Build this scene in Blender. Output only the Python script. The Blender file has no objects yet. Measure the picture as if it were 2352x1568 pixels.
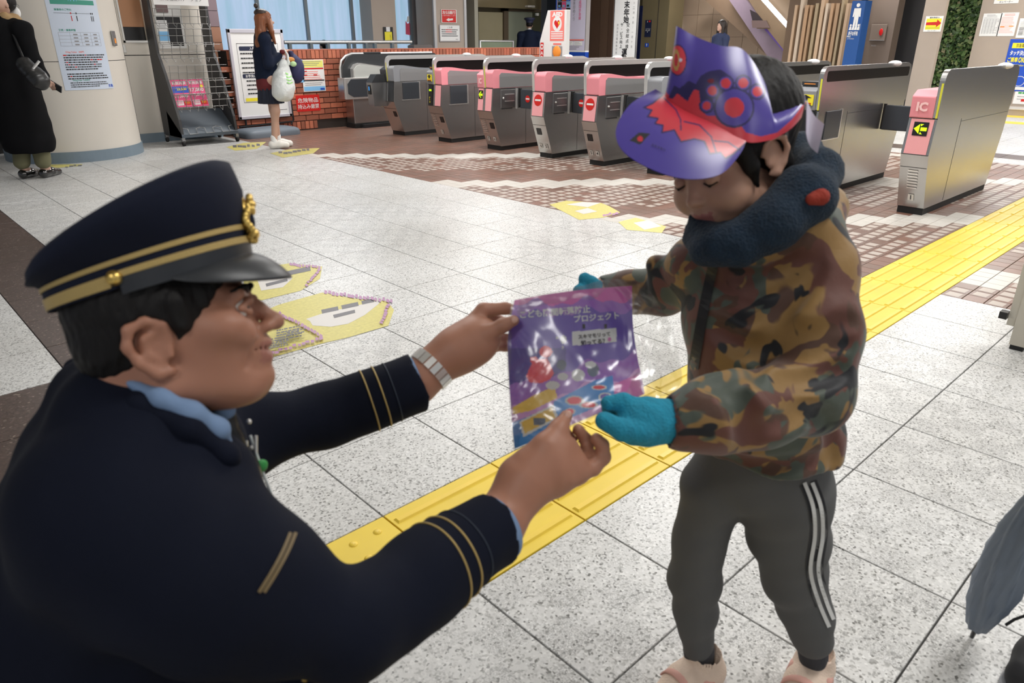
import bpy, bmesh, math, random
import numpy as np
from mathutils import Vector, Matrix
random.seed(7)
SC = bpy.context.scene
COL = SC.collection
PI = math.pi
# ---------------------------------------------------------------- camera
F = 1637.26; TH = 0.399555; YAW = 0.752407
CAM = np.array([-0.8625549, -1.05089702, 1.22644847])
_c, _s = math.cos(YAW), math.sin(YAW)
RG = np.array([[_c, _s, 0], [-_s, _c, 0], [0, 0, 1.0]])
E_R = RG @ np.array([1.0, 0, 0])
E_F = RG @ np.array([0, math.cos(TH), -math.sin(TH)])
E_U = RG @ np.array([0, math.sin(TH), math.cos(TH)])
cam = bpy.data.cameras.new('camera')
cam.sensor_width = 36.0
cam.lens = F / 2352 * 36.0
cam.clip_start = 0.05
cam.clip_end = 80
cam.dof.use_dof = True
cam.dof.focus_distance = 5.5
cam.dof.aperture_fstop = 7.1
camo = bpy.data.objects.new('camera', cam)
COL.objects.link(camo)
camo.location = CAM
camo.rotation_euler = (PI / 2 - TH, 0, -YAW)
SC.camera = camo
# ---------------------------------------------------------------- world, exposure, light
SC.view_settings.view_transform = 'Standard'
SC.view_settings.look = 'None'
SC.view_settings.gamma = 1
SC.view_settings.exposure = 0.0
SC.view_settings.use_curve_mapping = False
wd = bpy.data.worlds.new('world'); SC.world = wd; wd.use_nodes = True
wd.node_tree.nodes['Background'].inputs[0].default_value = (0.80, 0.86, 1.0, 1)
wd.node_tree.nodes['Background'].inputs[1].default_value = 0.30

def area(x, y, z, sx, sy, e, col=(1, 0.985, 0.965), rz=0, rx=0, ry=0):
    l = bpy.data.lights.new('ceiling_light_glow', 'AREA'); l.shape = 'RECTANGLE'; l.size = sx; l.size_y = sy
    l.energy = e; l.color = col
    o = bpy.data.objects.new('ceiling_light_glow', l); COL.objects.link(o); o.location = (x, y, z); o.rotation_euler = (rx, ry, rz)
    return o
CEIL = 3.0
LAMPS = [(x, y) for x in (1.0, 4.2, 7.4, 10.6, 13.8) for y in (-1.2, 2.0, 5.2, 8.4)] + [(-2.4, -1.2), (-2.4, -4.2), (1.0, -4.2)]  # last three, behind the camera, are added to brighten surfaces facing it
for (x, y) in LAMPS:
    k = 1.0
    if x < 2: k = 0.5
    if x < -1 or y < -2: k = 0.3
    area(x, y, CEIL - 0.07, 1.3, 0.5, 62 * k)

# ---------------------------------------------------------------- pixels to points
def ray(x, y):
    a = (x - 1176) / F; b = (y - 784) / F
    return E_F + a * E_R - b * E_U
def D(x, y, d): return CAM + ray(x, y) * d
def at(x, y, ax, v):
    r = ray(x, y); return CAM + r * ((v - CAM[ax]) / r[ax])
def X(x, y, v): return at(x, y, 0, v)
def Y(x, y, v): return at(x, y, 1, v)
def Z(x, y, v=0.0): return at(x, y, 2, v)
def nrm(v):
    v = np.array(v, float); return v / np.linalg.norm(v)
def cv(a, b, c): return E_R * a + E_U * b + E_F * c    # a direction given as right, up, away

# ---------------------------------------------------------------- materials
MATS = {}
def mat(name, col, rough=0.5, metal=0.0, **k):
    if name in MATS: return MATS[name]
    m = bpy.data.materials.new(name); m.use_nodes = True; nt = m.node_tree; N = nt.nodes; L = nt.links
    b = N['Principled BSDF']
    b.inputs['Base Color'].default_value = (*col, 1); b.inputs['Roughness'].default_value = rough; b.inputs['Metallic'].default_value = metal
    if 'spec' in k: b.inputs['Specular IOR Level'].default_value = k['spec']
    if k.get('coat'): b.inputs['Coat Weight'].default_value = k['coat']; b.inputs['Coat Roughness'].default_value = k.get('coatr', 0.1)
    if k.get('sheen'): b.inputs['Sheen Weight'].default_value = k['sheen']; b.inputs['Sheen Roughness'].default_value = 0.5
    if k.get('sss'):
        b.inputs['Subsurface Weight'].default_value = k['sss']; b.inputs['Subsurface Radius'].default_value = (0.02, 0.008, 0.004); b.inputs['Subsurface Scale'].default_value = 0.4
    if k.get('emit'):
        b.inputs['Emission Color'].default_value = (*k.get('ecol', col), 1); b.inputs['Emission Strength'].default_value = k['emit']
    if k.get('alpha') is not None: b.inputs['Alpha'].default_value = k['alpha']
    if k.get('var'):      # gentle mottling of the colour
        tc = N.new('ShaderNodeTexCoord'); nz = N.new('ShaderNodeTexNoise'); nz.inputs['Scale'].default_value = k.get('vs', 8); nz.inputs['Detail'].default_value = 5
        mp = N.new('ShaderNodeMapping'); mp.inputs['Scale'].default_value = k.get('vstr', (1, 1, 1))
        mx = N.new('ShaderNodeMix'); mx.data_type = 'RGBA'
        v = k['var']
        mx.inputs[6].default_value = (*[max(0, c * (1 - v)) for c in col], 1); mx.inputs[7].default_value = (*[min(1, c * (1 + v)) for c in col], 1)
        L.new(tc.outputs['Object'], mp.inputs[0]); L.new(mp.outputs[0], nz.inputs['Vector']); L.new(nz.outputs['Fac'], mx.inputs[0]); L.new(mx.outputs[2], b.inputs['Base Color'])
    if k.get('bump'):
        tc = N.new('ShaderNodeTexCoord'); nz = N.new('ShaderNodeTexNoise'); nz.inputs['Scale'].default_value = k.get('bs', 60); nz.inputs['Detail'].default_value = k.get('bd', 3)
        mp = N.new('ShaderNodeMapping'); mp.inputs['Scale'].default_value = k.get('bstr', (1, 1, 1))
        bp = N.new('ShaderNodeBump'); bp.inputs['Strength'].default_value = k['bump']; bp.inputs['Distance'].default_value = k.get('bdist', 0.004)
        L.new(tc.outputs['Object'], mp.inputs[0]); L.new(mp.outputs[0], nz.inputs['Vector']); L.new(nz.outputs['Fac'], bp.inputs['Height']); L.new(bp.outputs[0], b.inputs['Normal'])
    MATS[name] = m
    return m
def sr(r, g, b):       # 0-255 display values to linear
    f = lambda c: (c / 255 / 12.92) if c / 255 < 0.04045 else ((c / 255 + 0.055) / 1.055) ** 2.4
    return (f(r), f(g), f(b))

# ---------------------------------------------------------------- mesh building
def link(name, me, parent=None, loc=None):
    o = bpy.data.objects.new(name, me); COL.objects.link(o)
    if parent is not None: o.parent = parent
    if loc is not None: o.location = loc
    return o
def empty(name, loc=(0, 0, 0), rz=0):
    o = bpy.data.objects.new(name, None); COL.objects.link(o); o.location = loc; o.rotation_euler = (0, 0, rz); o.empty_display_size = 0.1
    return o
def tag(o, label=None, cat=None, group=None, kind=None):
    if label: o['label'] = label
    if cat: o['category'] = cat
    if group: o['group'] = group
    if kind: o['kind'] = kind
    return o
def thing(name, label, cat, loc=(0, 0, 0), rz=0, group=None):
    return tag(empty(name, loc, rz), label, cat, group)
CUBEF = [(0, 3, 2, 1), (4, 5, 6, 7), (0, 1, 5, 4), (1, 2, 6, 5), (2, 3, 7, 6), (3, 0, 4, 7)]
class MB:
    def __init__(s): s.v = []; s.f = []; s.m = []; s.mats = []; s.sm = []
    def mi(s, m):
        if m not in s.mats: s.mats.append(m)
        return s.mats.index(m)
    def add(s, vs, fs, m, smooth=False):
        o = len(s.v); i = s.mi(m); s.v += [tuple(float(c) for c in v) for v in vs]
        for f in fs: s.f.append(tuple(o + j for j in f)); s.m.append(i); s.sm.append(smooth)
        return s
    def box(s, a, b, m):
        x0, y0, z0 = a; x1, y1, z1 = b
        return s.add([(x0, y0, z0), (x1, y0, z0), (x1, y1, z0), (x0, y1, z0), (x0, y0, z1), (x1, y0, z1), (x1, y1, z1), (x0, y1, z1)], CUBEF, m)
    def cbox(s, c, d, m): return s.box([c[i] - d[i] / 2 for i in range(3)], [c[i] + d[i] / 2 for i in range(3)], m)
    def hexa(s, p8, m): return s.add(p8, CUBEF, m)
    def bevbox(s, a, b, bv, m):
        x0, y0, z0 = a; x1, y1, z1 = b; r = bv
        vs = [(x0, y0, z0), (x1, y0, z0), (x1, y1, z0), (x0, y1, z0), (x0, y0, z1 - r), (x1, y0, z1 - r), (x1, y1, z1 - r), (x0, y1, z1 - r),
              (x0 + r, y0 + r, z1), (x1 - r, y0 + r, z1), (x1 - r, y1 - r, z1), (x0 + r, y1 - r, z1)]
        fs = [(0, 1, 5, 4), (1, 2, 6, 5), (2, 3, 7, 6), (3, 0, 4, 7), (4, 5, 9, 8), (5, 6, 10, 9), (6, 7, 11, 10), (7, 4, 8, 11), (8, 9, 10, 11)]
        return s.add(vs, fs, m)
    def prism(s, pts, ax, a, b, m, smooth=False):   # outline in the two other axes, pushed from a to b along ax
        n = len(pts)
        def mk(p, t):
            q = list(p); q.insert(ax, t); return q
        vs = [mk(p, a) for p in pts] + [mk(p, b) for p in pts]
        s.add(vs, [tuple(range(n)), tuple(range(2 * n - 1, n - 1, -1))], m)
        return s.add(vs, [(i, i + n, (i + 1) % n + n, (i + 1) % n) for i in range(n)], m, smooth)
    def tube(s, pts, r, m, n=8, caps=True, smooth=True, closed=False):
        pts = [np.array(p, float) for p in pts]; k = len(pts); rs = r if hasattr(r, '__len__') else [r] * k
        t0 = nrm(pts[1] - pts[0]); u = nrm(np.cross(t0, (0, 0, 1) if abs(t0[2]) < .9 else (1, 0, 0)))
        vs = []
        for i, p in enumerate(pts):
            if closed: t = nrm(pts[(i + 1) % k] - pts[i - 1])
            else: t = nrm(pts[min(i + 1, k - 1)] - pts[max(i - 1, 0)])
            u = nrm(u - t * np.dot(u, t)); w = np.cross(t, u)
            for j in range(n):
                a = 2 * PI * j / n; vs.append(p + rs[i] * (math.cos(a) * u + math.sin(a) * w))
        fs = []
        for i in range(k if closed else k - 1):
            i2 = (i + 1) % k
            for j in range(n): fs.append((i * n + j, i * n + (j + 1) % n, i2 * n + (j + 1) % n, i2 * n + j))
        s.add(vs, fs, m, smooth)
        if caps and not closed:
            s.add(vs[:n], [tuple(range(n - 1, -1, -1))], m); s.add(vs[-n:], [tuple(range(n))], m)
        return s
    def ball(s, c, r, m, nu=12, nv=8, R=None):
        r = r if hasattr(r, '__len__') else (r, r, r); vs = []; fs = []
        for i in range(nv + 1):
            t = PI * i / nv
            for j in range(nu):
                p = 2 * PI * j / nu; q = np.array((r[0] * math.sin(t) * math.cos(p), r[1] * math.sin(t) * math.sin(p), r[2] * math.cos(t)))
                if R is not None: q = R @ q
                vs.append(q + np.array(c))
        for i in range(nv):
            for j in range(nu): fs.append((i * nu + j, (i + 1) * nu + j, (i + 1) * nu + (j + 1) % nu, i * nu + (j + 1) % nu))
        return s.add(vs, fs, m, True)
    def rings(s, rings, m, smooth=True, cap=(True, True), closed=True):
        n = len(rings[0]); vs = [p for r in rings for p in r]; fs = []
        for i in range(len(rings) - 1):
            for j in range(n if closed else n - 1): fs.append((i * n + j, i * n + (j + 1) % n, (i + 1) * n + (j + 1) % n, (i + 1) * n + j))
        s.add(vs, fs, m, smooth)
        if cap[0]: s.add(rings[0], [tuple(range(n - 1, -1, -1))], m)
        if cap[1]: s.add(rings[-1], [tuple(range(n))], m)
        return s
    def mesh(s, name):
        me = bpy.data.meshes.new(name); me.from_pydata(s.v, [], s.f)
        for m in s.mats: me.materials.append(m)
        me.polygons.foreach_set('material_index', s.m); me.polygons.foreach_set('use_smooth', s.sm); me.update()
        return me
    def build(s, name, parent=None, loc=None, rz=None, M=None, bevel=None):
        o = link(name, s.mesh(name), parent, loc)
        if rz is not None: o.rotation_euler = (0, 0, rz)
        if bevel:
            b = o.modifiers.new('bevel', 'BEVEL'); b.width = bevel; b.segments = 2; b.limit_method = 'ANGLE'
        return o

# text as flat geometry
_tc = {}
def text_geo(body, bold=0.0, font=None):
    key = (body, bold)
    if key in _tc: return _tc[key]
    c = bpy.data.curves.new('t', 'FONT'); c.body = body; c.size = 1; c.offset = bold; c.resolution_u = 2
    c.align_x = 'CENTER'; c.align_y = 'CENTER'
    o = bpy.data.objects.new('t', c)
    me = o.to_mesh()
    vs = [tuple(v.co[:2]) for v in me.vertices]; fs = [tuple(p.vertices) for p in me.polygons]
    o.to_mesh_clear(); bpy.data.objects.remove(o); bpy.data.curves.remove(c)
    if vs:
        a = np.array(vs); lo, hi = a.min(0), a.max(0); ext = hi - lo; vs = [tuple(x) for x in (a - (lo + hi) / 2)]
    else: ext = np.array((1e-3, 1e-3))
    _tc[key] = (vs, fs, ext)
    return _tc[key]
class Sheet:
    """flat printed thing: local x right, y up, printed side +n; placed by a corner frame"""
    def __init__(s, o, ex, ey, th=0.004):
        s.o = np.array(o, float); s.ex = nrm(ex); s.ey = nrm(ey); s.n = np.cross(s.ex, s.ey); s.mb = MB(); s.k = 0; s.th = th; s.fn = None
    def p(s, x, y, z): return s.o + s.ex * x + s.ey * y + s.n * z
    def base(s, w, h, m, r=0):
        q = [(0, 0), (w, 0), (w, h), (0, h)] if not r else rrect(0, 0, w, h, r)
        n = len(q); vs = [s.p(x, y, -s.th) for x, y in q] + [s.p(x, y, 0) for x, y in q]
        s.mb.add(vs, [tuple(range(n - 1, -1, -1)), tuple(range(n, 2 * n))] + [(i, (i + 1) % n, (i + 1) % n + n, i + n) for i in range(n)], m); return s
    def poly(s, pts, m, z=None):
        s.k += 1; z = 0.0006 + 0.00025 * s.k if z is None else z
        s.mb.add([s.p(x, y, z) for x, y in pts], [tuple(range(len(pts)))], m); return s
    def rect(s, x0, y0, x1, y1, m): return s.poly([(x0, y0), (x1, y0), (x1, y1), (x0, y1)], m)
    def disc(s, x, y, r, m, n=20, ry=None): return s.poly([(x + r * math.cos(2 * PI * i / n), y + (ry or r) * math.sin(2 * PI * i / n)) for i in range(n)], m)
    def text(s, body, x, y, h, m, bold=0.0, w=None, vert=False, rot=0):
        """centred at x,y; h = glyph height; w = forced width"""
        if vert:
            n = len(body)
            for i, ch in enumerate(body):
                if ch != ' ': s.text(ch, x, y - i * h * 1.12, h, m, bold)
            return s
        vs, fs, ext = text_geo(body, bold); ky = h / ext[1] if ext[1] > 0.3 else h / 0.8; kx = (w / ext[0]) if w else ky
        s.k += 1; z = 0.0006 + 0.00025 * s.k; c_, s_ = math.cos(rot), math.sin(rot)
        s.mb.add([s.p(x + (a * kx) * c_ - b * ky * s_, y + (a * kx) * s_ + b * ky * c_, z) for a, b in vs], fs, m); return s
    def lines(s, x0, x1, y, dy, n, h, m, seed=0, gap=0.25):
        """rows of small illegible print"""
        rr = random.Random(seed)
        for i in range(n):
            x = x0; yy = y - i * dy; end = x1 - (x1 - x0) * rr.random() * 0.3
            while x < end:
                w = h * rr.uniform(0.7, 2.2); s.rect(x, yy, min(x + w, x1), yy + h, m); x += w + h * gap; s.k -= 1
        s.k += 1
        return s
    def build(s, name, parent=None): return s.mb.build(name, parent)
def rrect(x0, y0, x1, y1, r, n=5):
    q = []
    for cx, cy, a in ((x1 - r, y0 + r, -90), (x1 - r, y1 - r, 0), (x0 + r, y1 - r, 90), (x0 + r, y0 + r, 180)):
        for i in range(n + 1):
            t = math.radians(a + 90 * i / n); q.append((cx + r * math.cos(t), cy + r * math.sin(t)))
    return q

# ---------------------------------------------------------------- signed distance bodies
def _cap(p, a, b, ra, rb, sq=None):
    ab = b - a; t = np.clip(((p - a) @ ab) / max(ab @ ab, 1e-9), 0, 1)
    q = p - a - t[..., None] * ab
    if sq is not None:
        n, k = sq; q = q + (k - 1) * (q @ n)[..., None] * n
        return (np.sqrt((q * q).sum(-1)) - (ra + t * (rb - ra))) / max(k, 1)
    return np.sqrt((q * q).sum(-1)) - (ra + t * (rb - ra))
def _ell(p, c, r, R):
    q = (p - c) @ R; k0 = np.sqrt(((q / r) ** 2).sum(-1)); k1 = np.sqrt(((q / (r * r)) ** 2).sum(-1)) + 1e-9
    return k0 * (k0 - 1) / k1
class Body:
    def __init__(s): s.p = []
    def cap(s, a, b, ra, rb=None, k=0.01, op=1, sq=None):
        rb = ra if rb is None else rb; a = np.array(a, float); b = np.array(b, float); R = max(ra, rb)
        s.p.append((lambda p: _cap(p, a, b, ra, rb, sq), k, op, np.minimum(a, b) - R, np.maximum(a, b) + R)); return s
    def ell(s, c, r, R=None, k=0.01, op=1):
        c = np.array(c, float); r = np.array(r if hasattr(r, '__len__') else (r, r, r), float); R = np.eye(3) if R is None else np.array(R, float)
        m = r.max(); s.p.append((lambda p: _ell(p, c, r, R), k, op, c - m, c + m)); return s
    def chain(s, pts, rs, k=0.01, op=1, sq=None):
        for i in range(len(pts) - 1): s.cap(pts[i], pts[i + 1], rs[i], rs[i + 1], k, op, sq)
        return s
    def mesh(s, name, vox, mats, matfn=None, wob=None):
        B = 12
        lo = np.min([q[3] for q in s.p if q[2] > 0], 0) - 4 * vox; hi = np.max([q[4] for q in s.p if q[2] > 0], 0) + 4 * vox
        nb = np.ceil((hi - lo) / (vox * B)).astype(int); dim = nb * B
        bi = np.stack(np.meshgrid(*[np.arange(n) for n in nb], indexing='ij'), -1).reshape(-1, 3)
        cen = lo + (bi + 0.5) * B * vox; Rb = B * vox * 0.87
        acc = np.full(len(bi), 1e3); Dm = []
        for fn, k, op, l, h in s.p:
            d = fn(cen); Dm.append(d); acc = np.minimum(acc, d) if op > 0 else np.maximum(acc, -d)
        act = np.abs(acc) < Rb * 1.5 + 0.012
        idx = np.where(act)[0]
        off = (np.stack(np.meshgrid(*[np.arange(B)] * 3, indexing='ij'), -1).reshape(-1, 3)) * vox
        org = lo + bi[idx] * B * vox
        val = np.full((len(idx), B ** 3), 0.5, np.float32)
        for (fn, k, op, l, h), d in zip(s.p, Dm):
            w = np.where(d[idx] < Rb * 1.6 + k + 0.012)[0]
            if not len(w): continue
            for c0 in range(0, len(w), 300):
                ww = w[c0:c0 + 300]
                P = org[ww][:, None, :] + off[None]
                dd = fn(P)
                a = val[ww]
                if op > 0:
                    hh = np.maximum(k - np.abs(a - dd), 0) / k; val[ww] = np.minimum(a, dd) - hh * hh * k * 0.25
                else:
                    dd = -dd; hh = np.maximum(k - np.abs(a - dd), 0) / k; val[ww] = np.maximum(a, dd) + hh * hh * k * 0.25
        if wob is not None:
            for c0 in range(0, len(idx), 300):
                P = org[c0:c0 + 300][:, None, :] + off[None]; val[c0:c0 + 300] += wob(P).astype(np.float32)
        G = np.where(acc < 0, -0.5, 0.5).astype(np.float32).reshape(*nb)
        G = np.repeat(np.repeat(np.repeat(G, B, 0), B, 1), B, 2)
        G = G.reshape(nb[0], B, nb[1], B, nb[2], B).transpose(0, 2, 4, 1, 3, 5).copy().reshape(-1, B ** 3)
        G[idx] = val
        G = G.reshape(nb[0], nb[1], nb[2], B, B, B).transpose(0, 3, 1, 4, 2, 5).reshape(*dim)
        ins = G < 0
        cs = np.zeros(tuple(dim - 1), np.int8)
        for i in (0, 1):
            for j in (0, 1):
                for k in (0, 1): cs += ins[i:dim[0] - 1 + i, j:dim[1] - 1 + j, k:dim[2] - 1 + k]
        ac = np.argwhere((cs > 0) & (cs < 8))
        vid = np.full(tuple(dim - 1), -1, np.int32); vid[tuple(ac.T)] = np.arange(len(ac))
        pos = np.zeros((len(ac), 3)); cnt = np.zeros(len(ac))
        for ax in range(3):
            o1, o2 = [a for a in range(3) if a != ax]
            for i in (0, 1):
                for j in (0, 1):
                    a = ac.copy(); a[:, o1] += i; a[:, o2] += j; b = a.copy(); b[:, ax] += 1
                    va = G[tuple(a.T)]; vb = G[tuple(b.T)]; m = (va < 0) != (vb < 0)
                    t = np.where(m, va / np.where(m, va - vb, 1), 0)
                    q = a.astype(float); q[:, ax] += t; pos[m] += q[m]; cnt[m] += 1
        pos = lo + pos / cnt[:, None] * vox
        faces = []
        for ax in range(3):
            o1, o2 = [a for a in range(3) if a != ax]
            sl = [slice(1, d - 1) for d in dim]; sl2 = list(sl); sl[ax] = slice(0, dim[ax] - 1); sl2[ax] = slice(1, dim[ax])
            A = ins[tuple(sl)]; Bm = ins[tuple(sl2)]
            e = np.argwhere(A != Bm); flip = A[tuple(e.T)]
            e = e + np.array([0 if a == ax else 1 for a in range(3)])
            q = []
            for (i, j) in ((1, 1), (0, 1), (0, 0), (1, 0)):
                c = e.copy(); c[:, o1] -= i; c[:, o2] -= j; q.append(vid[tuple(c.T)])
            q = np.stack(q, -1)
            if ax == 1: flip = ~flip
            q[~flip] = q[~flip][:, ::-1]
            faces.append(q)
        fc = np.concatenate(faces)
        fc = fc[(fc >= 0).all(1)]
        me = bpy.data.meshes.new(name); me.vertices.add(len(pos)); me.vertices.foreach_set('co', pos.ravel())
        me.loops.add(len(fc) * 4); me.loops.foreach_set('vertex_index', fc.ravel().astype(np.int32))
        me.polygons.add(len(fc)); me.polygons.foreach_set('loop_start', np.arange(len(fc), dtype=np.int32) * 4); me.polygons.foreach_set('loop_total', np.full(len(fc), 4, np.int32))
        for m in mats: me.materials.append(m)
        if matfn is not None: me.polygons.foreach_set('material_index', matfn(pos[fc].mean(1)).astype(np.int32))
        me.polygons.foreach_set('use_smooth', np.ones(len(fc), bool))
        me.update(calc_edges=True)
        return me
    def build(s, name, parent, vox, mats, matfn=None, wob=None):
        o = link(name, s.mesh(name, vox, mats if isinstance(mats, list) else [mats], matfn, wob))
        if parent is not None:
            o.parent = parent; o.matrix_parent_inverse = parent_inv(parent)
        return o
def parent_inv(p): return (Matrix.Translation(p.location) @ p.rotation_euler.to_matrix().to_4x4()).inverted()
def wpar(o, p):
    o.parent = p; o.matrix_parent_inverse = parent_inv(p); return o
def frame(Fv, Uv):
    """columns: forward, side (left), up"""
    Fv = nrm(Fv); Uv = nrm(np.array(Uv) - Fv * np.dot(Uv, Fv)); return np.stack([Fv, np.cross(Uv, Fv), Uv], 1)
# a patch swept between station curves
def crom(P, t):
    P = np.array(P, float); n = len(P) - 1; x = min(max(t, 0), 1) * n; i = min(int(x), n - 1); u = x - i
    p0 = P[max(i - 1, 0)]; p1 = P[i]; p2 = P[i + 1]; p3 = P[min(i + 2, n)]
    return 0.5 * ((2 * p1) + (-p0 + p2) * u + (2 * p0 - 5 * p1 + 4 * p2 - p3) * u * u + (-p0 + 3 * p1 - 3 * p2 + p3) * u ** 3)
def patch(fn, nu, nv, mats, cls, name, parent=None, thick=0.0008):
    V = [[np.array(fn(i / nu, j / nv)) for j in range(nv + 1)] for i in range(nu + 1)]
    A = np.array(V); W = (nu + 1) * (nv + 1)
    du = np.gradient(A, axis=0); dv = np.gradient(A, axis=1); Nn = np.cross(du, dv); Nn /= np.linalg.norm(Nn, axis=-1, keepdims=True) + 1e-12
    single = thick is None; thick = thick or 0
    P0 = A.reshape(-1, 3); P1 = (A - Nn * thick).reshape(-1, 3)
    vs = P0 if single else np.concatenate([P0, P1]); I = lambda i, j: i * (nv + 1) + j
    fs = []; ms = []
    for i in range(nu):
        for j in range(nv):
            c = cls((i + .5) / nu, (j + .5) / nv)
            if c < 0: continue
            fs.append((I(i, j), I(i + 1, j), I(i + 1, j + 1), I(i, j + 1))); ms.append(c)
            if single: continue
            fs.append((W + I(i, j), W + I(i, j + 1), W + I(i + 1, j + 1), W + I(i + 1, j))); ms.append(c if len(mats) < 90 else 0)
    me = bpy.data.meshes.new(name); me.from_pydata([tuple(v) for v in vs], [], fs)
    for m in mats: me.materials.append(m)
    me.polygons.foreach_set('material_index', ms); me.polygons.foreach_set('use_smooth', [True] * len(fs)); me.update()
    o = link(name, me)
    if parent is not None: wpar(o, parent)
    return o
from mathutils.bvhtree import BVHTree
def bvh(o): me = o.data; return BVHTree.FromPolygons([v.co.copy() for v in me.vertices], [tuple(p.vertices) for p in me.polygons])
def pinpoly(x, y, poly):
    c = False; n = len(poly)
    for i in range(n):
        x1, y1 = poly[i]; x2, y2 = poly[(i + 1) % n]
        if (y1 > y) != (y2 > y) and x < (x2 - x1) * (y - y1) / (y2 - y1) + x1: c = not c
    return c
def topx(P):
    q = np.array(P) - CAM; d = q @ E_F; return 1176 + F * (q @ E_R) / d, 784 - F * (q @ E_U) / d
def cast(tree, px, py, off_=.0008):
    r_ = nrm(ray(px, py)); h = tree.ray_cast(Vector(CAM), Vector(r_))
    return None if h[0] is None else np.array(h[0]) - r_ * off_
def decal(tree, name, parent, items, lift=.0008):
    """flat print laid on a surface: items = (polygon in photo pixels, material)"""
    b = MB()
    for k, (pp, m) in enumerate(items):
        q = [cast(tree, x, y, lift + .0003 * k) for x, y in pp]
        if all(v is not None for v in q): b.add(q, [tuple(range(len(q)))], m)
    return wpar(b.build(name), parent)
def decaltext(tree, b, body, x, y, w, ang, m, bold=.02, hs=1.0, lift=.0012):
    vs, fs, ext = text_geo(body, bold); k = w / ext[0]; ca, sa = math.cos(ang), math.sin(ang); out = []
    for u, v in vs:
        u *= k; v *= k * hs; q = cast(tree, x + u * ca + v * sa, y + u * sa - v * ca, lift); out.append(q if q is not None else D(x, y, 1.0))
    b.add(out, fs, m)
def lineband(tree, b, pts, w, m, lift=.0012, n=16):
    P = [crom(pts, i / n) for i in range(n + 1)]; A = []; Bq = []
    for i, p in enumerate(P):
        t = nrm(P[min(i + 1, n)] - P[max(i - 1, 0)]); nn = np.array((-t[1], t[0])) * w / 2; a = cast(tree, *(p + nn), lift); c = cast(tree, *(p - nn), lift)
        if a is None or c is None: continue
        A.append(a); Bq.append(c)
    if len(A) > 1: b.add(A + Bq, [(i, i + 1, i + 1 + len(A), i + len(A)) for i in range(len(A) - 1)], m)
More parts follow.
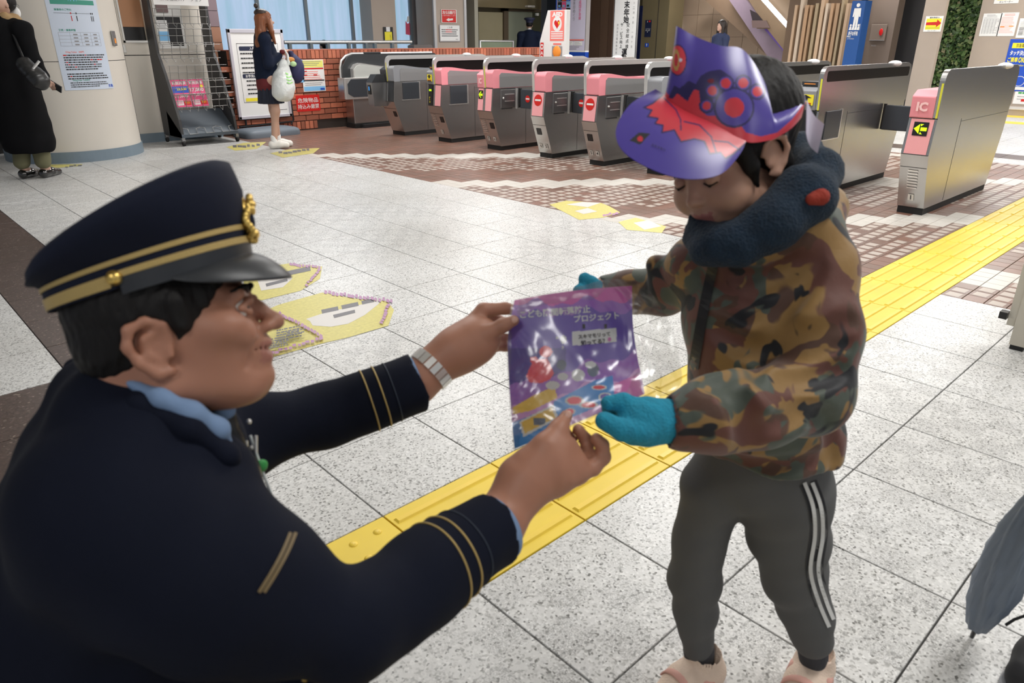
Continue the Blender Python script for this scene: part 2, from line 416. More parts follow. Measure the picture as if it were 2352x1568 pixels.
# ================================================================ materials used widely
def terrazzo(name, base, chipA, chipB, dark, sc=185, rough=0.32, spots=False, bump=0.15):
    m = bpy.data.materials.new(name); m.use_nodes = True; N = m.node_tree.nodes; L = m.node_tree.links; b = N['Principled BSDF']
    g = N.new('ShaderNodeNewGeometry')
    v1 = N.new('ShaderNodeTexVoronoi'); v1.inputs['Scale'].default_value = sc
    v2 = N.new('ShaderNodeTexVoronoi'); v2.inputs['Scale'].default_value = sc * 0.42
    for v in (v1, v2): L.new(g.outputs['Position'], v.inputs['Vector'])
    def ramp(src, pts):
        r = N.new('ShaderNodeValToRGB'); L.new(src, r.inputs[0]); e = r.color_ramp.elements
        while len(e) < len(pts): e.new(0.5)
        for q, (p, c) in zip(e, pts): q.position = p; q.color = (*c, 1)
        return r.outputs[0]
    s1 = N.new('ShaderNodeSeparateColor'); L.new(v1.outputs['Color'], s1.inputs[0])
    s2 = N.new('ShaderNodeSeparateColor'); L.new(v2.outputs['Color'], s2.inputs[0])
    c1 = ramp(s1.outputs[0], [(0.0, dark), (0.07, chipB), (0.35, base), (0.8, base), (1.0, chipA)])
    big = N.new('ShaderNodeMath'); big.operation = 'LESS_THAN'; L.new(s2.outputs[1], big.inputs[0]); big.inputs[1].default_value = 0.16
    d2 = N.new('ShaderNodeMath'); d2.operation = 'LESS_THAN'; L.new(v2.outputs['Distance'], d2.inputs[0]); d2.inputs[1].default_value = 0.42
    mm = N.new('ShaderNodeMath'); mm.operation = 'MULTIPLY'; L.new(big.outputs[0], mm.inputs[0]); L.new(d2.outputs[0], mm.inputs[1])
    mf = N.new('ShaderNodeMath'); mf.operation = 'MULTIPLY'; L.new(mm.outputs[0], mf.inputs[0]); mf.inputs[1].default_value = 0.35
    mx = N.new('ShaderNodeMix'); mx.data_type = 'RGBA'; L.new(mf.outputs[0], mx.inputs[0]); L.new(c1, mx.inputs[6]); mx.inputs[7].default_value = (*chipB, 1)
    nz = N.new('ShaderNodeTexNoise'); nz.inputs['Scale'].default_value = 1.3; nz.inputs['Detail'].default_value = 6; L.new(g.outputs['Position'], nz.inputs['Vector'])
    w = ramp(nz.outputs['Fac'], [(0.3, (0.86, 0.85, 0.83)), (0.65, (1.03, 1.03, 1.03))])
    m2 = N.new('ShaderNodeMix'); m2.data_type = 'RGBA'; m2.blend_type = 'MULTIPLY'; m2.inputs[0].default_value = 1; L.new(mx.outputs[2], m2.inputs[6]); L.new(w, m2.inputs[7])
    last = m2.outputs[2]
    if spots:     # rough worn squares in a chequer of 0.1 m cells
        ck = N.new('ShaderNodeTexChecker'); ck.inputs['Scale'].default_value = 10
        mp = N.new('ShaderNodeMapping'); mp.inputs['Scale'].default_value = (1, 1, 0); mp.inputs['Location'].default_value = (0, 0, 0.05)
        L.new(g.outputs['Position'], mp.inputs[0]); L.new(mp.outputs[0], ck.inputs['Vector'])
        ck.inputs['Color1'].default_value = (1, 1, 1, 1); ck.inputs['Color2'].default_value = (0, 0, 0, 1)
        n3 = N.new('ShaderNodeTexNoise'); n3.inputs['Scale'].default_value = 0.8; L.new(g.outputs['Position'], n3.inputs['Vector'])
        k = ramp(n3.outputs['Fac'], [(0.45, (0, 0, 0)), (0.6, (1, 1, 1))])
        f1 = N.new('ShaderNodeMix'); f1.data_type = 'RGBA'; f1.blend_type = 'MULTIPLY'; f1.inputs[0].default_value = 1; L.new(ck.outputs[0], f1.inputs[6]); L.new(k, f1.inputs[7])
        n4 = N.new('ShaderNodeTexNoise'); n4.inputs['Scale'].default_value = 260; n4.inputs['Detail'].default_value = 3; L.new(g.outputs['Position'], n4.inputs['Vector'])
        k4 = ramp(n4.outputs['Fac'], [(0.47, (0, 0, 0)), (0.56, (1, 1, 1))])
        f2 = N.new('ShaderNodeMix'); f2.data_type = 'RGBA'; f2.blend_type = 'MULTIPLY'; f2.inputs[0].default_value = 1; L.new(f1.outputs[2], f2.inputs[6]); L.new(k4, f2.inputs[7])
        f3 = N.new('ShaderNodeMath'); f3.operation = 'MULTIPLY'; f3.inputs[1].default_value = 0.45; L.new(f2.outputs[2], f3.inputs[0])
        m3 = N.new('ShaderNodeMix'); m3.data_type = 'RGBA'; L.new(f3.outputs[0], m3.inputs[0]); L.new(last, m3.inputs[6]); m3.inputs[7].default_value = (0.22, 0.22, 0.22, 1); last = m3.outputs[2]
    L.new(last, b.inputs['Base Color']); b.inputs['Roughness'].default_value = rough
    bp = N.new('ShaderNodeBump'); bp.inputs['Strength'].default_value = bump; bp.inputs['Distance'].default_value = 0.001; L.new(v1.outputs['Distance'], bp.inputs['Height']); L.new(bp.outputs[0], b.inputs['Normal'])
    MATS[name] = m; return m
M_TERR = terrazzo('white_terrazzo', (0.66, 0.66, 0.65), (0.80, 0.80, 0.79), (0.36, 0.36, 0.35), (0.13, 0.13, 0.12), spots=True)
M_DTER = terrazzo('brown_terrazzo', (0.085, 0.058, 0.048), (0.13, 0.09, 0.08), (0.06, 0.042, 0.036), (0.30, 0.24, 0.2), sc=130, rough=0.35)
M_JOINT = mat('dark_joint', (0.05, 0.048, 0.045), 0.8)
M_YEL = mat('tactile_yellow', sr(236, 205, 62), 0.42, var=0.14, vs=5, bump=0.05, bs=400)
M_YELB = mat('tactile_yellow_bar', sr(240, 207, 72), 0.36, var=0.10, vs=12)
M_BRN = mat('brown_paver', sr(118, 90, 77), 0.34, var=0.22, vs=7)
M_BRN2 = mat('brown_paver_red', sr(128, 94, 80), 0.34, var=0.2, vs=6)
M_CHIP = mat('worn_grey_centre', sr(180, 168, 158), 0.4, var=0.15, vs=9)
M_PWH = mat('white_paver', sr(200, 195, 187), 0.36, var=0.14, vs=9)
M_STEEL = mat('brushed_steel', (0.50, 0.50, 0.495), 0.27, 0.95, bump=0.06, bs=30, bstr=(1, 1, 40), var=0.06, vs=2)
M_STEELM = mat('shiny_steel', (0.80, 0.79, 0.77), 0.28, 0.75)
M_STEELD = mat('brushed_dark_steel', (0.32, 0.32, 0.32), 0.35, 0.9, bump=0.05, bs=30, bstr=(1, 1, 40))
M_BLACK = mat('black_plastic', (0.012, 0.012, 0.013), 0.35)
M_RUB = mat('black_rubber', (0.01, 0.01, 0.01), 0.7)
M_CHAR = mat('charcoal_panel', (0.035, 0.038, 0.042), 0.35)
M_SLATE = mat('slate_door', (0.045, 0.052, 0.062), 0.35)
M_GREYP = mat('grey_plastic', (0.27, 0.28, 0.30), 0.4)
M_PINK = mat('pink_plastic', sr(238, 150, 160), 0.4)
M_PINKL = mat('pink_panel', sr(240, 168, 172), 0.35)
M_WHITE = mat('white_paint', (0.78, 0.78, 0.76), 0.45)
M_PAPER = mat('white_paper', (0.82, 0.82, 0.81), 0.6)
M_INK = mat('black_ink', (0.02, 0.02, 0.022), 0.6)
M_GINK = mat('grey_ink', (0.28, 0.28, 0.29), 0.6)
M_RED = mat('sign_red', sr(205, 30, 25), 0.45)
M_REDL = mat('print_salmon', sr(240, 130, 120), 0.5)
M_BLUE = mat('sign_blue', sr(28, 78, 190), 0.4)
M_BLUEL = mat('print_light_blue', sr(130, 190, 235), 0.5)
M_NAVYP = mat('print_navy', sr(28, 36, 66), 0.5)
M_YP = mat('print_yellow', sr(240, 225, 50), 0.5)
M_GRN = mat('print_green', sr(60, 160, 80), 0.5)
M_LIME = mat('lit_lime', sr(190, 240, 20), 0.4, emit=0.9)
M_MAG = mat('print_pink', sr(235, 90, 140), 0.5)
M_ORG = mat('print_orange', sr(240, 150, 60), 0.5)
M_TEAL = mat('print_teal', sr(60, 150, 130), 0.5)
M_BASE = mat('blue_grey_base', sr(118, 134, 146), 0.45, var=0.06)
M_CREAM = mat('cream_panel', sr(214, 208, 198), 0.4, var=0.03, vs=1.5)
M_TAN = mat('tan_stone', sr(172, 158, 145), 0.45, var=0.06, vs=3)
M_GWALL = mat('grey_wall', sr(158, 152, 152), 0.5, var=0.04, vs=2)
M_BEIGE = mat('beige_tile', sr(170, 148, 128), 0.4, var=0.05, vs=4)
M_BRASS = mat('olive_metal', sr(140, 128, 98), 0.3, 0.4, var=0.15, vs=1.5)

# ================================================================ floor
T = 0.4
fb = MB(); fb.box((-7, -7, -0.10), (19.5, 17, -0.012), M_JOINT)
floor = fb.build('floor'); tag(floor, kind='structure', label='station floor of white terrazzo squares with brown mosaic before the gates')
def seen(x, y, z=0.0, mg=60):
    q = np.array((x, y, z)) - CAM; d = q @ E_F
    if d < 0.3: return None
    px = 1176 + F * (q @ E_R) / d; py = 784 - F * (q @ E_U) / d
    return d if (-mg < px < 2352 + mg and -mg < py < 1568 + mg) else None
g = 0.0022
def tile_mesh(name, s, m, sy=None):
    b = MB(); b.bevbox((g, g, -0.012), (s - g, (sy or s) - g, 0), 0.0012, m); return b.mesh(name)
TW = tile_mesh('terrazzo_tile', T, M_TERR); TD = tile_mesh('dark_terrazzo_tile', T, M_DTER)
def dark_band(i, j):     # i,j tile indices (left-bottom corner)
    if j >= 5: return i == -1
    if j >= 3: return i in (-1, -2)
    return i in (-2,) and j > 0 or (i == -2 and j <= 0)
cand = []
for i in range(-16, 8):
    for j in range(-14, 27):
        if j == 0 and i >= -3: continue
        cand.append((i, j, TD if dark_band(i, j) else TW))
for i in range(21, 48):
    for j in range(-10, 27):
        if j == 0: continue
        cand.append((i, j, TD if i == 22 else TW))
vis = []; rest = []
for (i, j, me) in cand:
    d = None
    for (a, b_) in ((0.5, 0.5), (0, 0), (1, 1), (0, 1), (1, 0)):
        dd = seen((i + a) * T, (j + b_) * T)
        if dd: d = dd if d is None else min(d, dd)
    (vis if d else rest).append((d or 99, i, j, me))
vis.sort(key=lambda q: q[0])
for (d, i, j, me) in vis[:296]:
    o = link('tile', me, floor, (i * T, j * T, 0))
so = MB()
for (d, i, j, me) in vis[296:] + rest:
    so.bevbox((i * T + g, j * T + g, -0.012), ((i + 1) * T - g, (j + 1) * T - g, 0), 0.0012, M_DTER if me is TD else M_TERR)
so.build('distant_tile', floor)['kind'] = 'stuff'
# brown mosaic pavers, 0.1 m, between the white field and the far side of the gates
def band_of(u, v):
    """u,v in tile units; white staircase bands every five units of u+v, each step half a tile"""
    iu = math.floor(u * 2) / 2
    for u0, vt in ((9.1, 10.05), (11.84, 13.4), (11.95, 2.35), (9.15, 0.0)):
        k = math.floor((u - u0) / 0.52); top = vt - 0.475 * k
        if top - 0.98 < v <= top: return 'w'
        if top - 3.9 < v <= top - 0.98: return 's'
    return 'b'
P = 0.1; gp = 0.0018
def paver(kind, mm):
    b = MB(); b.bevbox((gp, gp, -0.012), (P - gp, P - gp, 0), 0.0012, mm)
    if kind == 's': b.add([(0.014, 0.020, 0.0005), (0.082, 0.016, 0.0005), (0.088, 0.080, 0.0005), (0.018, 0.085, 0.0005)], [(0, 1, 2, 3)], M_CHIP)
    return b
PM = {('w', 0): paver('w', M_PWH).mesh('white_paver'), ('s', 0): paver('s', M_BRN).mesh('spotted_paver'), ('s', 1): paver('s', M_BRN2).mesh('spotted_paver'), ('b', 0): paver('b', M_BRN).mesh('brown_paver'), ('b', 1): paver('b', M_BRN2).mesh('brown_paver')}
pv = []
rnd = random.Random(3)
for a in range(32, 84):
    for b_ in range(-16, 98):
        if 0 <= b_ < 4: continue
        u = (a + .5) / 4; v = (b_ + .5) / 4
        k = band_of(u, v); kk = 0 if k == 'w' else (1 if rnd.random() < 0.35 else 0)
        if k == 's' and rnd.random() < 0.12: k = 'b'
        d = seen(u * T, v * T)
        pv.append((d or 99, a, b_, k, kk))
pv.sort(key=lambda q: q[0])
for (d, a, b_, k, kk) in pv[:290]: link('paver', PM[(k, kk)], floor, (a * P, b_ * P, 0))
so = MB()
for (d, a, b_, k, kk) in pv[290:]:
    x, y = a * P, b_ * P; mm = M_PWH if k == 'w' else (M_BRN2 if kk else M_BRN)
    so.bevbox((x + gp, y + gp, -0.012), (x + P - gp, y + P - gp, 0), 0.0012, mm)
    if k == 's': so.add([(x + 0.014, y + 0.020, 0.0005), (x + 0.082, y + 0.016, 0.0005), (x + 0.088, y + 0.080, 0.0005), (x + 0.018, y + 0.085, 0.0005)], [(0, 1, 2, 3)], M_CHIP)
so.build('distant_paver', floor)['kind'] = 'stuff'
# yellow tactile strip: bar tiles and one dot tile
def bar(b, x0, x1, y, w=0.026, h=0.0055, m=None):
    m = m or M_YELB; c = 0.005
    b.add([(x0, y - w / 2, 0), (x1, y - w / 2, 0), (x1, y + w / 2, 0), (x0, y + w / 2, 0), (x0 + c, y - w / 2 + c, h), (x1 - c, y - w / 2 + c, h), (x1 - c, y + w / 2 - c, h), (x0 + c, y + w / 2 - c, h)],
          [(0, 1, 5, 4), (1, 2, 6, 5), (2, 3, 7, 6), (3, 0, 4, 7), (4, 5, 6, 7)], m)
bt = MB(); bt.bevbox((g, g, -0.012), (T - g, T - g, 0), 0.0012, M_YEL)
for k in range(5): bar(bt, 0.012, T - 0.012, 0.048 + 0.076 * k)
BT = bt.mesh('bar_tile')
dt = MB(); dt.bevbox((g, g, -0.012), (T - g, T - g, 0), 0.0012, M_YEL)
for a in range(5):
    for b_ in range(5): dt.ball((0.05 + a * 0.075, 0.05 + b_ * 0.075, -0.001), (0.013, 0.013, 0.006), M_YELB, 10, 6)
DT = dt.mesh('dot_tile')
for i in range(-3, 44):
    o = link('tactile_tile', DT if i in (-1, -2) else BT, floor, (i * T, 0, 0.0005))
for j in range(-6, 0): link('tactile_tile', BT, floor, ((-1) * T, j * T, 0.0005)).rotation_euler = (0, 0, PI / 2)
for (x, y0) in ((14.25, -3), (13.05, -3)):
    b = MB(); b.box((x, -4, 0), (x + 0.35, 2.6, 0.004), M_YEL); b.build('tactile_band', floor)
# printed yellow floor stickers
ST_Y = mat('sticker_yellow', sr(206, 196, 112), 0.4, var=0.25, vs=60)
ST_P = mat('sticker_purple', sr(176, 130, 168), 0.4)
ST_G = mat('sticker_grey', sr(104, 102, 106), 0.4)
def sticker(name, label, pts, parts):
    s = MB(); z = 0.0012
    s.add([(*Z(*p)[:2], z) for p in pts], [tuple(range(len(pts)))], ST_Y)
    o = s.build(name); tag(o, label, 'floor sticker')
    q = MB()
    for k, (pp, m) in enumerate(parts): q.add([(*Z(*p)[:2], z + 0.0006 + 0.0002 * k) for p in pp], [tuple(range(len(pp)))], m)
    q.build('print', o); return o
def strip(a, b, w, n, m, gap=0.45, jit=2):
    out = []; a = np.array(a, float); b = np.array(b, float); d = nrm(b - a); nn = np.array((-d[1], d[0])); Lh = np.linalg.norm(b - a) / n; r = random.Random(int(a[0]))
    for i in range(n):
        p = a + d * i * Lh + nn * r.uniform(-jit, jit); q = p + d * Lh * (1 - gap * r.random())
        out.append(([p - nn * w / 2, q - nn * w * r.uniform(.2, .5), q + nn * w / 2, p + nn * w * r.uniform(.2, .5)], m))
    return out
def rows(x0, y0, x1, y1, n, h, m, sl=-0.2, seed=1):
    out = []; r = random.Random(seed)
    for i in range(n):
        y = y0 + (y1 - y0) * i / max(n - 1, 1); x = x0
        while x < x1:
            w = r.uniform(3, 9); out.append(([(x, y + sl * (x - x0)), (x + w, y + sl * (x + w - x0)), (x + w, y + h + sl * (x + w - x0)), (x, y + h + sl * (x - x0))], m)); x += w + r.uniform(.8, 3)
    return out
lo1 = [(740, 672), (815, 686), (890, 692), (905, 712), (892, 748), (800, 775), (735, 790), (620, 822), (560, 840), (520, 790), (560, 735), (640, 700)]
parts = [([(703, 733), (742, 720), (880, 688), (868, 700), (838, 724), (800, 744), (760, 751), (718, 748), (712, 738)], mat('sticker_white', sr(214, 210, 205), 0.4)),
         ([(738, 712), (776, 704), (778, 713), (740, 721)], ST_G), ([(784, 702), (822, 694), (824, 703), (786, 711)], ST_G), ([(830, 692), (858, 686), (860, 694), (832, 700)], ST_G),
         ([(765, 724), (815, 712), (816, 719), (768, 731)], ST_G)]
parts += strip((745, 672), (905, 694), 9, 18, ST_P) + strip((893, 700), (876, 748), 8, 8, ST_P) + strip((640, 722), (742, 778), 8, 14, ST_P) + strip((742, 780), (600, 824), 7, 14, ST_P)
parts += rows(636, 764, 690, 790, 5, 3.2, ST_G, seed=4) + rows(612, 790, 660, 812, 5, 3.2, ST_G, seed=5) + rows(660, 775, 700, 782, 2, 3, ST_G, seed=6)
sticker('floor_sticker', 'large yellow printed floor sticker with a pale pictogram, beside the officer\'s chin', lo1, parts)
lo2 = [(560, 620), (665, 605), (740, 612), (735, 640), (690, 668), (600, 690), (560, 680)]
parts = [([(590, 640), (650, 628), (672, 640), (650, 660), (600, 668)], MATS['sticker_white']), ([(655, 624), (712, 612), (714, 622), (658, 634)], ST_G), ([(610, 652), (660, 640), (661, 646), (612, 659)], ST_G)]
parts += strip((665, 607), (738, 616), 7, 10, ST_P) + strip((735, 618), (700, 660), 7, 7, ST_P)
parts.append(([(560, 668), (735, 636), (690, 672), (600, 692)], M_PWH)) if False else None
sticker('floor_sticker', 'small yellow printed floor sticker showing past the cap visor', lo2, [p for p in parts if p])
lo3 = [(1262, 470), (1300, 461), (1380, 466), (1400, 474), (1425, 488), (1385, 500), (1330, 505)]
parts = [([(1300, 470), (1338, 464), (1380, 466), (1350, 476)], MATS['sticker_white']), ([(1320, 485), (1350, 478), (1372, 486), (1340, 492)], MATS['sticker_white'])] + strip((1385, 497), (1420, 488), 5, 5, ST_P)
sticker('floor_sticker', 'worn pale yellow sticker on the edge between white and brown paving', lo3, parts)
lo4 = [(1420, 510), (1460, 500), (1530, 520), (1520, 535), (1440, 528)]
sticker('floor_sticker', 'faded white and yellow sticker just left of the boy\'s shoulder', lo4, [([(1455, 512), (1490, 506), (1520, 520), (1480, 528)], MATS['sticker_white'])])
lo5 = [(620, 352), (665, 343), (735, 340), (720, 352), (650, 362)]
sticker('floor_sticker', 'thin yellow sticker on the floor by the white sneakers', lo5, strip((640, 352), (715, 345), 5, 7, ST_G))
lo6 = [(520, 338), (560, 328), (612, 326), (590, 342), (540, 346)]
sticker('floor_sticker', 'yellow lettered sticker on the floor before the notice board', lo6, strip((535, 338), (600, 332), 6, 6, ST_G))
lo7 = [(100, 378), (190, 377), (185, 381), (105, 388)]
sticker('floor_sticker', 'yellow floor arrow sticker at the foot of the round column', lo7, strip((150, 383), (188, 379), 3, 4, ST_G))

# ================================================================ ceiling and outer walls
cb = MB(); cb.box((-7, -7, CEIL), (19.5, 17, CEIL + 0.1), mat('ceiling_white', (0.6, 0.6, 0.58), 0.7)); tag(cb.build('ceiling'), kind='structure')
M_TUBE = mat('lamp_tube', (1, 1, 1), 0.4, emit=6.0, ecol=(1, 0.97, 0.93))
for n_, (x, y) in enumerate(LAMPS):
    b = MB(); b.box((x - 0.68, y - 0.28, CEIL - 0.05), (x + 0.68, y + 0.28, CEIL - 0.001), M_WHITE)
    o = b.build('ceiling_light'); tag(o, 'recessed fluorescent ceiling lamp above the concourse', 'lamp', 'ceiling lamps')  # also covers the fill lamps added behind the camera
    t = MB(); t.tube([(x - 0.62, y - 0.1, CEIL - 0.055), (x + 0.62, y - 0.1, CEIL - 0.055)], 0.012, M_TUBE, 6); t.tube([(x - 0.62, y + 0.1, CEIL - 0.055), (x + 0.62, y + 0.1, CEIL - 0.055)], 0.012, M_TUBE, 6); t.build('tube', o)
b = MB(); b.box((19.4, -7, 0), (19.5, 17, CEIL), M_GWALL); tag(b.build('wall_far'), kind='structure')
b = MB(); b.box((-7, 16.9, 0), (19.5, 17, CEIL), M_GWALL); tag(b.build('wall_side'), kind='structure')
# ================================================================ brick low wall beside the gates
YW = 9.08; XB0 = 3.38; XB1 = 9.9; HB = 1.10
M_BR = [mat('brick_%s' % n, sr(*c), 0.6, var=0.18, vs=25, bump=0.2, bs=90) for n, c in (('red', (176, 100, 76)), ('brown', (150, 88, 66)), ('orange', (190, 112, 84)))]
wb = MB(); wb.box((XB0, YW, 0), (XB1, YW + 0.28, HB - 0.006), mat('brick_mortar', (0.035, 0.025, 0.02), 0.9))
bw = wb.build('wall_brick'); tag(bw, kind='structure', label='low red brick wall beside the leftmost gate')
bk = []
def bmesh_of(w, h, m):
    b = MB(); c = 0.004
    b.add([(0, 0.012, 0), (w, 0.012, 0), (w, 0.012, h), (0, 0.012, h), (c, 0, c), (w - c, 0, c), (w - c, 0, h - c), (c, 0, h - c)], [(0, 1, 5, 4), (1, 2, 6, 5), (2, 3, 7, 6), (3, 0, 4, 7), (4, 5, 6, 7)], m); return b.mesh('brick')
BM = {(k, i): bmesh_of(w, h, M_BR[i]) for k, w, h in (('s', 0.062, 0.112), ('b', 0.205, 0.070)) for i in range(3)}
r = random.Random(5)
x = XB0
while x < XB1: bk.append((x, HB - 0.118, 's')); x += 0.069
x = XB0
while x < 4.6: bk.append((x, 0.012, 's')); x += 0.069
row = 0; z = 0.132
while z < HB - 0.19:
    x = XB0 - (0.106 if row % 2 else 0)
    while x < XB1:
        bk.append((x, z, 'b')); x += 0.212
    z += 0.0775; row += 1
bk.sort(key=lambda q: (q[0] > 5.2 and q[2] == 'b', q[0]))
for (x, z, k) in bk[:298]:
    link('brick', BM[(k, r.randrange(3))], bw, (x, YW - 0.012, z))
sb = MB()
for (x, z, k) in bk[298:]:
    w, h = (0.062, 0.112) if k == 's' else (0.205, 0.070); sb.box((x, YW - 0.012, z), (x + w, YW, z + h), M_BR[r.randrange(3)])
sb.build('distant_brick', bw)['kind'] = 'stuff'
c = MB(); c.box((XB0, YW - 0.01, HB - 0.006), (XB1, YW + 0.3, HB + 0.006), M_BR[0]); c.build('coping', bw)

# posters on the brick wall
def sheetY(x0, x1, y0, y1, yw, label, cat='poster', name='poster', th=0.004):
    """rectangle on a plane facing -y; x0,x1 px and y0,y1 px rows"""
    A = Y(x0, y1, yw - th - 0.013); B = Y(x1, y1, yw - th - 0.013); Cc = Y((x0 + x1) / 2, y0, yw - th - 0.013)
    s = Sheet(A, (1, 0, 0), (0, 0, 1), th); s.w = B[0] - A[0]; s.h = Cc[2] - A[2]; s.meta = (name, label, cat); return s
def fin(s):
    n, l, c = s.meta; return tag(s.build(n), l, c)
s = sheetY(698, 749, 137, 211, YW, 'white rule poster with a yellow head, on the brick wall'); w, h = s.w, s.h
s.base(w, h, M_PAPER).rect(0.01, h * .76, w - .01, h - .01, mat('pale_yellow_print', sr(235, 232, 120), 0.5)).rect(0.01, h * .70, w - .01, h * .745, M_RED).rect(0.01, h * .33, w - .01, h * .37, M_INK).rect(0.01, 0.01, w - .01, h * .16, M_BLUEL)
s.lines(0.03, w - .03, h * .93, h * .055, 3, h * .02, M_GINK, 1); s.lines(0.03, w - .03, h * .62, h * .06, 5, h * .02, M_REDL, 2); s.rect(.02, h * .62, .08, h * .66, M_RED); s.rect(.02, h * .5, .08, h * .54, M_RED); s.rect(w * .5, h * .5, w * .5 + .06, h * .54, M_RED); s.lines(0.03, w - .03, h * .26, h * .06, 2, h * .02, M_GINK, 3); s.rect(w * .75, .02, w - .02, h * .1, M_BLUE); fin(s)
s = sheetY(676, 700, 137, 190, YW, 'blue and white service poster, half hidden by the navy shoulder bag'); w, h = s.w, s.h
s.base(w, h, M_PAPER).rect(0, h * .7, w, h, M_BLUEL).rect(0, 0, w, h * .12, M_BLUEL).disc(w * .6, h * .5, h * .1, M_REDL); s.lines(0.01, w, h * .62, h * .06, 8, h * .02, M_GINK, 4); fin(s)
s = sheetY(683, 737, 218, 257, YW, 'red sign with white characters low on the brick wall', 'sign', 'warning_sign'); w, h = s.w, s.h
s.base(w, h, M_RED, 0.01).text('危険物品', w / 2, h * .68, h * .30, M_WHITE, 0.008, w * .86).text('持込み厳禁', w / 2, h * .3, h * .30, M_WHITE, 0.008, w * .9); fin(s)

# ================================================================ windows and railing behind the brick wall
def xY(px, y, row=93): return Y(px, row, y)[0]
M_SKYG = bpy.data.materials.new('frosted_daylight_glass'); M_SKYG.use_nodes = True
_n = M_SKYG.node_tree.nodes; _l = M_SKYG.node_tree.links; _b = _n['Principled BSDF']; _g = _n.new('ShaderNodeNewGeometry'); _z = _n.new('ShaderNodeTexNoise'); _mp = _n.new('ShaderNodeMapping'); _mp.inputs['Scale'].default_value = (9, 9, 0.8)
_r = _n.new('ShaderNodeValToRGB'); _z.inputs['Scale'].default_value = 1; _z.inputs['Detail'].default_value = 5
_l.new(_g.outputs['Position'], _mp.inputs[0]); _l.new(_mp.outputs[0], _z.inputs['Vector']); _l.new(_z.outputs['Fac'], _r.inputs[0])
_r.color_ramp.elements[0].position = 0.35; _r.color_ramp.elements[0].color = (*sr(150, 190, 215), 1); _r.color_ramp.elements[1].position = 0.65; _r.color_ramp.elements[1].color = (*sr(180, 203, 235), 1)
_l.new(_r.outputs[0], _b.inputs['Emission Color']); _b.inputs['Emission Strength'].default_value = 0.78; _b.inputs['Base Color'].default_value = (0.2, 0.25, 0.3, 1); _b.inputs['Roughness'].default_value = 0.2
YN = 12.0
M_MUL = mat('grey_mullion', sr(112, 122, 128), 0.4, 0.3)
edges = [498, 599, 708, 811, 845]
for i in range(4):
    x0, x1 = xY(edges[i], YN) + 0.03, xY(edges[i + 1], YN) - 0.03
    fr = MB(); fr.box((x1, YN - 0.05, 0), (x1 + 0.06, YN + 0.05, CEIL), M_MUL); fr.box((x0, YN - 0.04, 0.55), (x1, YN + 0.03, 0.6), M_MUL)
    fo = fr.build('window_%d' % (i + 1)); tag(fo, kind='structure')
    b = MB(); b.box((x0, YN, 0), (x1, YN + 0.02, CEIL), M_SKYG); b.build('pane', fo)
x0, x1 = xY(912, YN), xY(944, YN)
b = MB(); b.box((x1 - 0.03, YN - 0.05, 0), (x1 + 0.03, YN + 0.05, CEIL), M_MUL); fo = b.build('window_5'); tag(fo, kind='structure')
b = MB(); b.box((x0, YN, 0), (x1, YN + 0.02, CEIL), M_SKYG); b.build('pane', fo)
# pink bill on the narrow window
s = sheetY(932, 943, 48, 81, YN, 'pink bill on the narrow window', 'bill', 'bill'); w, h = s.w, s.h
s.poly([(0, .02), (w, 0), (w, h * .9), (w * .5, h * .8), (w * .1, h)], mat('bill_pink', sr(222, 90, 120), 0.5)); s.poly([(w * .3, h * .9), (w, h * .95), (w * .9, h * 1.35), (w * .5, h * 1.3)], M_PAPER); fin(s)
def column(name, px0, px1, y, dep, m, trim=None, kind='structure', side=None):
    x0, x1 = xY(px0, y), xY(px1, y); b = MB(); b.box((x0, y, 0), (x1, y + dep, CEIL), m)
    if trim: b.box((x0 - 0.03, y - 0.02, 0), (x0 + 0.03, y + 0.02, CEIL), trim); b.box((x1 - 0.03, y - 0.02, 0), (x1 + 0.03, y + 0.02, CEIL), trim)
    o = b.build(name); tag(o, kind=kind); return o
column('wall_pier', 858, 912, 11.6, 0.4, M_TAN); column('wall_pier', 843, 858, 11.9, 0.3, M_GWALL)
column('wall_grey', 944, 1003, 12.0, 0.1, M_GWALL)
column('pillar', 1000, 1069, 11.2, 0.6, M_TAN, mat('pale_trim', sr(190, 190, 192), 0.4, 0.3))
column('wall_grey', 1069, 1092, 11.9, 0.2, mat('blue_grey_wall', sr(140, 145, 148), 0.5)); column('wall_trim', 1091, 1099, 11.5, 0.3, mat('olive_trim', sr(158, 155, 140), 0.5))
# yellow and black notice on the pier
s = sheetY(882, 904, 62, 95, 11.6, 'yellow and black notice on the tan pier', 'notice', 'notice'); w, h = s.w, s.h
s.base(w, h, M_BLACK).rect(w * .12, 0, w * .88, h * .66, M_YP).rect(w * .3, h * .68, w * .7, h, M_PAPER).text('足元注意', w * .7, h * .42, h * .11, M_INK, 0, None, True); fin(s)
s = sheetY(1014, 1049, 22, 52, 11.2, 'red and white keep-left sign on the tan pillar', 'sign', 'direction_sign'); w, h = s.w, s.h
s.base(w, h, M_PAPER).rect(w * .04, h * .03, w * .96, h * .97, M_RED).text('左側通行', w / 2, h * .78, h * .26, M_WHITE, 0.02, w * .86).text('ご協力お願いします', w / 2, h * .55, h * .09, M_WHITE, 0, w * .84)
s.poly([(w * .3, h * .22), (w * .5, h * .1), (w * .5, h * .16), (w * .75, h * .2), (w * .75, h * .34), (w * .5, h * .3), (w * .5, h * .37)], M_WHITE); fin(s)
s = sheetY(1010, 1058, 57, 96, 11.2, 'white printed notice below the keep-left sign', 'notice', 'notice'); w, h = s.w, s.h
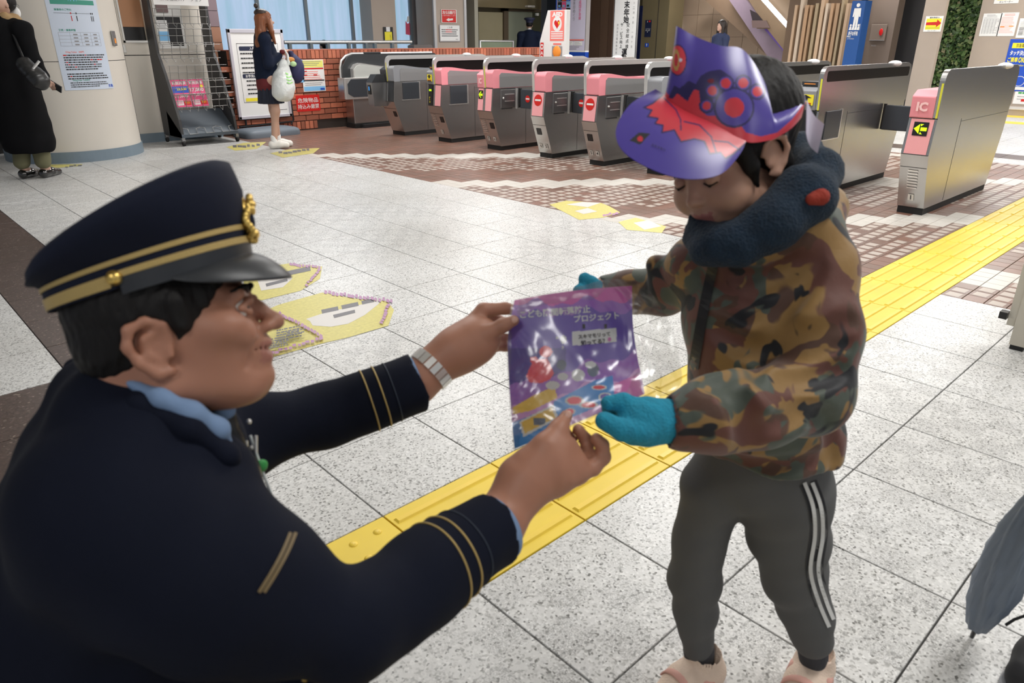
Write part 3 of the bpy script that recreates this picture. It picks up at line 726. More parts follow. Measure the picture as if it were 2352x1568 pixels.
s.base(w, h, M_GWALL).rect(w * .04, h * .06, w * .96, h * .97, M_PAPER).text('ご 注 意', w / 2, h * .85, h * .11, M_INK, 0.01); s.lines(w * .1, w * .9, h * .68, h * .12, 4, h * .05, M_INK, 8); s.lines(w * .3, w * .6, h * .68, h * .12, 2, h * .05, M_RED, 9); s.text('駅 長', w * .82, h * .14, h * .07, M_INK); fin(s)
# steel railing before the windows
rt_ = thing('railing', 'grey steel handrail in front of the blue windows', 'railing', (0, 0, 0))
yr = 10.6; x0, x1 = Y(652, 96, yr)[0], Y(945, 100, yr)[0]; zt = Y(700, 97, yr)[2]
b = MB(); b.tube([(x0, yr, zt), (x1, yr, zt)], 0.03, M_STEELM, 8); b.build('handrail', rt_)
for px in (664, 713, 752, 800, 840, 860, 900):
    xp = xY(px, yr); b = MB(); b.box((xp - 0.025, yr - 0.03, 0), (xp + 0.025, yr + 0.03, zt - 0.02), mat('rail_post', sr(110, 118, 122), 0.4, 0.4)); b.build('post', rt_)
b = MB(); b.box((x0, yr - 0.01, 0.1), (x1, yr + 0.01, zt - 0.1), mat('rail_glass', (0.45, 0.55, 0.58), 0.1, alpha=0.25)); b.build('glass_panel', rt_)
# dark low cabinet behind the wall, and the head of someone on the stairs
b = MB(); b.bevbox((xY(950, 10.8), 10.8, 0), (xY(993, 10.8), 11.0, 1.15), 0.02, mat('cabinet_grey', sr(104, 98, 96), 0.5)); tag(b.build('low_cabinet'), 'low grey cabinet behind the brick wall at the grey wall', 'cabinet')

# ================================================================ staff corridor behind, with a staff member
yc = 13.0
b = MB(); b.box((xY(1095, yc), yc, 0), (xY(1262, yc), yc + 0.1, CEIL), mat('corridor_olive', sr(122, 112, 88), 0.5, var=0.08)); tag(b.build('wall_corridor'), kind='structure')
xh0, xh1 = xY(1098, 12.6), xY(1246, 12.6); zh = Y(1150, 18, 12.6)[2]
b = MB(); b.box((xh0, 12.6, zh), (xh1, 12.75, CEIL), M_BRASS); tag(b.build('trim_1'), kind='structure')
b = MB(); b.bevbox((xY(1212, 12.5), 12.5, Y(1220, 17, 12.5)[2]), (xY(1228, 12.5), 12.6, Y(1220, 12, 12.5)[2]), 0.01, M_CREAM); tag(b.build('door_closer'), 'small pale box above the glass door', 'box')
b = MB(); b.box((xY(1100, 12.9), 12.9, 0), (xY(1158, 12.9), 12.95, Y(1130, 28, 12.9)[2]), mat('cream_shutter', sr(178, 168, 135), 0.5, var=0.05)); tag(b.build('door_1'), kind='structure')
b = MB(); b.box((xY(1158, 12.85), 12.85, 0), (xY(1168, 12.85), 12.95, zh), mat('bronze_frame', sr(98, 84, 66), 0.4)); b.box((xY(1158, 12.85), 12.85, zh - 0.05), (xY(1250, 12.85), 12.95, zh), MATS['bronze_frame']); fo = b.build('door_2'); tag(fo, kind='structure')
b = MB(); b.box((xY(1168, 12.9), 12.9, 0), (xY(1222, 12.9), 12.92, zh), mat('green_glass', sr(150, 156, 138), 0.15)); b.build('pane', fo)
b = MB(); b.box((xY(1222, 12.9), 12.88, 0), (xY(1250, 12.9), 12.93, zh), mat('dark_olive_glass', sr(78, 80, 62), 0.2)); b.build('side_panel', fo)
b = MB(); b.box((xY(1231, 12.8), 12.8, Y(1233, 36, 12.8)[2]), (xY(1237, 12.8), 12.85, Y(1233, 30, 12.8)[2]), M_WHITE); tag(b.build('wall_switch'), 'small white plate on the dark glass beside the staff member', 'switch')
gl = thing('glass_barrier', 'low glass barrier with pale rim before the cream shutter', 'barrier')
b = MB(); zz_ = Y(1150, 94, 11.6)[2]; b.tube([(xY(1102, 11.6), 11.6, 0), (xY(1102, 11.6), 11.6, zz_), (xY(1178, 11.6), 11.6, zz_), (xY(1178, 11.6), 11.6, 0)], 0.03, M_STEELM, 8); b.build('rim', gl)
b = MB(); b.box((xY(1104, 11.6), 11.6, 0.5), (xY(1176, 11.6), 11.62, zz_), mat('barrier_glass', sr(150, 165, 140), 0.1, alpha=0.6)); b.build('pane', gl)

# ================================================================ round ticket office column and office front
BC = np.array((1.25, 8.62)); BR = 0.69
def arc(r, a0, a1, n, c=BC): return [(c[0] + r * math.cos(math.radians(a0 + (a1 - a0) * i / n)), c[1] + r * math.sin(math.radians(a0 + (a1 - a0) * i / n))) for i in range(n + 1)]
def shell(b, r0, r1, a0, a1, z0, z1, m, n=40):
    o = arc(r1, a0, a1, n); i_ = arc(r0, a0, a1, n); b.prism(o + i_[::-1], 2, z0, z1, m, False)
b = MB(); n = 48; a = arc(BR, -215, 35, n)
b.add([(x, y, 0.10) for x, y in a] + [(x, y, 1.02) for x, y in a], [(i, i + 1, i + n + 2, i + n + 1) for i in range(n)], M_CREAM, True)
b.add([(x, y, 1.026) for x, y in a] + [(x, y, CEIL) for x, y in a], [(i, i + 1, i + n + 2, i + n + 1) for i in range(n)], M_CREAM, True)
a2 = arc(BR - 0.01, -215, 35, n); b.add([(x, y, 0.1) for x, y in a2] + [(x, y, CEIL) for x, y in a2], [(i, i + 1, i + n + 2, i + n + 1) for i in range(n)], M_INK, True)
bo = b.build('wall_column'); tag(bo, kind='structure', label='round cream office column with blue-grey base')
b = MB(); shell(b, BR - 0.05, BR + 0.012, -215, 35, 0, 0.115, M_BASE, 48); b.build('baseboard', bo)
for ang in (-16, 8):
    x, y = BC + (BR + 0.0008) * np.array((math.cos(math.radians(ang)), math.sin(math.radians(ang))))
    b = MB(); b.box((-0.002, -0.002, 0.11), (0.002, 0.002, CEIL), M_INK); b.build('joint', bo, (x, y, 0))
# curved poster on the column
def colang(px, py):
    r_ = ray(px, py); o = CAM[:2] - BC; d = r_[:2]; R_ = BR + 0.004
    A = d @ d; B = 2 * o @ d; Cq = o @ o - R_ * R_; t = (-B - math.sqrt(max(B * B - 4 * A * Cq, 0))) / (2 * A); p = CAM + r_ * t
    return math.degrees(math.atan2(p[1] - BC[1], p[0] - BC[0])), p[2]
aL, zB = colang(150, 208); aR, zB2 = colang(262, 205); zTp = 1.98
def curved_print(name, label):
    W_ = math.radians(aR - aL) * BR; H_ = zTp - zB
    s = Sheet((0, 0, 0), (1, 0, 0), (0, 1, 0), 0.002)
    s.rects = []
    N_ = 24
    def strip_rect(x0, y0, x1, y1, m, lift):
        k = max(1, int((x1 - x0) / W_ * N_)); vs = []
        for i in range(k + 1):
            x = x0 + (x1 - x0) * i / k; a_ = math.radians(aL) + x / BR; R_ = BR + lift
            for y in (y0, y1): vs.append((BC[0] + R_ * math.cos(a_), BC[1] + R_ * math.sin(a_), zB + y))
        return vs, [(2 * i, 2 * i + 2, 2 * i + 3, 2 * i + 1) for i in range(k)], m
    mb = MB(); mb.add(*strip_rect(0, 0, W_, H_, mat('poster_blue_white', sr(205, 216, 232), 0.35), 0.004))
    o = mb.build(name); tag(o, label, 'poster')
    mb = MB(); rr = random.Random(2)
    R2 = lambda x0, y0, x1, y1, m: mb.add(*strip_rect(x0, y0, x1, y1, m, 0.0055))
    # rows measured in fractions of the height from the top
    Yf = lambda t: H_ * (1 - t)
    def tx(body, x, t, h, m, bold=0.0, w=None):
        vs, fs, ext = text_geo(body, bold); ky = h / ext[1]; kx = w / ext[0] if w else ky; out = []
        for a_, b_ in vs:
            an = math.radians(aL) + (x + a_ * kx) / BR; R_ = BR + 0.0058; out.append((BC[0] + R_ * math.cos(an), BC[1] + R_ * math.sin(an), zB + Yf(t) + b_ * ky))
        mb.add(out, fs, m)
    R2(W_ * .08, Yf(.335), W_ * .92, Yf(.30), M_TEAL); R2(W_ * .4, Yf(.31), W_ * .56, Yf(.26), M_BLUEL)
    for k in range(3): R2(W_ * (.66 + .08 * k), Yf(.285), W_ * (.69 + .08 * k), Yf(.272), M_RED)
    R2(W_ * .55, Yf(.285), W_ * .65, Yf(.28), M_RED)
    tx('乗車券のご案内', W_ * .27, .375, .022, M_TEAL, 0.02); R2(W_ * .1, Yf(.402), W_ * .85, Yf(.4), M_INK)
    for k, q in enumerate((.4, .5, .8, .84)): R2(W_ * q - .005, Yf(.408), W_ * q + .005, Yf(.394), M_RED if k == 0 else M_INK); R2(W_ * q - .004, Yf(.46), W_ * q + .004, Yf(.42), M_RED if k == 0 else M_INK)
    tx('発売・乗車時間', W_ * .27, .53, .022, M_TEAL, 0.02)
    for k in range(5): R2(W_ * .1, Yf(.548 + .026 * k), W_ * .9, Yf(.5465 + .026 * k), M_GINK)
    for k in range(5): R2(W_ * (.1 + .2 * k), Yf(.652), W_ * (.1 + .2 * k) + .002, Yf(.548), M_GINK)
    for k in range(4):
        for j in range(3): R2(W_ * (.36 + .2 * j), Yf(.568 + .026 * k), W_ * (.44 + .2 * j), Yf(.558 + .026 * k), M_GINK)
    tx('Wing Ticket   300円', W_ * .32, .70, .022, M_REDL, 0.02)
    for k in range(11):
        x = W_ * .1; e = W_ * rr.uniform(.7, .93)
        if k == 7: continue
        while x < e: w_ = rr.uniform(.006, .03); R2(x, Yf(.728 + .0185 * k), min(x + w_, e), Yf(.719 + .0185 * k), M_RED if rr.random() < .06 else M_INK); x += w_ + .004
    tx('Wing Pass  5,500円', W_ * .33, .935 - .012, .022, M_TEAL, 0.02)
    for k in range(3):
        x = W_ * .12; e = W_ * rr.uniform(.6, .9)
        while x < e: w_ = rr.uniform(.006, .03); R2(x, Yf(.945 + .016 * k), min(x + w_, e), Yf(.938 + .016 * k), M_INK); x += w_ + .004
    tx('京急', W_ * .93, .975, .03, M_BLUE, 0.02)
    mb.build('print', o)
curved_print('timetable_poster', 'large pale fare poster on the round cream column')
# key plate on the column
kp = colang(260, 88); p_ = np.array((BC[0] + (BR + .008) * math.cos(math.radians(kp[0])), BC[1] + (BR + .008) * math.sin(math.radians(kp[0])), kp[1]))
b = MB(); b.bevbox((-0.035, -0.075, 0), (0.035, 0.075, 0.012), 0.004, M_STEELD)
o = b.build('key_plate'); o.location = p_; o.rotation_euler = (PI / 2, 0, math.radians(kp[0]) + PI / 2); tag(o, 'small dark metal key plate on the cream column', 'key plate')
b = MB(); b.box((-0.01, -0.05, 0.012), (0.018, 0.0, 0.014), M_ORG); b.build('label_sticker', o)
# office front beside the column
YO = 9.16
b = MB(); xw1 = 3.2
b.box((1.75, YO, 0.11), (xw1, YO + 0.12, 1.05), M_CREAM); b.box((1.75, YO, 1.06), (2.16, YO + 0.12, CEIL), M_CREAM); b.box((2.16, YO, 1.06), (2.44, YO + 0.12, 1.22), M_CREAM)
b.box((2.44, YO, 1.06), (xw1, YO + 0.12, CEIL), M_CREAM); b.box((1.75, YO + 0.02, 0), (xw1, YO + 0.12, 1.2), M_INK)
of = b.build('wall_office'); tag(of, kind='structure')
b = MB(); b.box((1.75, YO - 0.012, 0), (xw1, YO + 0.02, 0.115), M_BASE); b.build('baseboard', of)
b = MB(); b.box((2.19, YO + 0.05, 1.38), (2.44, YO + 0.07, CEIL), mat('wood_shutter', sr(168, 122, 88), 0.5, var=0.08, vs=3)); b.box((2.19, YO + 0.06, 1.22), (2.44, YO + 0.08, 1.38), M_BLACK); b.box((2.15, YO - 0.012, 1.20), (2.45, YO + 0.05, 1.225), M_WHITE); b.box((2.15, YO - 0.012, 1.2), (2.17, YO, CEIL), M_WHITE)
tag(b.build('window_6'), kind='structure')
b = MB(); b.bevbox((-0.03, -0.05, 0), (0.03, 0.05, 0.02), 0.01, M_WHITE); o = b.build('window_latch'); o.location = (2.13, YO, 1.13); o.rotation_euler = (PI / 2, 0, 0); tag(o, 'small white latch on the office front under the window', 'latch')
# a second window seen through the rack
b = MB(); zA, zB_ = 1.13, 1.5; b.box((2.56, YO - 0.01, zA), (2.9, YO, zB_ + .3), M_WHITE); b.box((2.58, YO - 0.012, zA + .03), (2.87, YO - 0.008, zB_), M_BLACK); tag(b.build('window_7'), kind='structure')
for k, (x0_, x1_, z0_, z1_, m_, lb) in enumerate(((2.575, 2.70, 1.16, 1.46, M_PAPER, 'white leaflet sheet taped to the office window behind the rack'), (2.60, 2.74, 1.55, 1.85, mat('mauve_sheet', sr(128, 108, 108), 0.5), 'mauve sheet taped above the leaflet behind the rack'))):
    s = Sheet((x0_, YO - 0.016, z0_), (1, 0, 0), (0, 0, 1), 0.003); s.base(x1_ - x0_, z1_ - z0_, m_)
    if k == 0: s.rect(0.0, 0.06, x1_ - x0_, 0.17, M_BLUEL); s.lines(0.01, x1_ - x0_ - .01, 0.28, 0.02, 5, .007, M_GINK, 7)
    tag(s.build('paper_sheet'), lb, 'paper')
# grey tiled pier right of the office
b = MB(); xa, xb_ = xY(466, 9.6), xY(509, 9.6)
pier = MB().box((xa, 9.6, 0), (xb_, 9.9, CEIL), M_INK).build('pillar_tiled'); tag(pier, kind='structure')
zz0 = 0.0
while zz0 < 2.6:
    m_ = mat('mauve_tile', sr(126, 110, 116), 0.35) if zz0 > 1.3 else mat('tan_tile', sr(150, 110, 88), 0.4)
    t_ = MB(); t_.bevbox((xa, -zz0 - 0.195 + 0.2, 0), (xb_, 0.2 - 0.003 - zz0, 0.01), 0.002, m_) if False else t_.box((xa, 9.588, zz0 + .003), (xb_, 9.6, zz0 + 0.197), m_)
    t_.build('tile', pier); zz0 += 0.2
# dark recess left of the column, with white posts
b = MB(); b.box((-1.6, 9.3, 0), (0.85, 9.4, CEIL), mat('dark_recess', sr(48, 46, 46), 0.6)); tag(b.build('wall_recess'), kind='structure')
for px in (104, 118, 131):
    p = Z(px, 372); b = MB(); b.box((p[0] - .022, p[1], 0), (p[0] + .022, p[1] + .04, 1.2), M_WHITE); tag(b.build('barrier_post'), 'white post in the dark gap beside the round column', 'post', 'white posts beside the round column')

# ================================================================ brochure rack
rk = thing('brochure_rack', 'tall charcoal wire brochure rack on casters before the office front', 'rack', (2.77, 8.8, 0), math.radians(0))
ox, oy = 2.77, 8.8
xl, xr_ = 2.41 - ox, 3.13 - ox; yf, ybk = 8.47 - oy, 9.1 - oy
M_RK = mat('rack_grey', sr(58, 58, 60), 0.5)
prof = [(yf, 0.09), (yf + 0.02, 0.32), (yf + 0.24, 0.86), (yf + 0.36, 1.08), (yf + 0.40, 1.9), (ybk - 0.06, 1.9), (ybk, 1.0), (ybk, 0.09)]
for x_ in (xl, xr_ - 0.03):
    b = MB(); b.prism(prof, 0, x_, x_ + 0.03, M_RK); b.build('side_panel', rk)
b = MB(); b.hexa([(xl, yf, .1), (xr_, yf, .1), (xr_, yf + .42, .1), (xl, yf + .42, .1), (xl, yf, .14), (xr_, yf, .14), (xr_, yf + .40, .40), (xl, yf + .40, .40)], mat('rack_tray', sr(84, 94, 104), 0.45)); b.build('tray', rk)
b = MB(); b.box((xl + .03, yf + .26, 1.62), (xr_ - .03, yf + .30, 1.9), M_PAPER); s = Sheet((xl + .03, yf + .255, 1.62), (1, 0, 0), (0, 0, 1)); s.mb = b; s.text('LINE 情報ステーション', (xr_ - xl) / 2 - .03, .07, .05, M_GINK, 0.01, .5); b.build('header_sign', rk)
M_WIRE = mat('rack_wire', sr(150, 150, 148), 0.35, 0.7)
for lv, (z_, y_) in enumerate(((1.42, yf + .37), (1.2, yf + .34), (1.02, yf + .31), (0.78, yf + .20), (0.6, yf + .14), (0.45, yf + .1))):
    b = MB(); rw = 0.0035
    for dz in (0, .08, .16): b.tube([(xl + .03, y_ - dz * .25, z_ + dz), (xr_ + (0.04 if lv > 1 else -.03), y_ - dz * .25, z_ + dz)], rw, M_WIRE, 5)
    n_ = 7
    for k in range(n_):
        x_ = xl + .05 + (xr_ - xl - .1) * k / (n_ - 1); b.tube([(x_, y_ - .04, z_ + .16), (x_, y_, z_), (x_ + .025, y_ - .03, z_ - .05), (x_ + .045, y_, z_)], rw, M_WIRE, 5)
    b.build('wire_pocket', rk)
b = MB()
for k in range(3):
    x_ = xl + .1 + .21 * k; b.tube([(x_ - .06, yf + .06, .21), (x_, yf + .04, .20), (x_, yf - .005, .14), (x_ + .1, yf - .005, .14), (x_ + .1, yf + .04, .20), (x_ + .16, yf + .06, .21)], .004, M_WIRE, 5)
b.build('wire_divider', rk)
for (x_, y_) in ((xl + .015, yf + .02), (xr_ - .015, yf + .02), (xl + .015, ybk - .03), (xr_ - .015, ybk - .03)):
    b = MB(); b.tube([(x_ - .014, y_, .035), (x_ + .014, y_, .035)], .035, M_RUB, 12); b.box((x_ - .018, y_ - .02, .05), (x_ + .018, y_ + .02, .1), M_STEELD); b.build('caster', rk)
for k, (x_, lb, tx1, tx2) in enumerate(((xl + .04, 'pink price leaflet with blue band in the rack, nearer the round column', '23,500', '17,000'), (xl + .245, 'pink price leaflet in the rack, without blue band', '県民共済', '17,000'))):
    s = Sheet((ox + x_, oy + yf + .10, .46), (1, 0, 0), (0, .30, .95), .003); s.base(.19, .33, M_MAG).text('県民共済', .095, .29, .045, M_WHITE, .03, .17)
    if k == 0: s.rect(0, .17, .19, .25, M_BLUE).text(tx1, .11, .215, .04, M_YP, .03, .12)
    else: s.text(tx2, .09, .2, .05, M_WHITE, .03, .17).disc(.16, .245, .018, M_YP)
    s.text('17,000', .09, .13 if k == 0 else .14, .04, M_WHITE, .03, .16).rect(.01, .02, .09, .08, M_PAPER).rect(.1, .02, .18, .08, M_RED).lines(.015, .085, .07, .012, 4, .006, M_MAG, k).text('ネット', .14, .05, .03, M_YP, .02, .06)
    tag(s.build('leaflet'), lb, 'leaflet')

# ================================================================ notice board on a grey base
A = Y(548, 276, 8.95); 
bx0, bx1 = Y(549, 275, 9.0)[0], Y(670, 264, 9.0)[0]
nb_ = thing('notice_board', 'white framed notice board on a grey moulded foot, behind the schoolgirl', 'notice board', ((bx0 + bx1) / 2, 9.0, 0))
W_ = bx1 - bx0; zb = Y(549, 275, 9.0)[2]; zt_ = Y(511, 66, 9.0)[2]; M_AL = mat('white_aluminium', sr(205, 203, 212), 0.3, 0.3)
b = MB(); hw = W_ / 2
for (x0_, x1_, z0_, z1_) in ((-hw, -hw + .04, zb, zt_), (hw - .04, hw, zb, zt_), (-hw, hw, zb, zb + .04), (-hw, hw, zt_ - .05, zt_)):
    b.box((x0_, -.02, z0_), (x1_, .02, z1_), M_AL)
b.build('frame', nb_, bevel=.005)
s = Sheet((-hw + .03, -.012, zb + .03), (1, 0, 0), (0, 0, 1), .01); w, h = W_ - .06, zt_ - zb - .06
s.base(w, h, M_PAPER)
for (a_, b2, c_, d_) in ((.1, .17, .9, .175), (.1, .86, .9, .865)): s.rect(w * a_, h * b2, w * c_, h * d_, M_INK)
s.rect(w * .1, h * .17, w * .105, h * .865, M_INK); s.rect(w * .9, h * .17, w * .905, h * .865, M_INK)
s.poly(rrect(w * .14, h * .78, w * .84, h * .83, .015), M_NAVYP).text('入場券', w * .42, h * .805, h * .035, M_WHITE, .02).poly(rrect(w * .14, h * .46, w * .84, h * .51, .015), M_NAVYP).text('お手洗い', w * .3, h * .485, h * .035, M_WHITE, .02)
s.lines(w * .15, w * .85, h * .74, h * .055, 5, h * .016, M_INK, 11).lines(w * .2, w * .8, h * .42, h * .05, 4, h * .016, M_INK, 12).rect(w * .14, h * .185, w * .84, h * .225, M_YP)
s.rect(w * .8, h * .06, w * .95, h * .065, M_INK)
s.mb.build('board_sheet', nb_)
b = MB(); b.tube([(hw - .02, .02, .1), (hw + .03, .02, .16), (hw + .02, .02, zb + .3)], .012, M_BLACK, 6); b.tube([(-hw, .02, .12), (hw, .02, .14)], .014, M_BLACK, 6); b.tube([(-hw + .1, .02, .1), (-hw + .1, .02, zb)], .014, M_BLACK, 6); b.build('stand_bar', nb_)
cF = Z(622, 312); 
b = MB(); rgs = []
for (sc_, z_) in ((1, 0.0), (1.0, .05), (.96, .08), (.85, .10), (.6, .108)):
    rgs.append([(x_ * sc_, y_ * sc_, z_) for x_, y_ in rrect(-.42, -.24, .42, .24, .1)])
b.rings(rgs, mat('foot_grey', sr(106, 116, 126), 0.5)); o = b.build('foot', nb_); o.location = (cF[0] - (bx0 + bx1) / 2, cF[1] - 9.0 + .1, 0); o.rotation_euler = (0, 0, .1)
# ================================================================ ticket gates
GX = 5.08
FR = [(-.005, .05), (-.155, .46), (-.13, .71)]
M_STRIP = mat('gate_yellow_strip', sr(225, 222, 70), 0.4)
M_GLASSB = mat('dark_gate_glass', (0.006, 0.005, 0.005), 0.35, spec=.15)
def fx(z):     # front edge x at height z
    if z < .46: return -.005 - .15 * (z - .05) / .41
    if z < .71: return -.155 + .025 * (z - .46) / .25
    return -.13
def frontplate(b, y0, y1, z0, z1, m, off=.002, n=1):
    for i in range(n):
        za = z0 + (z1 - z0) * i / n; zb_ = z0 + (z1 - z0) * (i + 1) / n
        b.add([(fx(za) - off, y0, za), (fx(za) - off, y1, za), (fx(zb_) - off, y1, zb_), (fx(zb_) - off, y0, zb_)], [(0, 3, 2, 1)], m)
def noentry(parent, pts_fn, name='no_entry_mark', r=.045):
    b = MB(); b.add([pts_fn(r * math.cos(2 * PI * i / 20), r * math.sin(2 * PI * i / 20), .001) for i in range(20)], [tuple(range(20))], M_RED)
    b.add([pts_fn(x_, z_, .002) for x_, z_ in ((-r * .75, -.008), (r * .75, -.008), (r * .75, .010), (-r * .75, .010))], [(0, 1, 2, 3)], M_WHITE); b.build(name, parent)
def facetext(b, body, yc, zc, h, m, off=.004, bold=0.02, w=None):
    vs, fs, ext = text_geo(body, bold); ky = h / ext[1]; kx = w / ext[0] if w else ky
    b.add([(fx(zc + v * ky) - off, yc - u * kx, zc + v * ky) for u, v in vs], fs, m)
def gate(y0, w, fin='L', cover='pink', label='', left=None, nums='', sign=None, side='box', leafR=True, leafL=True, strip=False, win=True, ent=True):
    cm = {'pink': M_PINK, 'grey': M_GREYP, 'steel': M_STEEL}[cover]
    gt = thing('ticket_gate', label, 'ticket gate', (GX, y0, 0), 0, 'ticket gates in a row')
    ft = .036
    fy = {'L': w - ft, 'R': 0, 'C': w * .46}[fin]
    body_y = (0, w)
    b = MB(); b.box((.0, .004, 0), (1.5, w - .004, .05), M_RUB); b.build('kickplate', gt)
    low = [(-.005, .05), (-.155, .46), (-.13, .71), (1.64, .71), (1.62, .5), (1.5, .05)]
    b = MB(); b.prism(low, 1, 0, w, M_STEEL); b.build('cabinet', gt, bevel=.006)
    b = MB(); b.box((.40, -.001, .06), (.404, w, .68), M_INK); b.box((.4, -.0012, .66), (1.6, 0, .6625), M_INK); b.build('seam', gt)
    # upper cover on the body side(s) of the fin
    up = [(-.13, .712), (-.135, .88), (-.11, .912), (.05, .915), (.28, .885), (.5, .872), (1.5, .872), (1.6, .84), (1.63, .712)]
    ys = [(0, fy)] if fin == 'L' else ([(fy + ft, w)] if fin == 'R' else [(0, fy), (fy + ft, w)])
    for k, (a, c) in enumerate(ys):
        leftside = (k == 1 or fin == 'R')
        if not leftside:
            b = MB(); b.prism(up, 1, a, c, cm); b.build('cover', gt, bevel=.012)
            sp = MB(); sp.prism([(x_, z_) for x_, z_ in [(-.03, .716), (-.03, .855), (.0, .88), (.3, .862), (.5, .855), (1.58, .855), (1.6, .716)]], 1, -.004, .001, mat('satin_grey_panel', (.36, .36, .365), .35, .5)); sp.build('side_panel', gt)
        else:
            lm = {'ic': M_PINK, 'ticket': M_GREYP, 'block': M_CHAR}.get(left, M_GREYP)
            upb = [(-.14, .712), (-.15, .86), (-.08, .90), (.3, .90), (1.5, .87), (1.6, .84), (1.6, .712)]
            b = MB(); b.prism(upb, 1, a, c, lm); b.build('cover', gt, bevel=.008)
    # fin
    o_ = [(-.13, .71), (-.145, .93)]; R_ = .075
    for i in range(7):
        t = math.radians(180 - 90 * i / 6); o_.append((-.145 + R_ + R_ * math.cos(t), .965 + R_ * math.sin(t)))
    o_ += [(1.56, 1.04), (1.63, 1.02), (1.66, .97), (1.655, .71)]
    if strip or not win:
        b = MB(); b.prism(o_, 1, fy, fy + ft, M_STEEL); b.build('fin', gt, bevel=.01)
        if strip:
            b = MB(); q = rrect(-.08, .925, 1.6, 1.005, .02); b.prism(q, 1, fy - .002, fy + .001, M_GLASSB); b.build('dark_window', gt)
    else:
        i_ = [(-.09, .71), (-.105, .90)]
        for i in range(7):
            t = math.radians(180 - 90 * i / 6); i_.append((-.105 + .05 + .05 * math.cos(t), .94 + .05 * math.sin(t)))
        i_ += [(1.54, .992), (1.59, .98), (1.61, .94), (1.605, .71)]
        b = MB(); n_ = len(o_)
        vs = [(x_, fy, z_) for x_, z_ in o_] + [(x_, fy + ft, z_) for x_, z_ in o_] + [(x_, fy, z_) for x_, z_ in i_] + [(x_, fy + ft, z_) for x_, z_ in i_]
        fs = []
        for i in range(n_ - 1): fs += [(i, i + 1, n_ + i + 1, n_ + i), (2 * n_ + i, 3 * n_ + i, 3 * n_ + i + 1, 2 * n_ + i + 1), (i, 2 * n_ + i, 2 * n_ + i + 1, i + 1), (n_ + i, n_ + i + 1, 3 * n_ + i + 1, 3 * n_ + i)]
        b.add(vs, fs, M_STEELM); b.build('fin', gt)
        b = MB(); b.box((-.098, fy + ft * .3, .72), (1.6, fy + ft * .7, .992), M_GLASSB); b.build('dark_window', gt)
    b = MB(); b.add([(fx(z_) - (.004 if z_ < .72 else .017), y_, z_) for z_, y_ in ((.715, fy + .004), (.715, fy + ft * .5), (.95, fy + ft * .5), (.95, fy + .004))], [(0, 1, 2, 3)], M_STRIP)
    if cover != 'x' and fin in 'RC': b.build('yellow_strip', gt)
    b = MB(); b.ball((1.28, fy + ft / 2, 1.035), (.075, .055, .026), mat('dome_white', (0.85, 0.85, 0.85), 0.3), 14, 8); b.build('dome_lamp', gt)
    # front panels
    e = .018
    segs = [(e, w - e)] if fin != 'C' else [(e * .6, fy - .002), (fy + ft + .002, w - e * .6)]
    pk = M_PINKL if cover == 'pink' else M_CHAR
    for k, (a, c) in enumerate(segs):
        mm = pk
        if fin == 'C' and k == 1: mm = {'ic': M_PINKL, 'ticket': M_BLACK, 'block': M_STEELD}[left]
        if fin == 'R': mm = {'ic': M_PINKL, 'ticket': M_BLACK}[left]
        b = MB(); frontplate(b, a, c, .462, .706, mm, .003); b.build('front_panel', gt)
    b = MB(); frontplate(b, 0.002, w - .002, .455, .458, M_INK, .002); b.add([(-.132, -.001, .708), (-.132, w + .001, .708), (-.132, w + .001, .713), (-.132, -.001, .713)], [(0, 3, 2, 1)], M_INK)
    frontplate(b, 0.004, w - .004, .36, .363, M_INK, .002); b.build('front_seam', gt)
    yw = (w * .62) if fin != 'C' else w * .24
    if win and not strip:
        b = MB(); frontplate(b, yw - .035, yw + .035, .255, .325, M_BLACK, .004); b.build('sensor_window', gt)
    if left in ('ic', 'ticket') and fin in 'RC':
        b = MB(); yv = w * .5 if fin == 'R' else w * .77
        for i in range(7): z_ = .2 + .022 * i; frontplate(b, yv - .035, yv + .035, z_, z_ + .009, M_STEELM, .006)
        b.build('speaker_vent', gt)
    for k, ch in enumerate(nums):
        yn = (w * .72 - k * w * .42) if len(nums) > 1 else w * .5
        b = MB(); frontplate(b, yn - .021, yn + .021, .105, .155, mat('number_plate', sr(225, 222, 214), 0.5), .005); facetext(b, ch, yn, .130, .034, M_INK, .007); b.build('number_plate', gt)
    if sign == 'ne':
        c_ = (segs[0][0] + segs[0][1]) / 2
        noentry(gt, lambda u, v, k: (fx(.625 + v) - .004 - k, c_ - u, .625 + v), r=min(.06, (segs[0][1] - segs[0][0]) * .36))
    if left == 'ic':
        a, c = segs[-1] if fin == 'C' else (fy + ft, w); yc = (a + c) / 2
        b = MB(); vs, fs, ext = text_geo('IC', .05); k_ = .065 / ext[1]; kx = min(k_, .1 / ext[0]) if c - a > .12 else (c - a) * .6 / ext[0]
        b.add([(-.147 - .004, yc - u * kx, .79 + v * k_) for u, v in vs], fs, mat('pale_pink_letters', sr(250, 205, 205), 0.5)); b.build('lettering', gt)
        a, c = segs[-1]; yc = (a + c) / 2; hw_ = min(.05, (c - a) * .42)
        b = MB(); frontplate(b, yc - hw_, yc + hw_, .59, .685, M_BLACK, .006); zc = .638
        for pp in ([(.9, 0), (.15, .75), (.15, -.75)], [(-.0, .25), (-.85, .25), (-.85, -.3), (-.0, -.3)], [(.0, .4), (-.35, .75), (.1, .75)], [(-.05, -.45), (-.35, -.8), (.05, -.8)]):
            b.add([(fx(zc + v * .045) - .008, yc + u * hw_, zc + v * .045) for u, v in pp], [tuple(range(len(pp)))], M_LIME)
        b.build('arrow_display', gt)
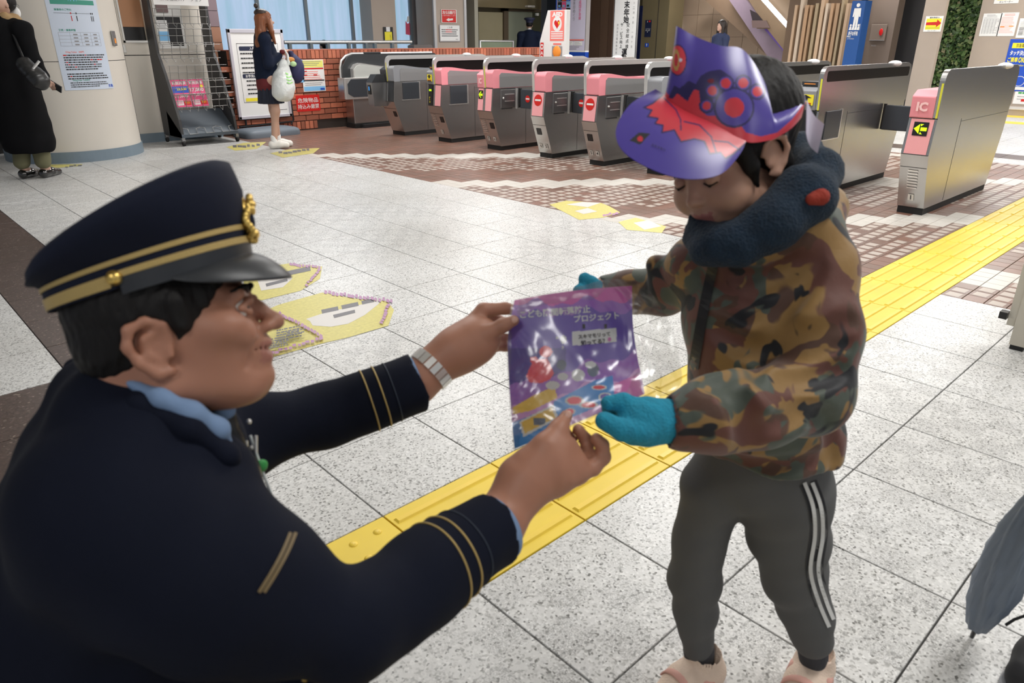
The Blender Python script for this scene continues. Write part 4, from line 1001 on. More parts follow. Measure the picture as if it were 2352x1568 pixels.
    if left == 'ticket':
        a, c = (fy + ft, w); yc = (a + c) / 2; hw_ = (c - a) * .4
        b = MB(); b.box((-.152, yc - hw_, .75), (-.146, yc + hw_, .83), M_YP); b.add([(-.155, yc + u * hw_, .80 + v * .03) for u, v in ((-.8, .2), (-.3, .2), (-.3, -.5), (.3, -.5), (.3, .2), (.8, .2), (0, .95))], [tuple(range(7))], M_BLACK)
        for q in range(2): b.add([(-.155, yc + u * hw_, .765 - .012 * q + v * .004) for u, v in ((-.8, -1), (.8, -1), (.8, 1), (-.8, 1))], [(0, 1, 2, 3)], M_RED if q == 0 else M_BLACK)
        b.build('ticket_sign', gt)
        b = MB(); b.box((-.11, yc - hw_, .895), (.02, yc + hw_, .925), M_CHAR); b.box((-.112, yc - hw_ * .7, .905), (-.10, yc + hw_ * .7, .912), M_ORG); b.build('ticket_slot', gt)
        if fin == 'C':
            b = MB(); frontplate(b, segs[1][0] + .01, segs[1][1] - .01, .47, .70, M_BLACK, .006)
            for pp in ([(.6, .05), (.1, .35), (.1, -.25)], [(.15, .15), (-.5, .28), (-.6, .05), (-.5, -.15), (.15, -.05)]): b.add([(fx(.64) - .011, yc + u * hw_, .64 + v * .06) for u, v in pp], [tuple(range(len(pp)))], M_LIME)
            vs, fs, ext = text_geo('きっぷ', .03); k_ = .016 / ext[1]; b.add([(fx(.53) - .012, yc - v * k_ * 1.5, .53 + u * k_ * 1.5) for u, v in vs], fs, M_YP); b.build('arrow_display', gt)
    if left == 'block':
        b = MB(); b.prism([(-.34, .40), (-.36, .70), (-.28, .80), (0, .80), (0, .38)], 1, fy + ft + .02, w + .03, M_STEELD); b.build('reader_block', gt, bevel=.006)
        b = MB(); b.prism([(-.362, .70), (-.282, .802), (.02, .804), (.02, .70)], 1, fy + ft + .016, w + .034, M_CHAR); b.build('reader_cap', gt)
        b = MB(); b.box((-.366, w - .06, .55), (-.350, w - .005, .67), M_BLACK); b.box((-.368, w - .05, .60), (-.366, w - .03, .65), mat('lit_blue', sr(60, 150, 230), .4, emit=.6)); b.build('display', gt)
        b = MB(); b.box((-.16, w - .02, .38), (-.155, w, .44), M_YP); b.build('yellow_mark', gt)
    # side by the aisle on the camera side
    if side == 'box':
        b = MB(); b.box((-.01, -.006, .49), (.22, .002, .695), M_STEELD); b.build('hinge_box', gt, bevel=.004)
        b = MB(); b.box((.05, -.012, .56), (.20, -.005, .568), M_STEELM); b.box((.05, -.012, .635), (.20, -.005, .643), M_STEELM); b.ball((.025, -.008, .60), .012, M_STEELM, 8, 6); b.build('ridge', gt)
        b = MB(); b.box((.0, -.008, .478), (.17, -.004, .486), M_INK); b.box((-.0, -.008, .70), (.22, -.004, .707), M_INK); b.box((.24, -.012, .47), (.26, -.0, .70), M_STEELM); b.build('slot', gt)
    elif side == 'panel':
        b = MB(); b.box((.0, -.008, .48), (.27, .002, .70), M_SLATE); b.build('aisle_panel', gt, bevel=.004)
        b = MB(); b.box((.275, -.010, .47), (.288, 0, .705), M_STEELM); b.box((-.02, -.01, .470), (.28, -.002, .477), M_STEELM); b.build('panel_edge', gt)
    def leaf(ya, yb, x_, nm=True):
        b = MB(); b.bevbox((0, 0, 0), (abs(yb - ya), .215, .022), .006, M_SLATE)
        me = [(x_ + .011 - z_, min(ya, yb) + u, .475 + v) for (u, v, z_) in b.v]; b.v = me
        lf = b.build('flap_door', gt)
        if nm:
            c_ = (ya + yb) / 2; noentry(lf, lambda u, v, k: (x_ - .012 - k, c_ - u, .585 + v), r=.04)
    if leafR: leaf(-.275, -.02, .30 if leafR is True else leafR, ent)
    if leafL: leaf(w + .02, w + .275, .32 if leafL is True else leafL, ent)
    if leafR:
        b = MB(); b.tube([((.30 if leafR is True else leafR), -.018, .48), ((.30 if leafR is True else leafR), -.018, .70)], .014, M_BLACK, 8); b.build('hinge', gt)
    return gt
gate(.735, .19, 'R', 'steel', 'steel gate numbered 1 with a pink IC reader, nearest the yellow paving', 'ic', '1', side='none', leafR=False, leafL=1.15, strip=False, win=False, ent=False)
gate(1.60, .20, 'R', 'steel', 'steel gate with yellow ticket sign just behind the snood of the boy', 'ticket', '2', side='panel', leafR=1.15, leafL=False, strip=True, ent=False)
gate(2.36, .20, 'R', 'steel', 'steel gate mostly hidden behind the boy\'s head', 'ticket', '3', side='panel', leafR=False, leafL=False, strip=True, ent=False)
gate(3.12, .20, 'L', 'grey', 'grey-topped gate partly hidden by the purple visor', None, '43', side='panel', leafR=False, leafL=True)
gate(3.88, .20, 'L', 'pink', 'pink-topped no-entry gate numbered five and four, nearest the visor', None, '54', 'ne')
gate(4.63, .20, 'L', 'pink', 'pink-topped no-entry gate numbered six and five', None, '65', 'ne')
gate(5.48, .26, 'C', 'pink', 'pink-topped gate numbered 7 6 with a pink IC reader and lime arrow', 'ic', '76', None, leafL=False)
gate(6.44, .28, 'C', 'pink', 'pink-topped gate with black arrow panel and yellow ticket sign', 'ticket', '7', None, side='panel', leafR=False, leafL=False)
gate(7.48, .30, 'C', 'grey', 'grey-topped gate with a dark protruding reader block', 'block', '', None, side='panel', leafR=False, leafL=False)
# last gate against the brick wall
gt = thing('ticket_gate', 'end gate with a dark padded arch standing against the brick wall', 'ticket gate', (5.05, 8.72, 0), 0, 'ticket gates in a row')
w = .26
b = MB(); b.box((0, 0, 0), (1.55, w, .06), M_RUB); b.box((.12, -.05, 0), (1.5, 0, .05), M_CHAR); b.build('kickplate', gt)
b = MB(); b.box((.02, .04, .06), (1.6, w, .72), M_STEEL); b.build('cabinet', gt, bevel=.008)
b = MB(); b.prism([(-.10, .44), (-.10, .86), (.0, 1.0), (.1, 1.04), (1.6, 1.04), (1.66, .98), (1.66, .72), (.1, .72), (.08, .44)], 1, .07, .17, M_CHAR, True); b.build('arch', gt)
b = MB(); b.tube([(-.105, .12, .44), (-.105, .12, .86), (-.08, .12, .95), (.0, .12, 1.015), (.1, .12, 1.045), (1.58, .12, 1.045)], .018, M_STEELM, 8); b.build('arch_rim', gt)
b = MB(); b.prism([(.03, .70), (.03, .84), (.08, .90), (.16, .92), (.3, .90), (.55, .865), (.8, .86), (1.55, .87), (1.55, .70)], 1, .0, .07, M_STEELM); b.build('cover', gt)
b = MB(); b.prism([(.05, .705), (.05, .83), (.1, .885), (.18, .90), (.4, .875), (.62, .83), (.66, .78), (.66, .705)], 1, -.006, .002, mat('reader_pad', sr(196, 200, 196), .35)); b.build('reader_pad', gt)
b = MB(); b.box((-.14, .0, .42), (-.11, .17, .72), M_STEEL); b.box((-.13, -.02, .42), (.5, .02, .72), M_STEELM); b.build('panel_frame', gt, bevel=.004)
b = MB(); b.prism([(-.09, .50), (-.09, .64), (-.03, .70), (.42, .70), (.46, .68), (.46, .47), (.4, .45), (0, .45)], 1, -.028, -.018, M_SLATE); b.build('aisle_panel', gt)
b = MB(); b.box((.3, .09, 1.04), (.6, .15, 1.065), M_CHAR); b.build('top_cap', gt, bevel=.008)
# ================================================================ things beyond the gates, middle and right
def yX(px, x, row=93): return X(px, row, x)[1]
def zX(px, row, x): return X(px, row, x)[2]
def sheetX(x0, x1, y0, y1, xw, label, cat='poster', name='poster', th=0.006):
    A = X(x0, y1, xw - th - .002); B = X(x1, y1, xw - th - .002); Cc = X((x0 + x1) / 2, y0, xw - th - .002)
    s = Sheet(A, (0, -1, 0), (0, 0, 1), th); s.w = A[1] - B[1]; s.h = Cc[2] - A[2]; s.meta = (name, label, cat); return s
def pierX(name, px0, px1, x, dep, m, z0=0, z1=CEIL, kind='structure', label=None, cat=None):
    b = MB(); b.box((x, yX(px1, x), z0), (x + dep, yX(px0, x), z1), m); o = b.build(name); tag(o, label, cat, kind=kind); return o
# wall with the blue tap-payment poster
pierX('wall_poster', 2236, 2700, 15.2, .3, M_TAN)
s = sheetX(2292, 2420, 90, 208, 15.2, 'large blue poster with yellow band on the right wall'); w, h = s.w, s.h
s.base(w, h, M_BLUE).rect(w * .06, h * .83, w * .95, h * .93, M_YP).text('京急電鉄・都営交通', w * .36, h * .88, h * .07, M_INK, .01, w * .46).text('タッチ決済', w * .20, h * .74, h * .10, M_WHITE, .03, w * .30).text('で', w * .42, h * .74, h * .08, M_WHITE, .03).text('ご乗車', w * .13, h * .61, h * .10, M_YP, .03, w * .19).text('OK!', w * .30, h * .61, h * .11, M_YP, .03, w * .13)
s.text('Available at Keikyu Line & Toei', w * .30, h * .50, h * .045, M_YP, .01, w * .5).text('Tap to ride', w * .12, h * .44, h * .045, M_WHITE, .01, w * .16)
s.disc(w * .35, h * .2, h * .1, M_WHITE).disc(w * .35, h * .2, h * .09, M_BLUE).rect(w * .1, h * .03, w * .6, h * .09, M_WHITE).rect(w * .62, h * .03, w * .9, h * .09, M_GRN).lines(w * .45, w * .9, h * .26, h * .06, 3, h * .02, M_WHITE, 3); fin(s)
s = sheetX(2325, 2440, 211, 238, 15.2, 'white notice strip right under the big blue poster', 'notice', 'notice'); w, h = s.w, s.h
s.base(w, h, M_PAPER).lines(.05, w * .9, h * .8, h * .2, 1, h * .14, M_GRN, 5).lines(.05, w * .5, h * .55, h * .2, 2, h * .06, M_GINK, 6).rect(w * .16, h * .2, w * .26, h * .4, M_RED); fin(s)
for k, (a, c, t_, b_, lb) in enumerate(((2246, 2290, 31, 83, 'white table notice on the right wall, nearest the green plants'), (2286, 2328, 29, 83, 'white notice with orange lines above the blue poster'), (2330, 2380, 42, 87, 'white bulleted notice at the frame\'s edge above the blue poster'))):
    s = sheetX(a + 2, c, t_, b_, 15.2, lb, 'notice', 'notice'); w, h = s.w, s.h; s.base(w, h, M_PAPER).lines(w * .2, w * .8, h * .92, h * .05, 2, h * .02, M_REDL if k == 1 else M_GINK, k)
    s.lines(w * .08, w * .92, h * .8, h * .055, 13, h * .014, M_GINK if k != 1 else M_REDL, k + 5)
    if k == 1: s.rect(w * .1, h * .38, w * .35, h * .42, M_ORG).rect(w * .6, h * .4, w * .85, h * .44, M_ORG)
    if k == 0:
        for q in range(6): s.rect(w * (.1 + .16 * q), h * .1, w * (.1 + .16 * q) + .004, h * .75, M_GINK)
    if k == 2:
        for q in range(6): s.rect(w * .08, h * (.5 - .07 * q), w * .3, h * (.52 - .07 * q), M_INK)
    fin(s)
s = sheetX(2282, 2338, -18, 9, 15.2, 'yellow and white sign at the top of the right wall', 'sign', 'direction_sign'); w, h = s.w, s.h; s.base(w, h, M_PAPER).rect(w * .12, h * .3, w * .9, h * .98, M_YP).text('エレベーター', w * .5, h * .16, h * .18, M_INK, .01, w * .55); fin(s)
b = MB(); b.box((14.62, -5, 0), (15.2, yX(2300, 15.2) + .3, .10), M_TAN); b.box((14.60, -5, .10), (15.2, yX(2300, 15.2) + .3, .115), M_PWH); tag(b.build('trim_2'), kind='structure')
# green wall
XG = 15.9
gw = MB(); gw.box((XG + .12, yX(2262, XG) - .2, 0), (XG + .2, yX(2128, XG) + .3, CEIL), mat('dark_soil_panel', (0.015, 0.02, 0.012), .9)); gwo = gw.build('plant_wall'); tag(gwo, 'wall panel of dense green leaves between the two pale piers', 'plant wall')
LM = [mat('leaf_%d' % i, c, .35, var=.25, vs=20) for i, c in enumerate(((.10, .19, .06), (.17, .29, .09), (.30, .38, .15), (.42, .38, .22), (.05, .10, .04)))]
rr = random.Random(11); ya, yb = yX(2258, XG), yX(2128, XG) + .1; z0_, z1_ = .35, 2.1
def leafmesh(b, P0, s_, rr, m):
    t = nrm([rr.uniform(-.5, .1), rr.uniform(-1, 1), rr.uniform(-1, .3)]); n_ = nrm([-1, rr.uniform(-.8, .8), rr.uniform(-.3, .9)]); u = nrm(np.cross(n_, t)); t = np.cross(u, n_)
    P0 = np.array(P0); mid = P0 + t * s_ * .5 + n_ * s_ * .12; tip = P0 + t * s_
    b.add([P0, mid + u * s_ * .33, tip, mid - u * s_ * .33, P0 + t * s_ * .5], [(0, 4, 1), (4, 2, 1), (0, 3, 4), (4, 3, 2)], m, True)
LF = []
for i in range(5):
    b = MB(); leafmesh(b, (0, 0, 0), .075, rr, LM[i]); LF.append(b)
n_ind = 0
pts = [(rr.uniform(ya, yb), rr.uniform(z0_, z1_)) for _ in range(3400)]
sb = MB()
for k, (y_, z_) in enumerate(pts):
    m_ = LM[min(4, int(abs(rr.gauss(0, 1.5))))] if rr.random() > .2 else LM[4]
    if k < 250:
        b = MB(); leafmesh(b, (0, 0, 0), rr.uniform(.09, .12), rr, m_); b.build('leaf', gwo, (XG + rr.uniform(-.08, -.02), y_, z_))
    else: leafmesh(sb, (XG + rr.uniform(-.05, .11), y_, z_), rr.uniform(.05, .10), rr, m_)
so_ = sb.build('foliage', gwo); so_['kind'] = 'stuff'
# pale pier with the arrow sign, dark panel, hose cabinet pier
pierX('pillar', 2108, 2156, 14.2, .12, M_TAN)
s = sheetX(2120, 2160, 37, 73, 14.2, 'yellow sign with red arrow on the pale pier beside the plant wall', 'sign', 'direction_sign'); w, h = s.w, s.h
s.base(w, h, M_PAPER).rect(w * .08, h * .14, w * .92, h * .84, M_YP).poly([(w * .08, h * .42), (w * .68, h * .42), (w * .68, h * .28), (w * .95, h * .54), (w * .68, h * .78), (w * .68, h * .63), (w * .08, h * .60)], M_RED).text('遺失物窓口', w / 2, h * .9, h * .10, M_INK, .01, w * .55).rect(w * .1, h * .23, w * .9, h * .25, M_GRN).text('エレベーター', w / 2, h * .07, h * .07, M_INK, 0, w * .5); fin(s)
pierX('wall_dark', 2046, 2112, 15.0, .2, mat('charcoal_wall', sr(44, 43, 45), .5))
pierX('wall_hose', 1978, 2048, 14.4, .3, mat('taupe_wall', sr(112, 98, 88), .45, var=.08, vs=2))
s = sheetX(1996, 2031, 56, 93, 14.38, 'flat taupe hose cabinet with round red lamp', 'cabinet', 'hose_cabinet', .02); w, h = s.w, s.h
s.base(w, h, mat('taupe_cabinet', sr(124, 110, 100), .4)); s.rect(0, h * .97, w, h, M_TAN).rect(0, 0, w, h * .03, M_GINK); s.text('消火栓', w * .35, -h * .32, h * .10, M_GINK, 0); 
o = fin(s); P0 = s.p(w * .72, h * .52, .02); b = MB(); b.ball(P0, (.012, .035, .065), mat('red_lamp', sr(200, 20, 20), .3), 14, 8); b.build('lamp', o)
# blue toilet sign: a deep upright box
xs = 13.3; b = MB(); ys0, ys1 = yX(1973, xs), yX(1943, xs); ztop = zX(1958, 2, xs)
b.box((xs, ys0, 0), (xs + .28, ys1, ztop), mat('toilet_sign_blue', sr(24, 76, 142), .45)); o = b.build('toilet_sign'); tag(o, 'tall blue restroom sign with a white male figure', 'sign')
s = Sheet((xs - .001, ys1, 0), (0, -1, 0), (0, 0, 1)); W_ = ys1 - ys0; c_ = W_ * .5; zf = zX(1960, 36, xs)
s.disc(c_, zf + .17, .032, M_WHITE); s.poly([(c_ - .06, zf + .12), (c_ + .06, zf + .12), (c_ + .07, zf - .02), (c_ + .045, zf - .02), (c_ + .04, zf + .03), (c_ + .04, zf - .22), (c_ + .008, zf - .22), (c_, zf - .05), (c_ - .008, zf - .22), (c_ - .04, zf - .22), (c_ - .04, zf + .03), (c_ - .045, zf - .02), (c_ - .07, zf - .02)], M_WHITE)
z2 = zX(1960, 62, xs)
for k in range(4): s.disc(W_ * (.18 + .2 * k), z2 + .03, .018, M_WHITE, 10); s.poly([(W_ * (.18 + .2 * k) - .025, z2 - .05), (W_ * (.18 + .2 * k) + .02, z2 - .05), (W_ * (.18 + .2 * k) + .015, z2 + .01), (W_ * (.18 + .2 * k) - .012, z2 + .01)], M_WHITE)
s.rect(W_ * .88, z2 - .05, W_ * .9, z2 + .05, M_WHITE); s.text('男子お手洗', W_ * .45, zX(1950, 77, xs), .075, M_WHITE, .03, W_ * .72).text('Men', W_ * .18, zX(1950, 84, xs), .028, M_WHITE, .02).text('남자 화장실 男卫生间', W_ * .34, zX(1950, 89, xs), .018, M_WHITE, 0, W_ * .5)
s.mb.build('pictogram', o)
# wooden slat screen
xq = 13.6; scr = thing('slat_screen', 'screen of upright wooden slats beside the blue restroom sign', 'slat screen')
b = MB(); b.box((xq + .22, yX(1950, xq) , 0), (xq + .26, yX(1806, xq + .3), CEIL), mat('slat_back', sr(108, 88, 70), .6)); b.build('back_panel', scr)
SM = [mat('slat_%d' % i, sr(*c), .5, var=.1, vs=3, vstr=(1, 1, .2)) for i, c in enumerate(((164, 134, 104), (186, 158, 130), (176, 142, 110), (158, 140, 112), (196, 178, 158)))]
px = 1815; k = 0
while px < 1942:
    w_ = 5.5 + (k % 3) * 1.0; zt__ = CEIL if k % 4 in (1,) else zX(px, 8 if px > 1850 else 12, xq)
    b = MB(); b.box((xq, yX(px + w_, xq), 0), (xq + .16, yX(px, xq), zt__), SM[(k * 3 + 1) % 5]); b.build('slat', scr); px += 11.6; k += 1
# stair soffit with tube light, lilac balustrade and beige tiled wall
pierX('wall_stair', 1530, 1830, 15.6, .2, mat('beige_grout', sr(120, 104, 92), .6))
wst = bpy.data.objects['wall_stair']
ta, tb = yX(1812, 15.6), yX(1532, 15.6); y_ = tb
while y_ > ta:
    z_ = .8
    while z_ < 2.7:
        b = MB(); b.box((15.585, y_ - .425, z_ + .003), (15.6, y_ - .004, z_ + .497), M_BEIGE); b.build('tile', wst); z_ += .5
    y_ -= .43
def slab(name, pp, x, dep, m, label, cat, kind=None, parent=None):
    q = [X(a, c, x) for a, c in pp]; b = MB(); b.prism([(p[1], p[2]) for p in q], 0, x, x + dep, m); o = b.build(name, parent)
    if parent is None: tag(o, label, cat, kind=kind)
    return o
st = slab('stair_stringer', [(1608, -10), (1705, -10), (1790, 80), (1832, 152), (1790, 152)], 14.6, .5, mat('stringer_olive', sr(112, 92, 74), .5, var=.1), 'sloping brown underside beam of the stairs behind the boy\'s head', 'stairs')
lb_ = slab('stair_balustrade', [(1668, -10), (1706, -10), (1738, 30), (1728, 62), (1765, 68), (1804, 120), (1803, 152), (1778, 152)], 14.4, .06, mat('lilac_panel', sr(134, 118, 132), .35, var=.1), 'lilac sloping balustrade panel of the stairs', 'balustrade')
slab('edge_rail', [(1752, 63), (1762, 63), (1806, 119), (1804, 124)], 14.35, .04, mat('violet_rail', sr(120, 95, 175), .4), None, None, parent=lb_)
sf = slab('stair_soffit', [(1702, -30), (1832, -30), (1816, 152), (1803, 152), (1804, 120), (1762, 66), (1738, 66), (1738, 30)], 14.2, .1, mat('soffit_beige', sr(132, 110, 86), .5, var=.08), 'beige sloping soffit of the stairs carrying a lamp', 'soffit')
slab('dark_slot', [(1722, 22), (1738, 30), (1752, 47), (1728, 47)], 14.18, .01, mat('dark_slot', sr(44, 32, 36), .6), None, None, parent=sf)
slab('soffit_panel', [(1726, 47), (1760, 47), (1768, 64), (1728, 64)], 14.17, .02, mat('mauve_soffit', sr(112, 92, 88), .5), None, None, parent=sf)
P0, P1 = X(1745, -12, 14.0), X(1810, 60, 14.0); 
b = MB(); b.tube([P0, P1], .045, mat('bright_tube', (1, 1, 1), .3, emit=4.0), 12); tag(b.build('glow_tube'), 'bright sloping fluorescent tube under the stair soffit', 'lamp')
P0, P1, P2 = X(1532, 43, 15.51), X(1545, 55, 15.51), X(1556, 66, 15.51)
b = MB(); b.tube([P0, P1, P2], .035, MATS['bright_tube'], 10); tag(b.build('glow_tube'), 'short bright tube above the tip of the purple visor', 'lamp')  # short glowing tube set close to the tiled wall
s = sheetX(1527, 1556, 40, 110, 15.585, 'grey notice sheet on the tiled wall beside the elevator', 'notice', 'notice'); w, h = s.w, s.h; s.base(w, h, mat('warm_paper', sr(165, 152, 140), .6)).lines(w * .1, w * .9, h * .85, h * .12, 4, h * .05, M_GINK, 2).lines(w * .1, w * .8, h * .4, h * .08, 4, h * .02, M_GINK, 3); fin(s)
s = sheetX(1524, 1536, 103, 122, 15.58, 'small red notice by the elevator', 'notice', 'notice'); w, h = s.w, s.h; s.base(w, h, M_RED).rect(w * .2, h * .35, w * .9, h * .6, M_WHITE); fin(s)
# elevator with steel front, navy side, signs
xe = 14.6
b = MB(); b.box((xe, yX(1531, xe), 0), (xe + .6, yX(1470, xe), CEIL), M_BRASS); el = b.build('elevator_front'); tag(el, 'olive steel elevator front with small blue signs', 'elevator')
b = MB(); b.box((xe - .005, yX(1508, xe), 0), (xe, yX(1507, xe), CEIL), M_INK); b.build('door_seam', el)
b = MB(); b.box((xe - .02, yX(1472, xe), 0), (xe + .1, yX(1456, xe), zX(1462, 14, xe)), mat('navy_panel', sr(16, 26, 62), .4)); b.build('navy_panel', el)
s = sheetX(1480, 1494, 46, 85, xe, ''); w, h = s.w, s.h; s.base(w, h, M_NAVYP).rect(w * .55, h * .87, w * .85, h * .97, M_RED).text('3', w * .35, h * .9, h * .1, M_WHITE, .02).rect(w * .1, h * .49, w * .9, h * .5, M_WHITE).text('1F-2F', w * .5, h * .4, h * .09, M_WHITE, .01, w * .7).disc(w * .45, h * .3, w * .06, M_WHITE); s.build('floor_sign', el)
s = sheetX(1481, 1489, 99, 108, xe, ''); w, h = s.w, s.h; s.base(w, h, M_BLUE).disc(w * .5, h * .7, w * .15, M_WHITE).rect(w * .4, h * .2, w * .6, h * .6, M_WHITE); s.build('wheelchair_sign', el)
b = MB(); b.box((xe + .1, yX(1472, xe + .1), zX(1460, 30, xe)), (xe + .3, yX(1445, xe + .1), CEIL), M_BRASS) if False else b.box((xe + .3, yX(1480, xe + .3), 0), (xe + .4, yX(1440, xe + .3), CEIL), M_BRASS); tag(b.build('wall_olive'), kind='structure')
# tall white banner with vertical writing
xb = 12.4; b = MB(); y0_, y1_ = yX(1459, xb), yX(1409, xb)
bn = thing('banner_stand', 'tall white banner with large black vertical writing', 'banner', (xb, (y0_ + y1_) / 2, 0)); W_ = y1_ - y0_
s = Sheet((0, W_ / 2, .25), (0, -1, 0), (0, 0, 1), .01); s.base(W_, 2.2, M_PAPER)
zz_ = lambda row: zX(1434, row, xb) - .25
for ch, row in (('年', -20), ('末', 11), ('年', 28.5), ('始', 45), ('運', 120), ('動', 134)): s.text(ch, W_ * .54, zz_(row), .15, M_INK, .035, .15)
for i, ch in enumerate('安全総点検'): s.text(ch, W_ * .64, zz_(57.5 + i * 12.3), .085, M_INK, .01, .085)
for i, ch in enumerate('サービス向上'): s.text(ch, W_ * .36, zz_(57 + i * 9.8), .07, M_INK, .015, .07 if ch != 'ー' else .02)
for i, ch in enumerate('十二月十日｜一月十日'): s.text(ch, W_ * .86, zz_(8 + i * 11), .045, M_GINK, 0)
for i, ch in enumerate('京浜急行電鉄株式会社'): s.text(ch, W_ * .17, zz_(57 + i * 8), .045, M_GINK, 0)
s.mb.build('fabric', bn)
b = MB(); b.tube([(.02, -W_ / 2 - .02, 0), (.02, -W_ / 2 - .02, 2.5)], .02, M_STEELD, 8); b.tube([(.02, W_ / 2 + .02, 0), (.02, W_ / 2 + .02, 2.5)], .02, M_STEELD, 8); b.box((-.15, -W_ / 2 - .05, 0), (.15, W_ / 2 + .05, .03), M_STEELD); b.build('frame', bn)
# brown shutter doors
xd = 14.0; lk = MB(); ya_, yb_ = yX(1406, xd), yX(1344, xd); lk.box((xd + .04, ya_ - .1, 0), (xd + .2, yb_ + .1, CEIL), mat('dark_brown', sr(70, 54, 44), .6)); lo_ = lk.build('brown_shutter'); tag(lo_, 'brown folding shutter between the poster stand and the white banner', 'shutter')
pl = (1346, 1355, 1376, 1395, 1406)
for k in range(4):
    b = MB(); b.box((xd, yX(pl[k + 1], xd) + .008, 0), (xd + .05, yX(pl[k], xd) - .008, CEIL), mat('brown_door_%d' % (k % 2), sr(*((122, 96, 78), (112, 86, 70))[k % 2]), .5, var=.05)); b.build('panel', lo_)
# blue-framed poster stand
xp = 12.0; ya_, yb_ = yX(1345, xp), yX(1275, xp); W_ = yb_ - ya_
ps = thing('poster_stand', 'blue-framed lit poster stand crowded with small pictures', 'poster stand', (xp, (ya_ + yb_) / 2, 0))
zb_ = zX(1310, 116, xp); zt__ = 2.35
b = MB(); b.box((0, -W_ / 2, 0), (.12, W_ / 2, zb_ - .03), mat('stand_blue', sr(20, 70, 170), .4)); b.box((0, W_ / 2 - .03, 0), (.12, W_ / 2, zt__), mat('frame_blue', sr(40, 100, 220), .4)); b.box((0.0, -W_ / 2, zb_ - .03), (.12, W_ / 2 - .03, zb_), M_WHITE); b.box((0, -W_ / 2, zb_), (.12, -W_ / 2 + .025, zt__), M_GWALL); b.build('frame', ps)
s = Sheet((.0, W_ / 2 - .03, zb_), (0, -1, 0), (0, 0, 1), .02); w, h = W_ - .055, zt__ - zb_; s.base(w, h, mat('pale_lilac_paper', sr(214, 208, 228), .5))
rr = random.Random(8); pal = [M_RED, M_BLUEL, M_GRN, M_BLUE, M_MAG, M_ORG, M_INK, M_TEAL, M_PAPER]
for r_ in range(7):
    for c_ in range(3):
        if r_ == 0 and c_ == 2: continue
        s.rect(w * (.04 + .15 * c_), h * (.19 + .095 * r_), w * (.18 + .15 * c_), h * (.275 + .095 * r_), pal[rr.randrange(9)]); x0_ = w * (.06 + .15 * c_); s.rect(x0_, h * (.2 + .095 * r_), x0_ + w * .08, h * (.23 + .095 * r_), pal[rr.randrange(9)])
s.rect(0.0, h * .155, w * .98, h * .175, M_REDL)
for q in range(3): s.rect(w * (.05 + .3 * q), h * .08, w * (.33 + .3 * q), h * .145, M_PAPER); s.lines(w * (.07 + .3 * q), w * (.28 + .3 * q), h * .12, h * .02, 2, h * .006, M_GINK, q)
s.lines(w * .05, w * .95, h * .05, h * .03, 2, h * .01, M_GINK, 9)
s.text('御朱印めぐり', w * .62, h * .78, .07, M_GINK, 0, None, True); s.text('開運成田京急線', w * .82, h * .85, .07, M_MAG, 0, None, True); s.mb.build('poster_sheet', ps)
b = MB(); b.box((12.6, yX(1275, 12.6), 0), (12.7, yX(1255, 12.6), CEIL), mat('deep_teal', sr(20, 40, 60), .4)); tag(b.build('wall_navy'), kind='structure')
b = MB(); b.box((12.8, yX(1262, 12.8), 0), (12.9, yX(1242, 12.8), CEIL), mat('slate_blue_wall', sr(96, 104, 118), .5)); tag(b.build('wall_slate'), kind='structure')
# AED cabinet
xa_ = 9.0; P0 = X(1302, 22, xa_); ya_, yb_ = yX(1300, xa_), yX(1260, xa_); zt__ = P0[2]
ae = thing('aed_cabinet', 'white defibrillator cabinet with red AED heart sign', 'cabinet', (xa_, ya_, 0)); W_ = yb_ - ya_; zm = zX(1280, 96, xa_)
b = MB(); b.prism([(0, 0), (.30, 0), (.30, zm), (.06, zt__), (0, zt__)], 1, 0, W_, M_WHITE) if False else b.prism([(0, 0), (W_ + .22, 0), (W_ + .22, zm), (W_ + .03, zt__), (0, zt__)], 0, 0, .09, M_WHITE); b.build('body', ae, bevel=.008)
s = Sheet((-.002, W_, 0), (0, -1, 0), (0, 0, 1)); zr = lambda row: zX(1280, row, xa_)
s.rect(W_ * .08, zr(94), W_ * .88, zt__ - .01, M_REDL).text('AED', W_ * .48, zr(33), .075, M_WHITE, .06, W_ * .6).disc(W_ * .48, zr(55), W_ * .26, M_WHITE, 24, .12)
def heart(s, x_, y_, r_, m): s.poly([(x_ + r_ * .062 * 16 * math.sin(t) ** 3, y_ + r_ * .07 * (13 * math.cos(t) - 5 * math.cos(2 * t) - 2 * math.cos(3 * t) - math.cos(4 * t))) for t in [2 * PI * i / 28 for i in range(28)][::-1]], m)
heart(s, W_ * .48, zr(55), W_ * .17, M_RED); s.poly([(W_ * .52, zr(52)), (W_ * .62, zr(48)), (W_ * .60, zr(53)), (W_ * .66, zr(50)), (W_ * .54, zr(60)), (W_ * .57, zr(55))], M_YP)
for q in range(4): s.rect(W_ * .14, zr(74 + 5 * q), W_ * .82, zr(71.5 + 5 * q), M_PAPER)
s.rect(W_ * .28, zr(103), W_ * .74, zr(99), M_REDL).rect(W_ * .22, zr(134), W_ * .80, zr(106), M_GINK).mb.build('print', ae)
b = MB(); b.ball((.0, W_ * .5, zr(119)), (.03, W_ * .25, .10), M_ORG, 14, 8); b.build('orange_case', ae)
s = Sheet((-.002, W_ + .20, 0), (0, -1, 0), (0, 0, 1)); s.rect(0.0, zr(140), .08, zr(98), M_RED).disc(.04, zr(108), .035, M_WHITE, 16, .05); heart(s, .04, zr(108), .025, M_RED); s.text('A', .04, zr(122), .06, M_WHITE, .06).text('E', .04, zr(133), .06, M_WHITE, .06); s.mb.build('side_print', ae)
